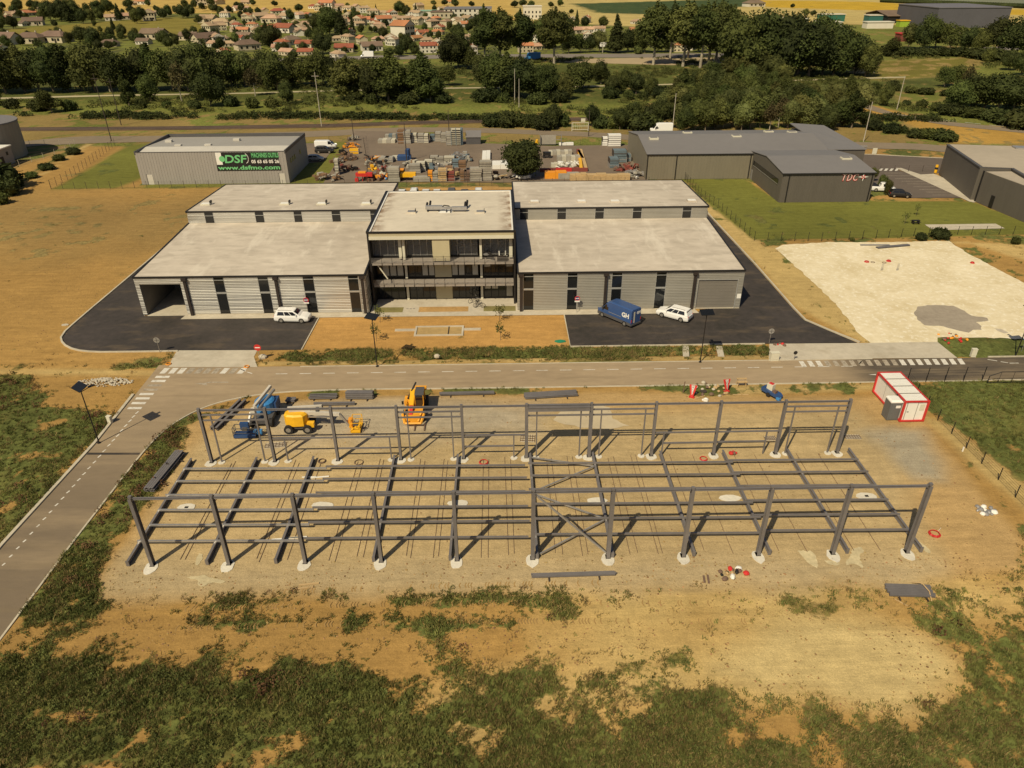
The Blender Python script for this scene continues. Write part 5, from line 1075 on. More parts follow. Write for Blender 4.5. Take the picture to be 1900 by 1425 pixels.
def sign(px, py, h, label, face, r=.3, plate=False, rz=0, name="road_sign", pole='alu'):
    x, y = GXY(px, py); s = thing(name, label, 'sign', (x, y, 0), rz); MB().cyl((0,0,0),(0,0,h),.03,n=6).build("pole", M[pole], s)
    d = MB().cyl((0,-.04,h-.2),(0,-.055,h-.2),r,n=20).build("sign_face", M[face], s)
    if face == 'red' : MB().box(-r*.7,r*.7,-.065,-.056,h-.2-r*.14,h-.2+r*.14).build("white_bar", M['white'], d)
    if face == 'galv': MB().box(-r*.8,r*.8,-.062,-.056,h-.23,h-.17).box(-.03,.03,-.07,-.063,h-.2-r*.8,h-.2+r*.8).build("clamp", M['greyplast'], d)
    if plate:
        MB().cyl((0,-.056,h-.2),(0,-.062,h-.2),r*.72,n=18).build("blue_disc", M['navy'], d); MB().bar((-r*.5,-.068,h-.2+r*.5),(r*.5,-.068,h-.2-r*.5),.06,.01).build("slash", M['red'], d)
        MB().box(-r*.95,r*.95,-.06,-.045,h-.72,h-.52).build("plate", M['white'], s)
    return s
sign(297,654,1.9,"round grey sign back on a pole at the left drive",'galv',.38); sign(482.5,668,1.9,"round red no-entry sign at the left crossing slab",'red',.42)
sign(572,583,2.3,"no-parking sign before the left warehouse",'red',.36,True); sign(1070,580,2.3,"no-parking sign before the right warehouse",'red',.36,True)
sign(1427,637,1.9,"round grey sign back on a pole at the right drive",'galv',.36); sign(1473,668,1.2,"dark round sign on the right crossing slab",'black',.24)
x, y = GXY(1898,652); s = thing("road_sign", "blue round sign at the right edge of the frame", 'sign', (x-.2,y,0)); MB().cyl((0,0,0),(0,0,2.2),.03,n=6).build("pole", M['alu'], s); MB().cyl((0,-.05,1.8),(0,-.07,1.8),.35,n=18).build("sign_face", M['blue'], s)
def cabinet(px, py, w, d, h, label, rz=0, m='cream'):
    x, y = GXY(px, py); c = thing("utility_cabinet", label, 'cabinet', (x, y+d/2, 0), rz, 'cream utility cabinets'); MB().cbox(0,0,h/2,w,d,h).build("body", M[m], c); MB().cbox(0,0,h+.03,w+.06,d+.06,.05).build("lid", M[m], c); MB().cbox(0,-d/2-.012,h*.55,w*.8,.02,h*.7).build("door", M[m], c)
cabinet(1437,670,1.0,.5,1.0,"cream cabinet at the left end of the right crossing slab",.05); cabinet(1806,663,.55,.4,1.0,"slim cream cabinet at the right end of the zebra crossing",-.1)
cabinet(204,786,.45,.3,.8,"cream cabinet at the kerb above the left lamp",-.3)
for k, (px, py, l) in enumerate([((1272,643,1273,662),0,"left of the two pale culvert strips across the ditch"),((1334,643,1338,662),0,"right of the two pale culvert strips across the ditch")]):
    a = GXY(px[0],px[1]); b_ = GXY(px[2],px[3]); tag(MB().bar((*a,.03),(*b_,.03),.75,.08).build("culvert_slab", M['concrete']), l, 'culvert slab', 'culvert strips in the ditch')
x, y = GXY(811,663); tag(MB().ball((x,y,.15),(.4,.3,.3),7,5).build("rock", M['concrete']), "pale rock on the verge before the office", 'rock')
x, y = GXY(488,664); tag(MB().ball((x,y,.12),(.55,.45,.35),8,5).build("culvert_head", M['concrete']), "pale concrete culvert head beside the no-entry sign", 'culvert head')
x, y = GXY(1040,633.5); tag(MB().prism(blob(x,y,.7,.4,3),0.0,.06).build("manhole_cover", M['green_l']), "green patch of sheeting on the bare lawn by the right drive", 'green cover')
x, y = GXY(121,603); tag(MB().prism(blob(x,y,.5,.3,4),-.05,.06).build("gully_slab", M['concrete']), "pale gully slab outside the left drive kerb", 'gully slab')
for k, (px, py) in enumerate([(313,676),(458,681)]):
    x, y = GXY(px, py); c = coil(["orange ribbon at the left corner of the left crossing slab","orange ribbon at the right corner of the left crossing slab"][k], (px,py), .3, 'orange', turns=2, cat='ribbon', group='orange ribbons')
# ------------------------------------------------------------ fences
def fence(label, pts, h, step, m='black', rails=6, wire_m=None, post_w=.06, group=None, brace=False):
    f = thing("mesh_fence", label, 'fence', (pts[0][0], pts[0][1], 0), 0, group); ox, oy = pts[0]; w = MB()
    for (ax, ay), (bx, by) in zip(pts[:-1], pts[1:]):
        L_ = math.hypot(bx-ax, by-ay); n = max(1, round(L_/step))
        for i in range(n + 1):
            x = ax+(bx-ax)*i/n-ox; y = ay+(by-ay)*i/n-oy
            if i < n or (bx, by) == pts[-1]:
                if not hasattr(fence, 'pm') or fence.key != (h, m, post_w): fence.key = (h, m, post_w); fence.pm = MB().box(-post_w/2,post_w/2,-post_w/2,post_w/2,-.1,h+.05).mesh("post", M[m])
                obj("post", fence.pm, f, (x, y, 0))
        for k in range(rails): w.bar((ax-ox,ay-oy,.1+(h-.15)*k/(rails-1)),(bx-ox,by-oy,.1+(h-.15)*k/(rails-1)),.012,.012)
    w.build("wire_mesh", M[wire_m or m], f); return f
fence("dark wire fence along the road right of the site cabin", [(43.4,26.85),(52.0,26.95)], 1.75, 2.45)
fence("dark wire fence between the platform and the green plot", [(43.4,26.85),(42.7,19),(42.9,9),(42.9,4),(44.5,-4),(47,-12)], 1.3, 2.3)
fence("wire fence between the right drive and the lawn", [(38.6,116),(38.75,102.5),(40.1,94.5),(41.2,75.3)], 1.6, 2.3); fence("wire fence between the lawn and the white gravel plot", [(41.2,75.3),(52.5,74.7),(62.3,75.7),(69.3,76.6),(77.2,77.1),(94,76.6)], 1.5, 2.5)
fence("wire fence beside the track left of the pale grey building", [(-97.98,113.5),(-98.3,121),(-101.7,143.7),(-103.9,156.4)], 1.9, 2.6, 'darkpole'); fence("wire fence in front of the pale grey building", [(-97.9,113.3),(-82.8,113.3),(-30,113.1)], 1.5, 2.7, 'darkpole')
fence("wire fence at the left side of the storage yard", [(-30.5,113.3),(-33,130),(-38,156)], 1.7, 2.6, 'darkpole'); fence("wire fence between the storage yard and the car row", [(-22,112.6),(30,112.6)], 1.5, 2.6, 'darkpole')
fence("pale post fence round the silo plot", [(-119.5,124.5),(-117.6,131),(-113.5,150),(-115.5,158.5),(-127,157.8)], 1.4, 4.0, 'pole', 3); fence("wire fence along the back road behind the yard", [(-48,160),(-28,160.5),(0,157),(29,151)], 1.2, 5, 'darkpole', 3)
fence("tall fence behind the car park", [(78,119.0),(84,121),(97,121)], 1.4, 3, 'darkpole', 4)
ga = thing("sliding_gate", "low dark sliding gate at the right edge by the road", 'gate', (52.2,26.3,0)); g_ = MB()
g_.tube([(0,0,.15),(0,0,.95),(1.2,.0,1.45),(9,0,1.45),(9,0,.15),(0,0,.15)],.045,5); g_.build("gate_frame", M['black'], ga)
for i in range(6): MB().cyl((1.2+i*1.5,0,.15),(1.2+i*1.5,0,1.42),.025,n=4).build("picket", M['black'], ga)
MB().box(4.6,5.1,-.05,-.02,1.05,1.35).build("sign", M['white'], ga)
# ------------------------------------------------------------ buildings behind
def wall_pt(px, py, y): 
    d = _ray(px, py); t = (y-CAM[1])/d[1]; p = CAM+t*d; return float(p[0]), float(p[2])
ds = thing("warehouse", "pale grey warehouse with a black and green banner on its long wall", 'warehouse', (0,0,0)); y0 = 116.45
b = MB(); n = 106
for i in range(n):
    xa = -79.9+32*i/n; xb = -79.9+32*(i+1)/n; b.box(xa,xb,y0-(.03 if i % 2 else 0),y0+.1,0,6.72)
b.build("wall", M['dsfwall'], ds)
for q in ((-79.9,-79.8,y0+.1,135),(-48,-47.9,y0+.1,135),(-79.8,-48,134.9,135)): MB().box(*q,0,6.72).build("wall", M['dsfwall'], ds)
MB().xprism([(y0+.1,6.3),(121.8,6.75),(121.8,6.85),(y0+.1,6.4)],-79.7,-48.1).build("front_roof", M['dsfroof'], ds); MB().xprism([(121.8,6.75),(134.8,6.2),(134.8,6.3),(121.8,6.85)],-79.7,-48.1).build("back_roof", mat('shaded_white_roof', (0.36,0.335,0.295), 0.5, 0.05, 0.6), ds)  # back slope painted greyer than the lit white front slope
MB().box(-79.95,-79.7,y0-.05,135.05,6.3,7.0).box(-48.1,-47.85,y0-.05,135.05,6.3,7.0).box(-79.7,-48.1,134.85,135.05,6.3,7.0).box(-79.7,-48.1,y0-.06,y0+.1,6.73,6.85).build("parapet", M['greyplast'], ds)
for x, y in ((-77,128),(-73,123),(-66.5,123.2),(-62,129)): MB().box(x-.7,x+.7,y-.5,y+.5,6.6,7.05).build("skylight", M['dsfroof'], ds)
MB().box(-78.4,-77.2,y0-.08,y0-.035,0,2.1).build("door", M['dsfroof'], ds); MB().box(-78.5,-78.4,y0-.09,y0-.035,0,2.2).build("door_frame", M['black'], ds); MB().box(-49.9,-48.7,y0-.08,y0-.035,0,2.1).build("door", M['dsfroof'], ds); MB().box(-50.0,-49.9,y0-.09,y0-.035,0,2.2).build("door_frame", M['black'], ds)
for z, x in ((5.0,0),): 
    for yy in (119.5,121.3,123,128): MB().box(-47.88,-47.84,yy,yy+.8,3.6,4.6).build("window", M['glass'], ds)
zb = lambda x, y: wall_pt(380+x/10.556, 270+y/10.556, y0-.1)
bn = thing("banner", "black banner with green company name on the pale grey warehouse", 'banner', (0,0,0))
(ax, az), (bx, bz) = zb(195,140), zb(1480,485); mid = zb(800,375)[1]; ax0 = zb(250,440)[0]
MB().box(ax,bx,y0-.10,y0-.05,mid+.03,az).build("upper_board", M['black'], bn); MB().box(ax0-.1,bx+.2,y0-.10,y0-.05,bz,mid-.03).build("lower_board", M['black'], bn)
gt = mat('banner_green',(0.16,0.50,0.20),.6,.05,2); dk = mat('banner_dark_green',(0.015,0.06,0.02),.6,.05,2)
hh = az-mid; hx = lambda px, py: zb(px, py)
MB().box(ax,hx(330,250)[0],y0-.115,y0-.101,mid+.03,az).build("white_square", M['white'], bn)
MB().box(hx(900,200)[0],bx,y0-.113,y0-.101,mid+hh*.52,az).build("green_field", dk, bn)
cx_ = hx(345,260)[0]; MB().cyl((cx_-.1,y0-.118,mid+hh*.48),(cx_-.1,y0-.126,mid+hh*.48),.62,n=18).build("disc", gt, bn)
arc = [(hx(790,300)[0]+1.0*math.cos(a)*.9-.1, y0-.12, mid+hh*.5+hh*.42*math.sin(a)) for a in np.linspace(-1.2,1.2,9)]; MB().tube(arc,.07,4).build("swoosh", M['white'], bn)
R90 = (PI/2,0,0)
text("lettering","DSF",bn,gt,hh*1.0,(hx(585,255)[0],y0-.128,mid+hh*.47),R90,bold=.06,shear=.15,fit=(hx(810,250)[0]-hx(365,250)[0],hh*.66))
text("lettering","MACHINES OUTILS",bn,gt,hh*.52,(hx(1180,210)[0],y0-.118,mid+hh*.76),R90,bold=.02,fit=(hx(1440,200)[0]-hx(910,200)[0],hh*.36))
text("lettering","05 63 65 05 26",bn,M['white'],hh*.42,(hx(1185,310)[0],y0-.118,mid+hh*.25),R90,bold=.03,fit=(hx(1455,310)[0]-hx(910,310)[0],hh*.28))
text("lettering","www.dsfmo.com",bn,gt,(mid-bz)*1.12,(hx(875,440)[0],y0-.118,bz+(mid-bz)*.52),R90,bold=.04,fit=(hx(1485,440)[0]-hx(270,440)[0],(mid-bz)*.72))
# junk at the foot of the pale wall
for k, (px, py, l, ms) in enumerate([(428,337,"dark scrap heap at the foot of the pale grey wall, leftmost",['black','rust']),(456,337,"brown scrap heap at the foot of the pale grey wall, middle",['rust','darkpole']),(490,338,"pale timber and scrap along the pale grey wall",['wood','white','red','rust']),(512,337,"dark brush heap near the wall door of the pale grey warehouse",['darkpole','rust','black'])]): sack_pile(l,(px,py),9,.8,ms,30+k,"scrap_heap",'scrap',None,.4)
# olive grey hall with its dark wing
td = thing("hall", "long olive grey hall with dark front wing and grey sloped roofs", 'hall', (0,0,0))
def ribs(x0, x1, y, z, nrib, m, nm="wall"): 
    b = MB(); 
    for i in range(nrib): b.box(x0+(x1-x0)*i/nrib,x0+(x1-x0)*(i+1)/nrib,y-(.03 if i % 2 else 0),y+.1,0,z)
    return b.build(nm, m, td)
ribs(30,53.05,116.5,5.25,70,M['oliveclad']); MB().xprism([(116.6,0),(142,0),(142,5.25),(129,6.95),(116.6,5.25)],30,30.1).build("wall", M['oliveclad'], td); MB().box(30.1,70,141.9,142,0,5.3).build("wall", M['oliveclad'], td)
ribs(53.2,71,97.8,5.6,56,M['darkclad']); 
for xa, xb in ((53.05,53.2),(71,71.1)): MB().xprism([(97.9,0),(119,0),(119,5.3),(108.2,6.55),(97.9,5.3)],xa,xb).build("wall", M['darkclad'], td)
MB().xprism([(116.4,5.3),(129,7.0),(129,7.12),(116.4,5.42)],29.85,70.2).build("front_roof", M['greyroof'], td); MB().xprism([(129,7.0),(142.2,5.2),(142.2,5.32),(129,7.12)],29.85,70.2).build("back_roof", M['greyroof'], td)
MB().xprism([(97.65,5.62),(108.2,6.62),(108.2,6.74),(97.65,5.74)],52.9,71.2).build("wing_front_roof", M['greyroof'], td); MB().xprism([(108.2,6.62),(119.3,5.4),(119.3,5.52),(108.2,6.74)],52.9,71.2).build("wing_back_roof", M['greyroof'], td)
MB().box(29.8,53.0,116.25,116.39,5.2,5.42).box(52.85,71.25,97.5,97.64,5.5,5.74).build("gutter", M['black'], td)
MB().box(36.35,36.5,116.3,116.46,0,5.2).box(30.0,30.15,116.3,116.46,0,5.2).box(52.5,52.65,116.3,116.46,0,5.2).box(54.2,54.35,97.6,97.76,0,5.5).box(70.5,70.65,97.6,97.76,0,5.5).build("downpipe", M['black'], td)
MB().box(70.3,78.2,118.2,142,0,5.7).build("rear_wing", M['darkclad'], td); MB().add([(69.9,118,5.75),(78.4,118,5.75),(78.4,142.3,6.3),(69.9,142.3,6.9),(69.9,118,5.6),(78.4,118,5.6),(78.4,142.3,6.1),(69.9,142.3,6.7)],[(0,1,2,3),(7,6,5,4),(0,4,5,1),(1,5,6,2),(2,6,7,3),(3,7,4,0)]).build("rear_wing_roof", M['greyroof'], td)
MB().box(52.98,53.03,99.8,115.5,3.2,4.1).build("strip_window", M['glass'], td); MB().box(52.96,52.975,99.8,115.5,3.05,3.18).build("sill", M['galv'], td); MB().box(52.98,53.03,115.2,116.1,0,2.1).build("door", M['galv'], td)
for x, y, z in ((33,126,6.9),(42,131.8,6.95),(52.2,127.3,6.95),(61.5,133,6.8),(66.5,131.5,6.9),(68.5,106,6.65)):
    f = MB().box(x-1.0,x+1.0,y-.7,y+.7,z-.35,z+.1).build("skylight", M['cream'], td); MB().box(x-.8,x+.8,y-.5,y+.5,z+.1,z+.14).build("dome", M['greyroof'], f)
sg = thing("wall_sign", "red and white three-letter sign with a star on the dark wing", 'sign', (0,0,0)); tw = lambda x, y: wall_pt(1150+x/3.878, 220+y/3.878, 97.7)
a_, b_ = tw(1590,420), tw(1715,420); zt_ = tw(1650,397)[1]; zb__ = tw(1650,448)[1]; hh = zt_-zb__
lw = (b_[0]-a_[0])/3
for i, ch in enumerate("TDC"):
    xx = a_[0]+lw*(i+.5); text("lettering",ch,sg,M['red'],1.6,(xx,97.72,(zt_+zb__)/2),R90,bold=.05,shear=.2,ext=.012,fit=(lw*.94,hh*1.08)); text("lettering_face",ch,sg,M['white'],1.6,(xx,97.69,(zt_+zb__)/2),R90,bold=-.025,shear=.2,ext=.012,fit=(lw*.76,hh*.90))
cx_, cz_ = tw(1752,420); r1, r2 = hh*.62, hh*.16; P = [(cx_+(r1*1.25 if k % 2 == 0 else r2)*math.cos(k*PI/4),cz_+(r1 if k % 2 == 0 else r2)*math.sin(k*PI/4)) for k in range(8)]
mb = MB(); mb.yprism(P,97.66,97.72); mb.build("star", M['white'], sg)
for k in (1,3,5,7):
    a = k*PI/4; mb = MB(); mb.yprism([(cx_,cz_),(cx_+r1*.62*math.cos(a),cz_+r1*.55*math.sin(a)),(cx_+r1*.45*math.cos(a+.6),cz_+r1*.4*math.sin(a+.6))],97.60,97.65); mb.build("star_tip", M['red'], sg)
# dark sheds on the right
g1 = thing("hall", "dark grey hall with tan roof at the right, the farther one", 'hall', (0,0,0))
q1 = [(96.2,118.6),(91.6,98.2),(97.0,97.0),(95.7,90),(170,74),(176,104)]; MB().prism(q1,0,6.3).build("wall", M['darkclad'], g1)
def inset(q, k): c = np.mean(np.array(q),0); return [tuple(c+(np.array(p)-c)*k) for p in q]
MB().prism(inset(q1,1.004),6.3,6.5).build("roof_edge", M['greyplast'], g1); MB().prism(inset(q1,.985),6.505,6.54).build("roof", M['tan_roof'], g1); MB().cbox(110.5,113.5,6.7,5,2.4,.3,-.22).build("skylight", M['galv'], g1)
g2 = thing("hall", "dark grey hall at the right edge, the nearer one with a door", 'hall', (0,0,0))
q2 = [(91.9,96.9),(93.2,83),(94.3,70),(180,60),(180,90),(97.2,96.9)]; q2 = [(91.9,97.0),(93.1,84),(94.2,72),(170,58),(170,73.5),(95.6,89.8),(97.0,96.8)]; MB().prism(q2,0,5.9).build("wall", M['darkclad'], g2)
MB().prism([(92.0,96.6),(93.2,84),(94.4,72.3),(169,58.5),(169,73),(95.4,89.6),(96.8,96.5)],5.91,5.98).build("roof", M['tan_roof'], g2); MB().box(91.75,91.95,96.9,97.2,0,6).build("downpipe", M['black'], g2)
MB().bar((92.18,93.2,1.2),(92.25,92.2,1.2),.06,2.3).build("door", M['black'], g2)
mbp = MB().cyl((94.6,118.0,0),(94.6,118.0,.5),.3,n=10); x, y = GXY(*ZP(1560,240,5.588,[(1000,450)])[0]) if False else ZP(1560,240,5.588,[(998,450)])[0]
bo = thing("yellow_bollard", "yellow and black bollard at the corner of the far dark hall", 'bollard', (x-.4,y,.05)); MB().cyl((0,0,0),(0,0,.7),.32,n=10).build("lower_part", M['yellow'], bo); MB().cyl((0,0,.7),(0,0,1.2),.32,n=10).build("band", M['black'], bo); MB().cyl((0,0,1.2),(0,0,1.7),.32,n=10).build("top", M['yellow'], bo)
x, y = ZP(1560,240,5.588,[(345,255)])[0]; tag(MB().cbox(x,y,.7,1.1,.15,1.4).build("notice_board", M['cream']), "white board standing behind the far car park", 'board'); x, y = ZP(1560,240,5.588,[(225,190)])[0]; tag(MB().cbox(x,y,.3,2.2,.4,.4).build("road_sign", M['galv']), "flat pale sign beyond the back road by the hall", 'sign')
# silo with annex
si = thing("silo", "round grey silo with pale lid at the left edge", 'silo', (-130.6,144.5,0)); MB().cyl((0,0,0),(0,0,8.2),9.2,n=40).build("shell", mat('silo_wall',(0.30,0.27,0.22),.7,.1,2,stretch=(1,1,.2)), si); MB().cyl((0,0,8.2),(0,0,8.5),9.35,9.3,n=40).build("lid", M['greyroof'], si)
MB().tube([(6.1,-6.95,7.6),(6.3,-7.1,5),(6.9,-7.3,0.2),(8.6,-7.8,.1)],.16,6).build("pipe", M['white'], si)
MB().box(-6,10.8,-13.5,-6.0,0,3.9).build("annex", M['dsfwall'], si); MB().box(-6.2,11.0,-13.7,-5.8,3.9,4.15).build("annex_roof", M['white'], si); MB().box(10.8,10.86,-11.2,-9.9,0,2.3).build("door", M['black'], si); MB().box(10.8,10.86,-8.4,-7.7,2.2,3.0).build("window", M['black'], si)
# ------------------------------------------------------------ storage yard
def stack(px, py, kinds, w, d, h, n, label, m, group='stacks in the storage yard', rz=0, name="crate_stack", style='crate'):
    x, y = GXY(px, py); y += d/2
    for k in range(n):
        lab = label if n == 1 else f"{label}, {['bottom','second','third','fourth','fifth','sixth','seventh'][k] if k < n-1 else 'top'} crate"
        c = thing("crate" if style == 'crate' else style, lab, 'crate' if style == 'crate' else style.replace('_',' '), (x+random.uniform(-.04,.04), y, .03+k*h), rz+random.uniform(-.03,.03), group)
        MB().box(-w/2,w/2,-d/2,d/2,.08,h-.05).build("body", M[m], c)
        MB().box(-w/2-.03,-w/2+.08,-d/2-.03,d/2+.03,0,h-.02).box(w/2-.08,w/2+.03,-d/2-.03,d/2+.03,0,h-.02).box(-w/2+.08,w/2-.08,-d/2-.04,-d/2+.02,h*.42,h*.54).build("frame", M['darkpole'] if k % 2 or m == 'rust' else M['galv'], c)
M['cgrey'] = mat('weathered_grey',(0.33,0.30,0.245),.85,.2,1.5); M['cbrown'] = mat('rusty_brown',(0.20,0.115,0.06),.85,.3,1.5); M['cream_s'] = mat('cream_bales',(0.50,0.46,0.36),.85,.15,1.5); M['redbrown'] = mat('dull_red',(0.22,0.055,0.04),.8,.2,1.5); M['bluegrey'] = mat('blue_grey',(0.13,0.17,0.19),.7,.2,1.5)
for a in [(746,267,2.2,2.4,1.15,3,"rusty rack in the back row of the yard, left of the grey stacks",'cbrown'),(756,267,1.8,2.2,1.1,3,"brown-grey rack in the back row of the yard",'cgrey'),(769,265,1.5,2,1.15,2,"cream pack in the back row, left of the grey tower",'cream_s'),(781,266,1.7,2,1.2,2,"pale slatted pack in the back row, second from the cream one",'cgrey'),(791,266,1.3,2,1.15,2,"pale stack in the back row before the dark rack",'cream_s'),(803,262,1.4,2,.8,2,"low dark rack in the back row",'bluegrey'),(813,263.5,1.7,2,1.25,2,"two-high grey pack in the back row",'cgrey'),(824,265,1.7,2,1.2,2,"two-high grey-brown pack in the back row",'cgrey'),(833,270,1.4,2,1.1,3,"three-high narrow grey stack next to the shelf towers",'cgrey'),
    (702,300,2.6,1.6,1.1,1,"cream bale at the left of the middle row",'cream_s'),(713,302,2.4,2,1.2,1,"grey box in the middle row beside the cream bale",'cgrey'),(722,302,1.9,2,1.2,1,"second grey box in the middle row",'cgrey'),(733,298,1.5,1.5,1,1,"small cream bale left of the blue machine",'cream_s'),
    (806,306,2.0,1.5,1.0,2,"grey rack at the left of the scaffold rows",'cgrey'),(820,306,3.2,1.5,.9,2,"long grey scaffold pack in the middle rows",'cgrey'),(834,306,2.6,1.5,.95,2,"scaffold pack right of the long grey one",'cream_s'),(846.5,315,1.8,1.8,1.1,2,"dark grey crate pack before the scaffold rows",'bluegrey'),(833,317,1.9,1.6,.9,1,"reddish crate behind the front row",'cbrown'),(863,290,1.0,1.0,1.1,1,"single grey box standing alone on the yard",'cgrey'),(865,300,1.6,1.4,1.2,1,"grey box near the end of the scaffold rows",'cgrey'),
    (731.5,338,2.5,1.8,1.05,3,"three-high grey crate stack left of the yellow bench",'cgrey'),(744,332,1.5,1.6,1.0,2,"orange crate pair behind the yellow bench",'orange'),(770,322,2.6,1.8,1.0,2,"grey pack behind the yellow bench",'cgrey'),(781,318,2.2,1.8,1.0,2,"pink-grey pack right of the yellow bench",'cream_s'),(782,338,3.6,1.6,1.1,1,"long grey crate in the front row",'cgrey'),(800,337,1.5,1.6,1.1,2,"orange crate in the front row",'orange'),(810.5,337,1.7,1.6,1.1,2,"grey crate right of the orange one",'cgrey'),(821,337,2.0,1.6,.9,3,"ochre crate in the front row",'wood'),(834,336,2.3,1.6,.95,2,"reddish brown crate in the front row",'redbrown'),(860,337,1.5,1.6,1.1,2,"brown rack in the front row left of the dark one",'cbrown'),(869,337,1.8,1.6,1.1,2,"dark brown rack in the front row",'rust'),(883,337,2.6,1.8,.95,3,"three-high grey crate in the front row",'cgrey'),(901,336,2.8,1.8,1.05,4,"four-high grey crate tower in the front row",'cgrey'),
    (858,318,1.8,1.6,1.1,2,"brown box pair behind the front row gap",'cbrown'),(795,314,2.0,1.6,1.0,2,"pale crate pair in the second row",'cream_s'),
    (1139.6,272,3.4,1.8,1.0,3,"large white block, right stack on the back edge",'white'),(1123.5,271,1.8,1.6,1.1,2,"white block, left stack on the back edge",'white'),(1139,312,2.2,2.4,1.1,2,"blue-grey block stack beside the hall, front",'bluegrey'),(1150,302,3.2,2.6,1.4,2,"large blue-grey block stack beside the hall",'bluegrey'),(1163,300,2.0,2.4,1.6,1,"blue-grey block close to the hall wall",'bluegrey'),
    (626,325,.95,1.6,.7,5,"tall white box tower in the left junk row",'cream_s'),(657,286,2.4,1.4,1.2,1,"yellow box at the left junk row",'yellow')]:
    px, py, w, d, h, n, lab, m = a; stack(px, py, None, w, d, h, n, lab, m)
for k, px in enumerate((842,851)):
    x, y = GXY(px,270); s = thing("shelf_tower", ["left","right"][k]+" tall tower of grey shelves in the back row", 'shelf tower', (x,y+.9,0), 0, 'shelf towers')
    for z in range(8): MB().box(-.6,.6,-.9,.9,.3+z*.52,.42+z*.52).build("shelf", M['cream_s'], s)
    for a in (-.62,.62):
        for b in (-.85,.85): MB().box(a-.06,a+.06,b-.06,b+.06,0,4.3).build("post", M['bluegrey'], s)
x, y = GXY(857,269); s = thing("board_stack", "upright dark board leaning at the right of the shelf towers", 'board', (x,y+.9,0)); MB().box(-.2,.3,-1,1,0,4.1).build("board", M['bluegrey'], s)
x, y = GXY(878.5,268); s = thing("shed", "small grey shed with sloped roof behind the yard", 'shed', (x,y,0)); MB().box(-1.9,1.9,0,3.5,0,1.9).build("wall", M['greyplast'], s); MB().add([(-2.05,-.15,1.9),(2.05,-.15,1.9),(2.05,3.7,2.9),(-2.05,3.7,2.9),(-2.05,-.15,1.8),(2.05,-.15,1.8),(2.05,3.7,2.8),(-2.05,3.7,2.8)],[(0,1,2,3),(7,6,5,4),(0,4,5,1),(1,5,6,2),(2,6,7,3),(3,7,4,0)]).build("roof", M['greyroof'], s)
def low_pack(px, py, w, d, h, m, lab, rz=0, cat='pack', name="pack", legs=False, n=4, m2=None):
    x, y = GXY(px, py); s = thing(name, lab, cat, (x, y+d/2, .03), rz)
    for i in range(n): MB().box(-w/2+w*i/n+.02,-w/2+w*(i+1)/n-.02,-d/2,d/2,0 if not legs else .8,h*(.85+.15*((i*7) % 3)/2)).build("piece", M[m2 if (m2 and i % 2) else m], s)
    if legs:
        for a in (-w*.4,w*.4): MB().box(a-.05,a+.05,-d/2,d/2,0,.8).build("leg", M['black'], s)
    return s
low_pack(717,266,4.6,3.0,.9,'cgrey',"low grey packs at the left end of the back row",m2='cream_s'); low_pack(728,258,4.0,2.0,1.2,'green_l' if False else 'cgrey',"dark green covered pack behind the low grey packs",m2='bluegrey')
low_pack(902,300,2.0,9,.8,'white',"long white pack line standing in depth on the yard",n=2); low_pack(921,314,5.6,4.5,1.0,'white',"broad white tarpaulin pack left of the big yard tree",n=3); low_pack(1050.8,270,3.8,1.0,.7,'white',"long white pack on the back edge of the yard",n=2)
low_pack(1040,288,5.8,2.2,1.0,'cream_s',"row of pale grey sacks in the right yard, rear",n=6,m2='cgrey'); low_pack(1055,300,5.5,2.2,1.3,'cgrey',"row of pale grey sacks in the right yard, middle",n=5,m2='cream_s'); low_pack(1029,311,1.6,1.4,1.0,'cream_s',"single pale sack left of the white heap",n=1)
low_pack(1046,319,11.0,.9,.8,'redbrown',"long dull red beam pack below the white sacks",n=3,m2='red'); low_pack(1031,332,4.8,1.8,1.6,'orange',"bright orange box by the yellow formwork",n=2); low_pack(1055,332,4.6,1.5,1.4,'cgrey',"grey-brown box between orange and yellow packs",n=1)
for k, (px, w) in enumerate(((1073,3.6),(1098,6.4),(1135,8.0))): low_pack(px,336,w,1.6,1.5-.1*k,'wood',f"yellow formwork beams in front of the hall, {['left','middle','right'][k]} pack",n=3)
for k, (a, b_) in enumerate((((1077,283),(1087,318)),((1074,285),(1078,318)),((1072,283),(1081,300)))):
    p, q = GXY(*a), GXY(*b_); o_ = MB().bar((*p,.45),(*q,.45),.7,.9).build("formwork_beam", M[['wood','yellow','redbrown'][k]]); tag(o_, ["yellow-brown long beam lying in depth on the right yard","bright yellow long beam lying in depth on the right yard","dull red long beam lying in depth on the right yard"][k], 'beam')
low_pack(754,336,4.2,1.6,1.9,'yellow',"bright yellow bench-like rack on dark legs in the front row",legs=True,n=1,name="yellow_rack",cat='rack'); x, y = GXY(754,337); s_ = bpy.data.objects[-1] if False else None
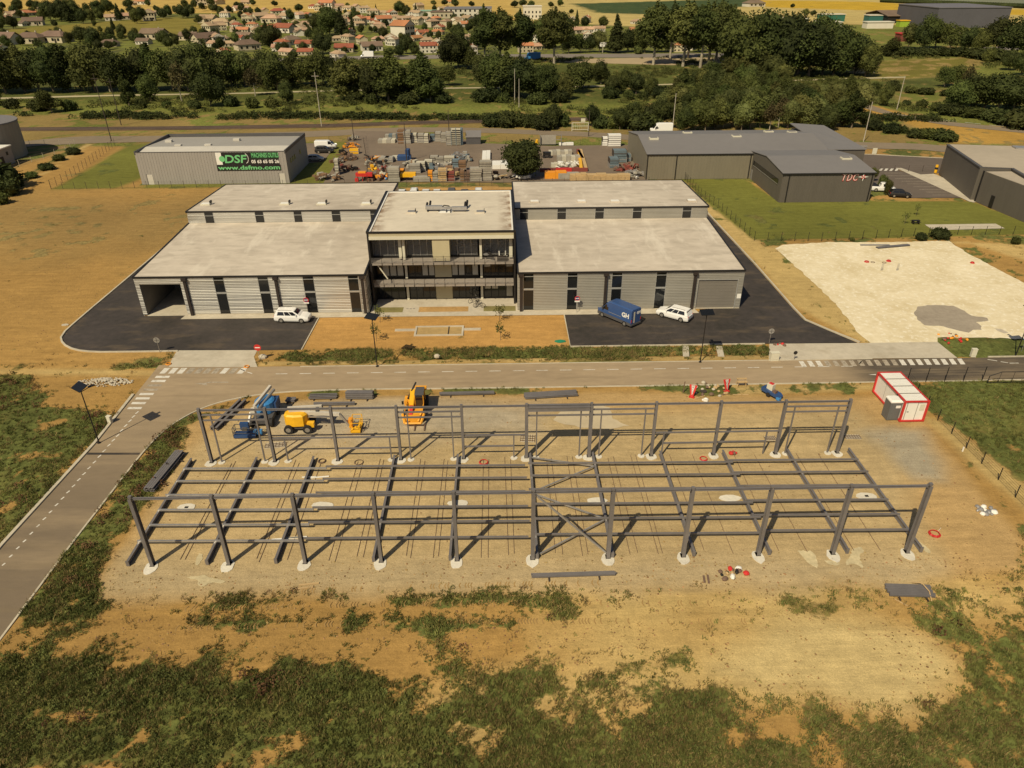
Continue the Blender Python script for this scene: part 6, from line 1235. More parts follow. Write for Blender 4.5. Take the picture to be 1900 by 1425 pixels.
for px, py, n, r, ms, sd_, l in [(608,336,22,2.2,['cgrey','cbrown','rust'],41,"grey-brown scrap heap at the left corner of the yard"),(640,320,18,2.0,['rust','redbrown','black'],42,"dark and red scrap heap in the left junk row"),(625,305,14,1.6,['cbrown','cgrey'],43,"brown junk heap at the yard fence"),(647,300,14,1.6,['cbrown','rust'],44,"brown junk heap right of the yard fence"),(652,277,14,1.6,['cbrown','orange','rust'],45,"orange-brown scrap behind the yellow box"),(638,291,10,1.2,['cbrown','black'],46,"dark junk between fence and yellow box"),(655,263,8,1.0,['rust','cgrey'],47,"small junk heap at the far end of the fence"),(694,336,18,1.6,['rust','cbrown','redbrown'],48,"heap of rusty pipes right of the red machine"),(707,334,18,1.7,['orange','cbrown','cream_s','blue'],49,"heap of orange and pale pipes"),(717,322,12,1.5,['redbrown','cgrey','rust'],50,"reddish heap behind the pipe heaps"),(700,311,14,2.2,['black','cbrown','cgrey'],51,"dark heap behind the cream bale"),(690,318,5,.8,['yellow','wood'],52,"small yellow heap above the red machine"),(1053,312,22,2.2,['white','cream_s'],53,"heap of white sacks in the right yard"),(1166,318,24,2.2,['redbrown','rust'],54,"dull red scrap pile against the hall"),(1178,331,24,1.8,['galv','cgrey'],55,"tangle of grey tubes at the hall corner"),(918,334,14,1.8,['cbrown','cgrey','wood'],56,"brown heap left of the yard tree"),(965,334,14,2.0,['black','white'],57,"dark and white items under the yard tree"),(858,303,14,1.6,['bluegrey','cgrey','rust'],58,"grey scrap at the right end of the scaffold rows"),(812,315,18,2.4,['cgrey','galv','bluegrey'],61,"heap of grey scaffold parts left in the middle rows"),(838,306,18,2.4,['galv','cgrey','cbrown'],62,"heap of grey scaffold parts centre of the middle rows"),(852,296,14,1.8,['bluegrey','galv'],63,"dark grey fittings heap at the upper end of the rows"),(770,312,16,2.2,['cream_s','cbrown','cgrey'],64,"mixed pale heap behind the yellow rack"),(690,302,10,1.4,['orange','rust','black'],65,"orange and dark heap left of the cream bale"),(848,328,12,1.6,['cbrown','wood','rust'],66,"brown timber heap in the front row gap")]:
    sack_pile(l,(px,py-3),int(n*1.5),r,ms,sd_,"scrap_heap",'scrap heap',None,1.3,2.1)
x, y = GXY(751,299); s = thing("blue_machine", "dark blue covered machine in the middle of the yard", 'machine', (x,y+1,0)); rounded([(-1.8,-.9),(1.5,-.9),(1.5,.9),(-1.8,.9)],.1,1.3,.2).build("lower_cover", M['navy'], s); rounded([(.2,-.7),(1.3,-.7),(1.3,.8),(.2,.8)],1.2,2.7,.25).build("upper_cover", M['navy'], s)
x, y = GXY(676,338); s = thing("red_machine", "bright red conveyor machine on legs in the front row of the yard", 'machine', (x,y+.8,0)); MB().cbox(0,0,1.5,3.6,1.2,.7).build("hopper", M['red'], s); MB().cbox(-.4,0,1.95,1.6,1.0,.35).build("cover", M['orange'], s); MB().cbox(-1.7,-.2,.4,.7,.7,.7).build("wheel_box", M['red'], s)
for a in (-1.4,-.4,.6,1.4): MB().bar((a,0,1.2),(a*1.15,-.1,0),.12,.12).build("leg", M['red'], s)
x, y = GXY(1018,271); s = thing("panel_rack", "pale grey panel rack on the back edge of the right yard", 'rack', (x,y+.8,0)); MB().box(-2.2,1.9,-.1,.1,.3,2.6).build("panel", M['cgrey'], s)
for z in (.5,1.4,2.5): MB().box(1.9,3.3,-.06,.06,z,z+.1).build("rung", M['galv'], s)
for a in (-2.2,3.3): MB().box(a-.05,a+.05,-.7,.7,0,2.6).build("frame", M['galv'], s)
x, y = GXY(1015,294); s = thing("dark_machine", "dark wheeled machine near the pale sacks", 'machine', (x,y+.7,0)); MB().cbox(0,0,1.0,1.9,1.2,.8).build("body", M['black'], s)
for a in (-.7,.7):
    for b in (-.5,.5): MB().cyl((a,b-.1,.35),(a,b+.1,.35),.35,n=10).build("wheel", M['tyre'], s)
x, y = GXY(996,270); s = thing("mixer", "small yellow mixer beside the yard tree", 'mixer', (x,y,0)); MB().cyl((0,0,.7),(0,-.3,1.5),.45,.25,n=10).build("drum", M['yellow'], s); MB().bar((-.4,0,0),(0,0,.8),.06,.06).bar((.4,0,0),(0,0,.8),.06,.06).build("leg", M['black'], s)
s = thing("rail_gate", "cream lattice gate and board beside the railway", 'gate', (*GXY(1076,243),0)); q = MB()
for a in (-2.3,2.3): q.box(a-.08,a+.08,-.08,.08,0,2.3)
for z in (.3,1.3,2.2): q.box(-2.3,2.3,-.05,.05,z,z+.12)
q.build("frame", M['cream'], s); MB().box(.2,1.4,-.06,.02,2.5,3.4).build("board", M['cream'], s)
for i in range(7): MB().box(-1.9+i*.6,-1.86+i*.6,-.03,.03,.3,2.2).build("picket", M['cream'], s)
# railway
def at_y(px, y): # ground point on the line of sight at depth y
    return None
rl = [GXY(*p) for p in [(-60,238),(0,241),(300,239),(450,237),(620,234),(760,229),(900,226),(1000,223),(1150,221)]]
strip("ballast", rl, 4.4, -.1, .25, mat('rail_ballast',(0.115,0.078,0.05),.95,.25,.8))
for s_ in (-1.2,1.2): strip("rail_track", [(x,y+s_) for x,y in rl], .35, .25, .42, M['rail'])
def pole_(px, py, h, label, m='darkpole', lean=0, arms=True, r=.16, group='poles along the railway'):
    x, y = GXY(px, py); p = thing("utility_pole", label, 'pole', (x,y,0), 0, group); MB().cyl((0,0,0),(lean,0,h),r,r*.6,n=7).build("pole", M[m], p)
    if arms: MB().bar((lean*.9-1.0,0,h*.93),(lean*.9+1.0,0,h*.93),.1,.1).build("crossarm", M[m], p)
for a in [(207,262,17,"brown pole rising at the left end of the railway"),(225,232,13,"second brown pole left, just behind the first"),(597,236,15,"pale forked pole by the railway, left of the yard",'pole'),(955,192,11,"thin pale pole in front of the tree group",'pole'),(963,200,9,"thin short pole beside the pale pole",'pole'),(1247,247,10.5,"pale pole beside the white van on the back road",'pole'),(1602,263,10,"pale pole behind the car park",'pole'),(1664,203,10,"pale pole beside the embanked road",'pole'),(755,300,9,"slim brown pole in the middle of the yard"),(834,262,8,"slim brown pole behind the shelf towers"),(657,262,6,"short brown pole at the end of the yard fence"),(1092,253,7,"slim brown pole beside the lattice gate")]:
    pole_(*a[:4], m=a[4] if len(a) > 4 else 'darkpole', arms=a[2] > 12, r=.13)
# ------------------------------------------------------------ trees
def leafmat(name, c1, c2, rand=.22, scale=.5, tr=.25):
    m = mat(name, c1, .75, .3, scale, col2=c2, spec=.15, rand=rand, detail=3); N = m.node_tree.nodes; L = m.node_tree.links; b = N["Principled BSDF"]
    t = N.new("ShaderNodeBsdfTranslucent"); mx = N.new("ShaderNodeMixShader"); mx.inputs[0].default_value = tr; L.new(b.inputs["Base Color"].links[0].from_socket, t.inputs[0])
    out = N["Material Output"]; L.new(b.outputs[0], mx.inputs[1]); L.new(t.outputs[0], mx.inputs[2]); L.new(mx.outputs[0], out.inputs[0]); return m
M['leaf'] = leafmat('leaf_dark', (0.046,0.060,0.018), (0.115,0.132,0.034), rand=.32)
M['leaf2'] = leafmat('leaf_olive', (0.065,0.075,0.022), (0.155,0.160,0.044), rand=.32)
M['leafd'] = leafmat('leaf_deep', (0.033,0.043,0.015), (0.080,0.092,0.026), rand=.3)
M['leafb'] = leafmat('leaf_brownish', (0.075,0.062,0.026), (0.13,0.105,0.045))
M['bark'] = mat('bark', (0.16,0.125,0.085), .9, .3, 2); M['barkp'] = mat('pale_bark', (0.36,0.31,0.23), .9, .3, 1.5)
def crown_mesh(name, seed, w, h, zb, n, leaf, m, shape='round', lobes=9, core=True, gap=0.0):
    r = np.random.default_rng(seed); K = lobes; C, Rr = [], []
    for k in range(K):
        if shape == 'round':
            v = r.normal(size=3); v /= np.linalg.norm(v); v *= r.uniform(.35, .62); C.append((v[0]*w/2, v[1]*w/2, zb+h/2+v[2]*h/2)); Rr.append((w*r.uniform(.22,.32), w*r.uniform(.22,.32), h*r.uniform(.20,.30)))
        elif shape == 'tall':
            t = (k+.5)/K; a = r.uniform(0, 6.28); q = math.sin(PI*min(1, t*.9+.12))**.7; C.append((math.cos(a)*w*.24*q, math.sin(a)*w*.24*q, zb+h*(.1+.8*t))); Rr.append((w*.30*q+.3, w*.30*q+.3, h*r.uniform(.13,.18)))
        elif shape == 'cone':
            t = (k+.5)/K; q = 1-t*.93; C.append((r.uniform(-.05,.05)*w, r.uniform(-.05,.05)*w, zb+h*(.06+.86*t))); Rr.append((w*.5*q, w*.5*q, h/K*.9))
        elif shape == 'bush':
            a = r.uniform(0, 6.28); d = r.random()**.5; C.append((math.cos(a)*w*.28*d, math.sin(a)*w*.28*d, zb+h*(.35+.25*r.random()*(1-d)))); Rr.append((w*r.uniform(.2,.3), w*r.uniform(.2,.3), h*r.uniform(.32,.45)))
    C = np.array(C); Rr = np.array(Rr); wt = (Rr[:,0]*Rr[:,2])**1; wt /= wt.sum(); k = r.choice(K, n, p=wt)
    v = r.normal(size=(n,3)); v /= np.linalg.norm(v, axis=1)[:,None]; rad_ = r.uniform(.72, 1.08, n)*(1+.18*np.sin(v[:,0]*7+k)*np.cos(v[:,2]*6+k*2))
    P = C[k]+v*Rr[k]*rad_[:,None]; P[:,2] = np.maximum(P[:,2], zb*.8+.05)
    nrm = v*0.7+r.normal(size=(n,3))*.55+np.array([0,0,.25]); nrm /= np.linalg.norm(nrm, axis=1)[:,None]
    t1 = np.cross(nrm, r.normal(size=(n,3))); t1 /= np.linalg.norm(t1, axis=1)[:,None]; t2 = np.cross(nrm, t1)
    s = (leaf*r.uniform(.55,1.3,n))[:,None]; bend = nrm*s*.25
    V = np.stack([P-t1*s-t2*s*.3-bend, P-t2*s*.7+bend*.3, P+t1*s+t2*s*.2-bend, P+t2*s*.8+bend*.5], 1).reshape(-1,3)
    F = np.arange(n*4).reshape(n,4); verts = V.tolist(); faces = F.tolist()
    if core:
        for c, q in zip(C, Rr):
            mb = MB().ball(c, tuple(q*.74), 7, 5); o_ = len(verts); verts += [list(x) for x in mb.v]; faces += [[i+o_ for i in f] for f in mb.f]
    me = bpy.data.meshes.new(name); me.from_pydata(verts, [], faces); me.update(); me.materials.append(m); return me
def trunk_mesh(name, seed, zb, h, r0, m, limbs=5, w=4):
    r = random.Random(seed); mb = MB(); p = (0,0,-.1); q = (r.uniform(-.15,.15), r.uniform(-.15,.15), zb*.6+h*.1)
    mb.cyl(p, q, r0, r0*.75, n=7); t = (q[0]*1.5, q[1]*1.5, zb+h*.55); mb.cyl(q, t, r0*.75, r0*.3, n=6)
    for k in range(limbs):
        a = k*2.4+r.random(); z = zb*.75+h*(.05+.3*k/limbs); mb.cyl((q[0],q[1],z), (math.cos(a)*w*.33, math.sin(a)*w*.33, z+h*r.uniform(.15,.35)), r0*.4, r0*.12, n=5)
    return mb.mesh(name, m)
def tree_kind(name, seed, W_, H_, zb, n, leaf, m, shape, lobes=9, tr=.3, bark='bark', **k):
    return dict(name=name, w=W_, h=H_, crown=crown_mesh("crown", seed, W_, H_-zb, zb, n, leaf, M[m], shape, lobes, **k), trunk=trunk_mesh("trunk", seed, zb, H_-zb, tr, M[bark], w=W_) if zb > .3 else None)
M['leaf3'] = leafmat('leaf_light', (0.085,0.098,0.030), (0.19,0.195,0.062), rand=.3)
KINDS = {
 'r4': tree_kind('deciduous_tree', 21, 10, 12.5, 1.2, 3000, .32, 'leaf3', 'round', 12, gap=.2), 't3': tree_kind('deciduous_tree', 22, 7.5, 15, 1.5, 2800, .32, 'leaf3', 'tall', 9, .25, 'barkp', core=False), 'r5': tree_kind('deciduous_tree', 23, 12, 12, 1.0, 3400, .34, 'leaf', 'round', 7, core=False),
 'r1': tree_kind('deciduous_tree', 1, 11, 13, .9, 4200, .33, 'leaf', 'round', 11), 'r2': tree_kind('deciduous_tree', 2, 10, 12, .9, 3800, .33, 'leaf2', 'round', 10), 'r3': tree_kind('deciduous_tree', 3, 12, 14, .7, 4600, .35, 'leafd', 'round', 13),
 't1': tree_kind('deciduous_tree', 4, 8, 16, 1.2, 4000, .34, 'leaf', 'tall', 9), 't2': tree_kind('deciduous_tree', 5, 8.5, 15, 1.0, 4000, .34, 'leaf2', 'tall', 10),
 'p1': tree_kind('plane_tree', 6, 14, 26, 8.5, 5200, .5, 'leaf', 'tall', 12, .6, 'barkp'), 'p2': tree_kind('plane_tree', 7, 15, 26, 7.5, 5400, .5, 'leaf2', 'tall', 13, .6, 'barkp'),
 'c1': tree_kind('conifer', 8, 8, 16, .8, 2200, .40, 'leafd', 'cone', 9), 'cy': tree_kind('cypress', 9, 2.6, 10, .4, 900, .3, 'leafd', 'tall', 7), 'w1': tree_kind('thin_tree', 10, 7, 13, 3.0, 700, .4, 'leafb', 'round', 8, .25, 'barkp', core=False),
 'b1': tree_kind('bush', 11, 5, 3.6, 0, 1300, .28, 'leaf', 'bush', 8), 'b2': tree_kind('bush', 12, 6, 3.6, 0, 1400, .28, 'leafd', 'bush', 9), 'b3': tree_kind('bush', 13, 4.6, 3.2, 0, 1100, .26, 'leaf2', 'bush', 7),
}
NT = [0]
def plant(kind, x, y, H_, label, group=None, wscale=1.0, z=0):
    K = KINDS[kind]; s = H_/K['h']; NT[0] += 1
    t = bpy.data.objects.new(K['name'], None); COL.objects.link(t); t.location = (x, y, z); t.rotation_euler = (0, 0, random.random()*6.28); t.scale = (s*wscale, s*wscale, s)
    tag(t, label, {'bush':'bush','conifer':'conifer'}.get(K['name'],'tree'), group)
    c = obj("crown" if K['name'] != 'bush' else "foliage", K['crown'], t)
    if K['trunk']: obj("trunk", K['trunk'], t)
    return t
def hgt(px, py, hpx):   # true height of something hpx tall standing at (px, py)
    g = G(px, py); d = _ray(px, py-hpx); t = (g[1]-CAM[1])/d[1]; return float((CAM+t*d)[2])
def ordinal(n): return f"{n}{'th' if 10 <= n % 100 <= 20 else {1:'st',2:'nd',3:'rd'}.get(n % 10,'th')}"
def row(items, desc, group):
    items = sorted(items, key=lambda a: a[1])
    for i, (k, px, py, hp, *ws) in enumerate(items):
        if k in ('r1','r2','r3','t1','t2') and len(items) > 6 and i % 3 != 1: k = {'r1':'r5','r2':'r4','r3':'r3','t1':'t1','t2':'t3'}[k] if i % 2 else {'r1':'r1','r2':'r5','r3':'r1','t1':'t3','t2':'t2'}[k]
        x, y = GXY(px, py); look = {'r1':'round green','r2':'rounded olive','r3':'broad dark','t1':'tall green','t2':'tall olive','p1':'high dark plane','p2':'high olive plane','c1':'dark conical','cy':'slim dark','w1':'thin brownish','r4':'rounded light green','r5':'open green','t3':'tall light green','b1':'green','b2':'dark','b3':'olive'}[k]
        plant(k, x, y, hgt(px, py, hp), f"{look} {'bush' if k[0] == 'b' else 'tree'} {desc}, {ordinal(i+1)} from the left", group, ws[0] if ws else 1.0)
row([('r3',-30,172,95),('r1',12,174,90,1.1),('t2',48,171,92,1.2),('r3',75,170,85),('r1',100,172,90),('t1',128,170,88,1.3),('r3',152,168,80),('r2',178,171,92,1.1),('t1',205,170,84,1.3),('r1',236,172,88),('r3',262,168,82),('t1',292,170,90,1.2),('r2',322,168,88),('r3',350,170,86),('r1',378,168,92,1.05),('r3',406,165,80),('r1',432,162,72),('r2',455,160,70),('r3',492,160,66),('r1',515,167,72),('t2',545,158,60,1.3),('r1',582,162,74),('r3',600,155,66)], "behind the pale towpath", "tree belt left")
row([('r1',97,209,50),('b2',78,205,26),('b1',130,205,24),('r3',-8,196,45),('w1',338,190,78),('r3',392,197,68,1.1),('t1',240,196,58,1.1),('b1',262,200,20),('r1',280,188,48),('w1',474,178,54,1.2),('r1',534,193,42,.9),('b2',430,197,22),('b1',468,200,24),('b3',505,198,20),('b2',360,201,18),('b1',310,200,16),('b2',25,200,20)], "in front of the pale towpath", "trees before the towpath")
row([('t2',648,186,84,1.4),('r3',700,188,84),('t1',722,190,96,1.5),('r3',745,186,70),('t1',783,188,92,1.6),('r3',800,190,66,1.2),('b2',660,189,20),('b2',820,190,22,1.2),('b1',690,192,22),('b2',755,192,24,1.2)], "in the dark central clump", "central clump")
row([('r2',833,158,44),('r1',850,125,64),('r3',838,128,70),('r1',866,128,46),('r2',890,150,50),('r3',905,170,70,1.1),('r1',920,176,82),('t1',940,182,86,1.4),('r3',962,184,82),('t2',985,180,72,1.3),('r1',1005,184,62),('r3',1022,178,58),('r1',1060,172,62),('r2',1050,184,46),('r3',1082,164,52),('r1',1115,156,44),('b2',905,188,28,1.3),('b2',1000,192,24,1.2),('b1',935,190,22),('b2',1040,190,26)], "below the layby", "middle clump")
row([('r3',1135,175,36),('r1',1158,172,44),('r3',1180,175,42),('r3',1205,178,36),('b2',1130,182,24),('b1',1165,184,20),('b2',1225,182,26),('b1',1195,184,18)], "right of the path end", "bush group")
row([('p1',900,122,112,1.1),('p2',928,121,108,1.2),('p1',965,118,100,1.1),('p2',1028,118,106,1.15)], "by the main road, left plane group", "plane trees along the main road")
row([('p2',1212,120,118,1.15),('p1',1243,110,108),('p2',1267,123,122,1.2),('p1',1276,108,106),('p1',1299,126,122,1.1),('p2',1313,125,122,1.2),('p1',1328,116,118,1.15),('p2',1350,108,100,1.1)], "by the main road, right plane group", "plane trees along the main road")
row([('b2',918,233,26,1.2),('b2',940,234,32),('b1',962,234,30),('b2',985,236,28),('r3',1025,236,46),('b2',1008,238,30,1.2),('b1',1045,234,26),('r3',1098,234,44,.9),('b2',1115,236,26),('b1',1140,238,28,1.1),('b2',1160,236,36,1.1),('r3',1150,240,42),('b2',1185,240,34,1.2),('r1',1175,236,48),('b1',1205,240,36,1.2),('r3',1210,236,50),('r1',1225,238,56)], "in the railside hedge", "railside hedge")
fo = []; rf = random.Random(12)
for rk, (rowy, x0, x1, st, hh) in enumerate(((152,1312,1440,17,44),(176,1262,1460,17,46),(197,1245,1605,17,48),(219,1235,1600,17,54),(242,1262,1590,17,58))):
    x = x0+rf.uniform(-6,6)
    while x < x1:
        k = rf.choice(['r1','r3','t1','t2','r5','t3','r4','w1' if rowy > 190 and rf.random() < .35 else 'r2']); fo.append((k, x, rowy+rf.uniform(-5,5)-(x-1240)*.012, hh*rf.uniform(.8,1.2), 1.0 if k[0] != 't' else 1.35, rk)); x += st*rf.uniform(.8,1.2)
fc = {}
for i, (k, px, py, hp, ws, rk) in enumerate(fo):
    fc[rk] = fc.get(rk, 0)+1
    x, y = GXY(px, py); plant(k, x, y, hgt(px, py, hp), f"woodland tree behind the olive grey hall, {ordinal(fc[rk])} from left in {['farthest','second','middle','fourth','nearest'][rk]} rank", "woodland behind the olive grey hall", ws)
row([('r3',1372,142,112,1.1),('r1',1400,140,118,1.1),('r3',1425,138,124,1.1),('r3',1452,140,120,1.1),('r2',1478,140,110,1.1),('r3',1500,142,108,1.15),('r3',1525,140,98,1.1),('r1',1545,142,92,1.1),('r2',1562,138,84),('r3',1585,138,78,1.1),('r3',1605,142,60),('r3',1388,120,90),('r3',1466,118,100),('r1',1512,118,92),('r3',1550,115,72)], "in the high dark wood", "high dark wood")
row([('r2',1648,104,40),('r2',1685,90,50),('r1',1712,92,64),('r2',1735,90,60),('r2',1762,94,58),('r3',1795,96,50),('r1',1815,100,44),('r3',1850,98,70,1.2),('r1',1875,104,82,1.1),('r3',1900,110,82,1.1),('b2',1650,104,18,1.6),('b2',1680,103,18,1.6),('b2',1712,104,18,1.6),('b2',1745,104,18,1.6),('b2',1778,104,20,1.6),('b2',1810,108,22,1.6),('b2',1840,112,26,1.6),('r3',1870,130,40),('r3',1893,140,50),('r1',1830,118,30)], "below the far sheds", "hedge below the far sheds")
row([('r3',1640,196,42,.8),('b2',1655,168,22),('b1',1625,165,16),('r1',1752,162,44,.9),('r2',1775,160,46),('w1',1790,165,46),('r3',1800,200,66,1.3),('r1',1825,202,76,1.3),('r3',1850,206,74,1.3),('r3',1880,204,62,1.3),('r1',1775,206,56,1.2),('b2',1760,213,24,1.5),('b1',1800,218,24,1.5),('b2',1845,224,26,1.5),('b2',1880,232,30,1.5),('b1',1710,200,18),('b1',1735,206,20),('b1',1690,172,14,1.6),('b2',1720,175,14,1.6),('b1',1755,178,14,1.6),('b2',1900,238,40,1.5),('b2',1680,196,12),('b1',1615,176,16,1.4)], "above the embanked road", "scrub above the embankment")
row([('r3',1606,236,30,1.1),('b2',1622,240,22,1.1),('b2',1652,247,22,1.2),('b1',1675,247,16),('b2',1702,256,20,1.2),('b1',1722,258,24,1.2),('b2',1745,260,24,1.3),('b1',1764,262,18,1.2)], "below the embanked road", "slope bushes")
# behind the road and in the town
row([('r3',1055,99,46),('r1',1078,98,40),('r3',1095,97,36),('r2',1112,97,44),('c1',1142,98,76,1.2),('r3',1165,97,46),('r3',1180,97,48),('r1',1196,98,50),('r3',1220,97,44),('r3',1235,97,40),('b3',1182,100,16),('r3',1295,97,40),('r1',1330,96,38),('r3',1010,90,60),('r3',1045,80,60)], "along the gardens of the main road", "roadside garden trees")
row([('r3',5,50,30),('r3',25,54,28),('c1',130,42,42,1.3),('r3',95,38,40,1.2),('r3',115,40,44,1.2),('r1',140,38,36,1.2),('r3',155,44,30),('r2',170,42,26),('r3',205,24,24,1.2),('r3',185,30,30,1.2),('c1',222,38,34,1.2),('r3',150,78,30,1.3),('r3',175,80,32,1.3),('r1',195,80,20),('c1',211,56,26,.9),('r3',303,82,28,1.2),('r3',340,34,28,1.2),('r3',355,30,24),('r1',368,45,20),('r3',360,68,20),('cy',401,80,26),('cy',408,82,30),('cy',385,56,12),('r3',35,20,20,1.3),('r3',60,16,18,1.3),('r3',240,16,20,1.3),('r1',275,12,14),('r3',255,44,28),('r3',262,40,30),('r2',325,24,14),('r3',395,22,16,1.2),('r1',345,14,14)], "among the upper left fields", "upper left trees")
row([('r3',488,84,36,1.2),('r3',505,88,46,1.1),('c1',498,86,52,1.2),('r1',437,82,22),('cy',436,60,14),('r1',430,48,14),('r1',455,48,12),('r3',480,30,18),('r3',465,28,16),('r1',540,38,22),('r3',555,22,16,1.4),('r3',530,50,16),('r3',590,60,38,1.2),('r3',612,66,56,1.2),('c1',635,70,60,1.2),('r3',600,100,40,1.2),('r1',590,85,34),('c1',655,66,44,.7),('r3',658,44,26,1.2),('r1',670,62,18),('r3',712,72,24,1.1),('r1',690,60,14),('c1',698,22,16,.7),('r3',742,26,26,1.2),('r3',755,30,22),('c1',772,28,24,.8),('r1',740,52,10),('r1',788,58,16),('r3',755,100,40,.9),('r3',740,105,22,1.3),('r1',770,104,26),('r3',660,95,14),('r1',725,104,16,1.3),('r3',850,64,22,1.2),('r3',870,60,20),('r2',640,98,12,1.3),('b1',545,105,12,1.3),('r3',572,60,14),('r1',850,82,34),('r3',882,92,34),('r3',440,14,12,1.4),('r3',470,10,12,1.4),('r3',510,12,12,1.4),('r3',895,60,44)], "in the gardens of the far town", "town trees")
row([('r3',955,14,14,1.5),('r3',970,12,14,1.5),('r3',985,14,13,1.5),('r3',1022,14,12,1.3),('r3',1040,12,14,1.2),('r3',805,10,10,1.6),('r3',825,10,12,1.5),('r3',845,13,16,1.3),('r3',875,13,12,1.3),('r3',1060,26,10,1.3),('c1',1070,50,34,.8),('r3',1085,52,24),('r3',1120,52,22,1.2),('r3',1470,15,9,1.3),('r3',1495,30,14,1.3),('r3',1508,30,12,1.3),('r3',1640,3,7,1.6),('r3',1680,3,8,1.6)], "below the wheat fields", "far plain trees")
rt = random.Random(99); extra = []
for _ in range(150):
    px = rt.uniform(-20, 890); py = rt.uniform(16, 100)
    if px < 420 and 38 < py < 75 and rt.random() < .8: continue
    extra.append((rt.choice(['r3','r1','r3','r2','b2','r3','cy']), px, py, rt.uniform(8, 20)*(.5+py/110), rt.uniform(.9,1.4)))
small_trees = list(extra)
extra = []
for _ in range(70):
    px = rt.uniform(-30, 470); py = rt.choice([rt.uniform(12, 40), rt.uniform(66, 98)]); extra.append((rt.choice(['r3','r1','r3','r2','r5']), px, py, rt.uniform(14, 26), rt.uniform(1,1.5)))
small_trees += extra
# hedge line between the far fields
hb_ = MB()
for i in range(90):
    px = 1640+i*5; x, y = GXY(px, 4.5+(px-1640)*.042); hb_.ball((x, y, 1.8), (6, 4, 2.8), 6, 4)
tag(hb_.build("field_hedge", M['leafd']), "long dark hedge between the golden and the grey-green field", 'hedge', kind='stuff')
# single trees near the buildings
x, y = GXY(968,334); K = dict(KINDS['r3']); K['crown'] = crown_mesh("crown", 31, 9.2, 8.4, .5, 5200, .26, M['leafd'], 'round', 16); KINDS['yard'] = dict(name='deciduous_tree', w=9, h=9.2, crown=K['crown'], trunk=trunk_mesh("trunk", 31, 1.2, 7, .25, M['bark'], w=8)); plant('yard', x, y+1.5, 9.4, "large dark round tree standing in the storage yard")
for k, (px, py, l) in enumerate([(1620,338,"left"),(1637,352,"middle"),(1648,362,"right")]):
    x, y = GXY(px, py); plant('r2', x, y+.5, 3.0, f"{l} of three small trees at the car park edge by the parked cars", "car park trees", .8)
KINDS['sap'] = dict(name='young_tree', w=1.6, h=2.6, crown=crown_mesh("crown", 41, 1.5, 1.9, .7, 150, .10, M['leaf2'], 'round', 6, core=False), trunk=trunk_mesh("trunk", 41, .8, 1.8, .035, M['bark'], w=1.4))
for px, py, l in [(705,598,"sparse young tree on the bare lawn, rear left one of four"),(698,633,"sparse young tree on the bare lawn, front left one of four"),(927,596,"sparse young tree on the bare lawn, rear right one of four"),(928,631,"sparse young tree on the bare lawn, front right one of four")]:
    x, y = GXY(px, py); plant('sap', x, y, 2.7, l, "young trees before the office")
for px, py, l in [(1678,416,"left one of two small trees on the mown lawn"),(1699,400,"right one of two small trees on the mown lawn")]:
    x, y = GXY(px, py); plant('sap', x, y, 2.6, l, "small trees on the lawn", .9)
x, y = GXY(1698,415); s = thing("picnic_bench", "small dark bench beside the little lawn trees", 'bench', (x,y,0)); MB().cbox(0,0,.6,1.3,.6,.1).build("top", M['black'], s)
for a in (-.5,.5): MB().box(a-.05,a+.05,-.4,.4,0,.54).build("leg", M['black'], s); 
for b in (-.55,.55): MB().cbox(0,b,.4,1.3,.2,.06).build("seat", M['black'], s)
row([('b2',1708,444,14),('b2',1740,442,22),('b1',1884,452,14),('b1',1580,447,8)], "at the wire fence behind the white gravel", "fence bushes")
row([('b2',-12,352,60,1.3),('b2',14,362,40),('b1',3,378,26),('b1',60,330,14,1.4),('b2',85,315,14,1.4),('b1',110,298,14,1.4),('b2',135,286,14,1.3)], "in the ditch by the silo", "bushes by the silo")
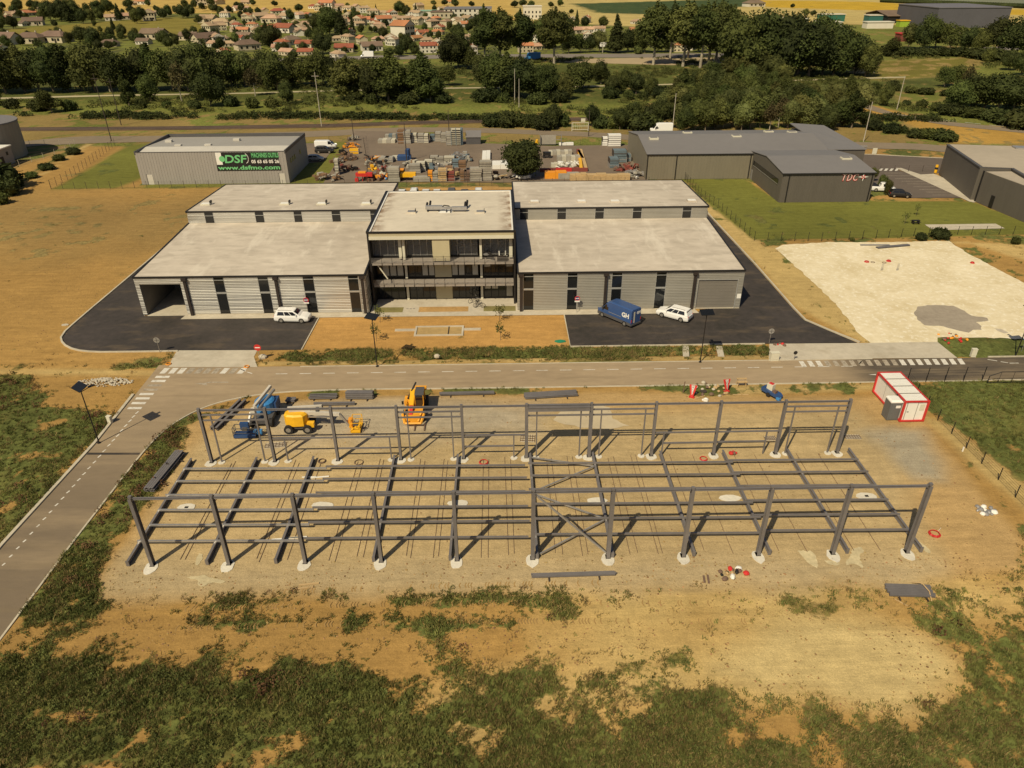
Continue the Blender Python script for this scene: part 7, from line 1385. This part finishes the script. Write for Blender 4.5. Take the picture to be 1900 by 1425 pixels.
# ------------------------------------------------------------ houses of the far town
RC = {'orange':(0.45,0.19,0.085),'tan':(0.36,0.25,0.15),'brown':(0.17,0.115,0.08),'red':(0.30,0.09,0.05),'pink':(0.42,0.26,0.165)}
for k, c in RC.items(): M['roof_'+k] = mat(k+'_tiles', c, .9, .18, .8, rand=.15)
M['wallc'] = mat('cream_wall', (0.50,0.43,0.29), .9, .08, .5, rand=.12); M['wallw'] = mat('white_wall', (0.62,0.57,0.46), .9, .06, .5, rand=.08)
HT = {}
def house_template(key):
    rc, shape, st, wc = key; h = 3.0 if st == 1 else 5.6; w, d = (13, 9) if shape != 'narrow' else (9, 10)
    t = thing("house", "x", 'house', (0, 0, 0)); e = .5; rz_ = 2.3
    MB().box(-w/2,w/2,-d/2,d/2,0,h).build("wall", M['wall'+wc], t)
    r = MB()
    if shape == 'gable' or shape == 'ell':
        r.xprism([(-d/2-e,h-.1),(0,h+rz_),(d/2+e,h-.1),(d/2+e,h+.1),(0,h+rz_+.25),(-d/2-e,h+.1)],-w/2-e,w/2+e); MB().xprism([(-d/2+.02,h),(d/2-.02,h),(0,h+rz_-.2)],-w/2+.02,w/2-.02).build("gable", M['wall'+wc], t)
        if shape == 'ell': r.yprism([(-w*.12-3.4,h-.1),(-w*.12+3.4,h-.1),(-w*.12,h+1.9)],-d/2-4,0); MB().box(-w*.12-3,-w*.12+3,-d/2-3.6,-d/2-.01,0,h-.05).build("wall", M['wall'+wc], t)
    elif shape == 'hip':
        r.add([(-w/2-e,-d/2-e,h),(w/2+e,-d/2-e,h),(w/2+e,d/2+e,h),(-w/2-e,d/2+e,h),(-w/4,0,h+rz_),(w/4,0,h+rz_)],[(0,1,5,4),(1,2,5),(2,3,4,5),(3,0,4),(3,2,1,0)])
    elif shape == 'narrow':
        r.yprism([(-w/2-e,h-.1),(w/2+e,h-.1),(w/2+e,h+.05),(0,h+rz_+.2),(-w/2-e,h+.05)],-d/2-e,d/2+e); MB().yprism([(-w/2,h),(w/2,h),(0,h+rz_)],-d/2-e-.02,-d/2-.02).build("gable", M['wall'+wc], t)
    ro = r.build("roof", M['roof_'+rc], t); MB().box(w*.2,w*.2+.6,.8,1.5,h+.8,h+3.0).build("chimney", M['wall'+wc], ro)
    yy = -d/2 if shape != 'ell' else -d/2
    for i, fx in enumerate((-.36,-.12,.14,.36)):
        if shape == 'ell' and i == 1: continue
        for s in range(st): MB().box(w*fx-.6,w*fx+.6,yy-.06,yy+.0-.01,.9+s*2.7,2.2+s*2.7).build("window", M['glass'], t)
    MB().box(w*.24-.5,w*.24+.5,yy-.07,yy-.012,0,2.1).build("door", M['darkbrown'], t)
    return t
hcount = {}
hl = [(10,40,24,'pink','gable',1,'c'),(27,33,26,'tan','ell',1,'c'),(55,29,22,'orange','gable',1,'c'),(64,47,32,'brown','gable',1,'c'),(45,48,14,'brown','narrow',1,'w'),(80,24,14,'brown','narrow',2,'c'),(8,82,50,'brown','gable',1,'w'),(60,80,44,'brown','hip',1,'c'),(105,78,52,'brown','hip',1,'c'),(0,94,26,'brown','gable',1,'w'),(205,86,30,'brown','hip',1,'c'),(268,82,26,'brown','gable',1,'w'),(288,72,44,'brown','gable',1,'c'),(235,36,28,'pink','hip',1,'c'),(210,38,26,'tan','gable',1,'w'),(278,38,22,'pink','narrow',2,'c'),(300,28,26,'tan','hip',1,'c'),(265,8,24,'orange','gable',1,'w'),(245,10,18,'pink','gable',1,'c'),
 (352,74,34,'brown','gable',1,'c'),(385,82,50,'brown','gable',1,'c'),(372,10,26,'tan','gable',2,'c'),(400,8,34,'pink','gable',1,'c'),(388,42,34,'tan','ell',1,'c'),(412,48,34,'tan','hip',1,'c'),(432,48,26,'tan','hip',1,'c'),(418,32,18,'tan','hip',2,'w'),(443,20,22,'pink','gable',1,'w'),(457,8,18,'tan','gable',1,'c'),(484,36,30,'tan','gable',1,'c'),(505,42,36,'pink','hip',1,'c'),(516,26,26,'red','hip',1,'c'),(492,22,18,'pink','gable',1,'c'),(530,30,12,'tan','narrow',2,'w'),(550,46,24,'tan','hip',1,'c'),(568,50,26,'tan','hip',1,'c'),(572,30,16,'orange','gable',1,'w'),(583,16,20,'red','hip',1,'w'),(530,60,40,'red','gable',1,'w'),(556,66,30,'brown','gable',1,'w'),(540,82,40,'brown','hip',1,'w'),(460,92,46,'brown','hip',1,'c'),(455,74,34,'brown','gable',1,'c'),(520,94,30,'pink','ell',1,'w'),(534,102,20,'pink','gable',1,'c'),(566,88,34,'red','gable',1,'c'),(568,102,24,'red','gable',1,'c'),(415,108,16,'orange','narrow',2,'c'),
 (608,18,30,'orange','gable',2,'w'),(630,18,18,'pink','gable',2,'w'),(645,18,18,'tan','gable',1,'w'),(662,20,20,'pink','gable',2,'w'),(678,24,22,'tan','hip',2,'w'),(693,30,24,'tan','hip',2,'c'),(708,27,18,'tan','gable',1,'c'),(722,33,22,'tan','hip',2,'c'),(607,34,16,'red','hip',1,'c'),(648,40,10,'red','narrow',1,'c'),(675,42,28,'orange','gable',1,'w'),(695,42,12,'red','hip',1,'w'),(712,48,32,'orange','gable',2,'w'),(735,40,22,'tan','hip',2,'c'),(747,44,24,'tan','gable',2,'c'),(762,42,22,'tan','hip',2,'c'),(775,46,24,'tan','gable',2,'c'),(790,44,22,'tan','gable',2,'w'),(803,50,26,'tan','hip',2,'c'),(760,30,12,'tan','narrow',2,'w'),(828,50,26,'tan','hip',2,'c'),(846,44,18,'tan','gable',2,'w'),(868,44,26,'tan','gable',2,'w'),(884,48,22,'pink','gable',2,'c'),(748,68,36,'orange','narrow',2,'w'),(762,66,20,'orange','gable',1,'c'),(786,70,30,'orange','gable',1,'c'),(812,64,26,'orange','hip',1,'c'),(772,76,26,'orange','gable',1,'c'),(795,98,34,'red','gable',2,'w'),(812,90,22,'tan','narrow',2,'w'),(640,96,38,'red','gable',1,'c'),(672,82,20,'orange','gable',2,'c'),(690,94,42,'brown','gable',1,'w'),(703,78,28,'pink','hip',1,'c'),(730,84,18,'tan','narrow',2,'w'),(628,106,14,'tan','hip',1,'w'),(875,86,18,'brown','gable',1,'w'),(874,100,20,'red','narrow',2,'w'),(868,74,14,'tan','hip',1,'w'),
 (975,97,30,'orange','gable',2,'c'),(990,92,26,'pink','gable',1,'c'),(1000,78,14,'tan','narrow',2,'w'),(997,48,12,'red','hip',1,'c'),(1065,62,30,'pink','gable',1,'c'),(1090,60,26,'pink','ell',1,'w'),(1112,58,24,'pink','gable',1,'w'),(1088,42,16,'orange','narrow',2,'w'),(1062,38,12,'tan','narrow',1,'w'),(1090,74,18,'pink','narrow',2,'w'),(1178,60,16,'orange','gable',1,'c'),(1180,44,14,'tan','hip',1,'w'),(1262,96,16,'orange','hip',2,'c'),(1280,92,12,'tan','gable',1,'w'),(1345,90,14,'tan','gable',1,'c'),(1398,12,38,'brown','hip',1,'w'),(820,22,16,'tan','gable',2,'w'),(835,6,14,'orange','gable',1,'c'),(1375,50,20,'tan','gable',2,'w')]
rh = random.Random(77)
for _ in range(70):
    px = rh.uniform(380, 880); py = rh.uniform(18, 92); hl.append((px, py, rh.uniform(15, 22)*(.75+py/200), rh.choice(['tan','pink','orange','tan','red']), rh.choice(['gable','hip','narrow']), rh.choice([1,2]), rh.choice('cw')))
hl.sort(key=lambda a: a[0])
tot = {}
for a in hl: tot[(a[3],)] = tot.get((a[3],), 0)+1
for px, py, wpx, rc, shp, st, wc in hl:
    key = (rc, shp, st, wc); x, y = GXY(px, py); base = {'narrow':9}.get(shp, 13); wm = wpx/FPX*np.linalg.norm(np.array([x,y,0])-CAM)*.79
    s = float(np.clip(wm/base, .62, 2.1)); hcount[rc] = hcount.get(rc, 0)+1
    colr = {'orange':'orange','tan':'tan','brown':'dark brown','red':'red','pink':'pinkish'}[rc]
    lab = f"{'two-storey' if st == 2 else 'low'} {'white' if wc == 'w' else 'cream'} house, {colr} roof, {ordinal(hcount[rc])} such roof from the left"
    rz = rh.uniform(-.4, .4)+rh.choice([0,0,0,.8,-.8])
    if key not in HT: HT[key] = house_template(key); o_ = HT[key]; o_.location = (x, y, 0); o_.rotation_euler = (0, 0, rz); o_['label'] = lab; o_['group'] = 'houses of the far town'; o_.scale = (s, s*.9, min(s, 1.25))
    else: dup(HT[key], (x, y, 0), rz, lab, (s, s*.9, min(s, 1.25)))
def shedb(px, py, wpx, h, d, label, wall, roof, name="industrial_building", flat=True, win=0, rz=0):
    x, y = GXY(px, py); W_ = wpx/FPX*np.linalg.norm(np.array([x,y,0])-CAM); b = thing(name, label, 'building', (x, y+d/2, 0), rz); MB().box(-W_/2,W_/2,-d/2,d/2,0,h).build("wall", wall, b)
    if flat: MB().box(-W_/2-.4,W_/2+.4,-d/2-.4,d/2+.4,h,h+.5).build("roof", roof, b)
    else: MB().xprism([(-d/2-1,h),(0,h+3),(d/2+1,h),(d/2+1,h+.3),(0,h+3.4),(-d/2-1,h+.3)],-W_/2-1,W_/2+1).build("roof", roof, b)
    for i in range(win):
        for k in range(2 if h > 6 else 1): MB().box(-W_/2+W_*(i+.35)/win,-W_/2+W_*(i+.7)/win,-d/2-.08,-d/2-.01,1.5+k*3.4,3.2+k*3.4).build("window", M['glass'], b)
shedb(868,33,78,7,40,"long pale apartment block behind the town", M['wallw'], M['greyroof'], "apartment_block", win=10); shedb(820,34,36,5,25,"brown-roofed long building left of the pale block", M['wallc'], M['roof_brown'], win=5); shedb(794,32,26,5,16,"green-roofed white hall in the town", M['wallw'], mat('green_roof',(0.25,0.40,0.28),.7,.05,1))
shedb(988,36,30,10,14,"white block with two rows of small windows", M['wallw'], M['wallw'], "white_block", win=5)
shedb(1680,43,56,5,40,"dark open barn with a low gable at the upper right", M['black'], M['roof_brown'], "barn", flat=False); shedb(1735,36,44,7,40,"blue-grey long shed roof behind the barn", M['greyroof'], M['greyroof'], "shed", flat=False); shedb(1800,52,105,13,60,"large blue-grey hall with pale sign at the upper right", mat('bluegrey_wall',(0.10,0.095,0.105),.6,.08,1), mat('bluegrey_roof',(0.16,0.15,0.16),.6,.08,1))
shedb(1545,40,36,5,10,"white and green shed row at the upper right, left part", mat('dark_green_wall',(0.03,0.13,0.09),.6,.1,1), M['wallw'], "market_shed"); shedb(1632,42,34,5,10,"dark green shed with white edge left of the barn", mat('teal_wall',(0.03,0.12,0.11),.6,.1,1), M['wallw'], "market_shed"); shedb(1480,52,30,6,14,"white shed with two dark windows behind the wood", M['wallw'], M['wallw'], "white_shed", win=2); shedb(1540,56,34,5,14,"low white shed behind the wood", M['wallw'], M['wallw'], "white_shed"); shedb(1473,62,14,5,8,"small red shed behind the wood", M['red'], M['red'], "red_shed"); shedb(1632,53,40,4,8,"white vehicles row below the green shed", M['wallw'], M['wallw'], "white_shed"); shedb(1677,50,14,4,6,"bright green small shed by the barn", mat('lime_wall',(0.30,0.42,0.04),.6,.1,1), M['yellow'], "lime_shed")
shedb(1685,77,24,4,8,"dull red shed among the trees, upper right", M['redbrown'], M['red'], "red_shed"); shedb(1775,72,26,4,10,"pale shed among the trees, upper right", M['wallc'], M['wallc'], "pale_shed"); shedb(1602,136,34,3,6,"small brick-roofed hut at the wood edge above the meadow", M['wallc'], M['roof_tan'], "hut", flat=False)
x, y = GXY(1118,98); s = thing("billboard", "white board on a post beside the main road", 'billboard', (x,y,0)); MB().box(-.15,.15,-.1,.1,0,3.5).build("post", M['pole'], s); MB().box(-1.7,1.9,-.12,.05,3,5.2).build("board", M['white'], s)
# ------------------------------------------------------------ grass and weeds
def tuft_mesh(name, n, h, spread, w, seed, m, lean=.5):
    r = random.Random(seed); mb = MB()
    for i in range(n):
        a = r.random()*6.28; d = r.random()**.6*spread; x, y = math.cos(a)*d, math.sin(a)*d; hh = h*r.uniform(.5,1.1); la = r.random()*6.28; lx, ly = math.cos(la)*hh*lean*r.random(), math.sin(la)*hh*lean*r.random(); b = r.random()*6.28; wx, wy = math.cos(b)*w, math.sin(b)*w
        mb.add([(x-wx,y-wy,0),(x+wx,y+wy,0),(x+wx*.6+lx*.5,y+wy*.6+ly*.5,hh*.65),(x+lx,y+ly,hh)], [(0,1,2),(0,2,3)])
    return mb.mesh(name, m)
def weed_mesh(name, n, h, rr, s, seed, m):
    r = np.random.default_rng(seed); mb = MB()
    for i in range(n):
        a = r.uniform(0,6.28); d = r.random()**.5*rr; z = h*r.uniform(.15,1)*(1-.5*(d/rr)**2); nv = r.normal(size=3)+np.array([0,0,.8]); nv /= np.linalg.norm(nv); t = np.cross(nv, r.normal(size=3)); t /= np.linalg.norm(t); u = np.cross(nv, t); q = s*r.uniform(.5,1.2); p = np.array([math.cos(a)*d, math.sin(a)*d, z])
        mb.add([p-t*q, p-u*q*.5, p+t*q, p+u*q*.5], [(0,1,2,3)])
    return mb.mesh(name, m)
def scatter(name, P, S, src_mesh, label, cat):
    n = len(P); me = bpy.data.meshes.new(name); me.vertices.add(n); me.vertices.foreach_set('co', np.asarray(P, np.float32).ravel())
    a = me.attributes.new("size", 'FLOAT', 'POINT'); a.data.foreach_set('value', np.asarray(S, np.float32))
    a = me.attributes.new("turn", 'FLOAT_VECTOR', 'POINT'); a.data.foreach_set('vector', np.stack([rng.uniform(-.15,.15,n), rng.uniform(-.15,.15,n), rng.uniform(0,6.28,n)], 1).astype(np.float32).ravel()); me.update()
    src = bpy.data.objects.new(name+"_source", src_mesh)
    ng = bpy.data.node_groups.new(name, 'GeometryNodeTree'); ng.interface.new_socket("Geometry", in_out='INPUT', socket_type='NodeSocketGeometry'); ng.interface.new_socket("Geometry", in_out='OUTPUT', socket_type='NodeSocketGeometry')
    N = ng.nodes; L = ng.links; gi = N.new("NodeGroupInput"); go = N.new("NodeGroupOutput"); ip = N.new("GeometryNodeInstanceOnPoints"); oi = N.new("GeometryNodeObjectInfo"); oi.inputs["Object"].default_value = src
    sa = N.new("GeometryNodeInputNamedAttribute"); sa.data_type = 'FLOAT'; sa.inputs[0].default_value = "size"; ta = N.new("GeometryNodeInputNamedAttribute"); ta.data_type = 'FLOAT_VECTOR'; ta.inputs[0].default_value = "turn"
    er = N.new("FunctionNodeEulerToRotation"); L.new(ta.outputs[0], er.inputs[0]); L.new(gi.outputs[0], ip.inputs["Points"]); L.new(oi.outputs["Geometry"], ip.inputs["Instance"]); L.new(er.outputs[0], ip.inputs["Rotation"]); L.new(sa.outputs[0], ip.inputs["Scale"]); L.new(ip.outputs[0], go.inputs[0])
    o = obj(name, me); md = o.modifiers.new("scatter", 'NODES'); md.node_group = ng; return tag(o, label, cat, kind='stuff')
M['blade'] = leafmat('grass_blades', (0.130,0.148,0.040), (0.30,0.29,0.090), rand=.4, scale=.35, tr=.3); M['straw'] = leafmat('dry_grass', (0.24,0.175,0.07), (0.42,0.31,0.13), rand=.25, scale=.5, tr=.3); M['weed'] = leafmat('weed_leaves', (0.100,0.120,0.036), (0.21,0.22,0.065), rand=.35, scale=.5, tr=.25); M['reddish'] = leafmat('reddish_weed', (0.14,0.07,0.035), (0.22,0.12,0.06), rand=.2, scale=.5)
def pts_in(n, x0, x1, y0, y1): return rng.uniform(x0, x1, n), rng.uniform(y0, y1, n)
def mask_scatter(n, box, k, thr, seed):
    X, Y = pts_in(n, *box); v_ = veg_at(X, Y); c = np.clip((v_+patchy(X, Y)-.34)/.62, 0, 1)*(v_ > .14); lo = fbm(X, Y, 9, seed+40)
    if k == 0: keep = rng.random(n) < c*(.72+.28*(lo > .45))+.012*(veg_at(X, Y) > .12)
    elif k == 1: keep = rng.random(n) < np.clip(c*1.4, 0, 1)*np.clip((lo-.36)*5, .2, 1)*np.where(X > 2, 1.0, .7)+.04*(veg_at(X, Y) > .12)
    else: keep = (rng.random(n) < c) & (lo > thr-.22)
    return X[keep], Y[keep]
def blocked(X, Y):
    b = np.zeros(len(X), bool)
    for q in ([(-43.6,-45),(-43.5,2.6),(-43,17),(-43.3,33.5),(-31,33),(170,32.8),(170,27),(60,27),(-20,27),(-31,25.6),(-36.4,20.5),(-37.4,16),(-37.8,0),(-38,-45)], [(-59.2,92),(-59.2,44),(-55.5,37),(-26.7,36.6),(-26.7,47.6),(-50.6,48),(-50.6,92)], [(-51,47),(31,47),(31,87),(-51,87)], [(6.2,36.5),(42.6,36.5),(38.2,43.4),(37.6,92),(30,92),(30,47),(6.2,47)], [tuple(p) for p in conc_l], [tuple(p) for p in conc_r], wg): b |= sdist(q, X, Y) > -.05
    return b
tm = [tuft_mesh("grass_tuft", 16, .34, .24, .030, 1, M['blade']), tuft_mesh("grass_tuft", 14, .30, .26, .026, 2, M['straw'], .8), weed_mesh("weed_clump", 34, .42, .34, .10, 3, M['weed']), weed_mesh("weed_clump", 30, .5, .3, .09, 4, M['reddish'])]
def gen(spec, mi, name, label, cat, smin, smax):
    XS, YS = [], []
    for n, box, thr, seed in spec:
        X, Y = mask_scatter(n, box, mi, thr, seed); XS.append(X); YS.append(Y)
    X = np.concatenate(XS); Y = np.concatenate(YS); ok = ~blocked(X, Y); X, Y = X[ok], Y[ok]
    S = rng.uniform(smin, smax, len(X))*(.75+.6*fbm(X, Y, 4, 77)); scatter(name, np.stack([X, Y, np.full(len(X), -.05)], 1), S, tm[mi], label, cat)
FG = (-62, 62, -22, 2); LF = (-100, -43, -12, 34); RP = (43, 95, -8, 28); VG = (-43, 45, 32.5, 37); STR = (-44, -28, -14, 30); RE = (28, 60, -14, 28); RB = (36, 100, 38, 80)
gen([(80000,FG,.66,1),(20000,LF,.62,2),(15000,RP,.66,3),(5000,VG,.66,4),(8000,STR,.64,5),(2500,RB,.72,6),(1200,(-31,45,26.5,29),.66,8)], 0, "grass", "rough green grass covering the field in the foreground and the verges", "grass", .38, .9)
gen([(34000,FG,.58,11),(11000,LF,.66,12),(2500,RP,.8,13),(3500,VG,.5,14),(3500,STR,.6,15),(1500,RB,.6,16),(2200,(-60,-20,33,60),.6,18)], 1, "dry_grass", "straw-coloured dry grass among the green", "dry grass", .45, 1.05)
gen([(9000,FG,.70,21),(5000,LF,.74,22),(2600,VG,.74,24),(3000,STR,.72,25),(500,(-130,-50,34,110),.68,26),(900,RB,.72,27),(600,(28,50,-8,30),.62,28)], 2, "weeds", "low leafy weeds in clumps on the bare soil and in the field", "weeds", .35, .85)
gen([(1600,FG,.84,31),(1600,LF,.84,32),(900,STR,.8,33)], 3, "reddish_weeds", "reddish brown dock weeds scattered in the grass", "weeds", .6, 1.4)
# coarse growth on the meadows and slopes further back
X, Y = pts_in(17000, -420, 300, 196, 360); f = fbm(X, Y, 22, 91)+.5*fbm(X, Y, 6, 92); ok = (f > .80) & (veg_at(X, Y) > .6); X, Y = X[ok], Y[ok]
tm2 = weed_mesh("scrub_clump", 60, 1.3, 1.6, .34, 9, M['leaf2']); scatter("scrub", np.stack([X, Y, np.zeros(len(X))], 1), rng.uniform(.4, 1.1, len(X)), tm2, "coarse green scrub covering the meadow strips behind the railway", "scrub")
X, Y = pts_in(9000, -260, 160, 178, 214); lim = 205-(X+80)*.06; ok = (np.abs(Y-(lim-12+fbm(X, Y, 18, 95)*6)) < 3.4) & (fbm(X, Y, 14, 96) > .42); X, Y = X[ok], Y[ok]
tm3 = weed_mesh("bramble_clump", 60, 1.6, 1.4, .32, 10, M['leafd']); scatter("bramble", np.stack([X, Y, np.zeros(len(X))], 1), rng.uniform(.6, 1.2, len(X)), tm3, "dark brambles in a ragged band along the railway", "brambles")

# clods and stones on the bare soil, tyre marks in the foreground
cm = MB().ball((0,0,0),(1,.8,.55),6,4).mesh("clod", mat('clod', (0.27,0.17,0.07), .95, .3, 1.0, rand=.35))
XS = []; 
for n, b in ((15000, (-62,62,-20,0)), (9000, (-110,-50,36,112)), (2500, (-42,44,0,29)), (2500, (36,100,36,76)), (1500,(-43,45,33,37))):
    X, Y = pts_in(n, *b); v = veg_at(X, Y)+ (fbm(X, Y, 5, 51)-.5)*.6; ok = (v < .42) & (fbm(X, Y, 3, 52) > .44); XS.append(np.stack([X[ok], Y[ok]], 1))
Q = np.concatenate(XS); ok = ~blocked(Q[:,0], Q[:,1]); Q = Q[ok]; scatter("clods", np.concatenate([Q, np.full((len(Q),1), -.02)], 1), rng.uniform(.025, .10, len(Q))*rng.uniform(.5,1.2,len(Q)), cm, "small clods and stones strewn over the bare soil", "clods")
tk = MB(); rk_ = random.Random(3)
for pl, ph in (((-26,-4.6),(14,-4.9)),((-26,-6.4),(16,-6.6)),((-22,-3.2),(6,-2.9)),((-56,60),(-58,104)),((-58,59),(-60.2,104)),((-20,29.0),(-50,31))):
    a = np.array(pl); b = np.array(ph); L_ = np.linalg.norm(b-a); d = (b-a)/L_; n = np.array([-d[1], d[0]])
    for k in range(int(L_/.22)):
        if rk_.random() < .5+.3*math.sin(k*.03)**2: continue
        c = a+d*(k*.22)+n*.25*math.sin(k*.02); 
        for s_ in (-1, 1): p = c; q = c+n*.28*s_+d*.10; w = d*.045; tk.add([(*(p-w),-.014),(*(q-w),-.014),(*(q+w),-.014),(*(p+w),-.014)], [(0,1,2,3) if s_ < 0 else (3,2,1,0)])
tag(tk.build("tyre_tracks", mat('track_soil', (0.335,0.208,0.075), .95, .2, 2)), "tyre tread marks pressed in the bare soil", "tyre tracks", kind='stuff')

# the many small garden trees between the far houses, past what can be told apart
for kk in ('r1','r2','r3','r5'):
    it = [a for a in small_trees if (a[0] if a[0] in ('r1','r2','r5') else 'r3') == kk]
    if it: scatter("garden_trees", np.array([[*GXY(a[1], a[2]), 0.0] for a in it]), [hgt(a[1], a[2], a[3])/KINDS[kk]['h'] for a in it], KINDS[kk]['crown'], {'r1':"small green garden trees dotted between the far houses",'r2':"small olive garden trees dotted between the far houses",'r3':"small dark garden trees dotted between the far houses",'r5':"small open-crowned garden trees dotted between the far houses"}[kk], "trees")
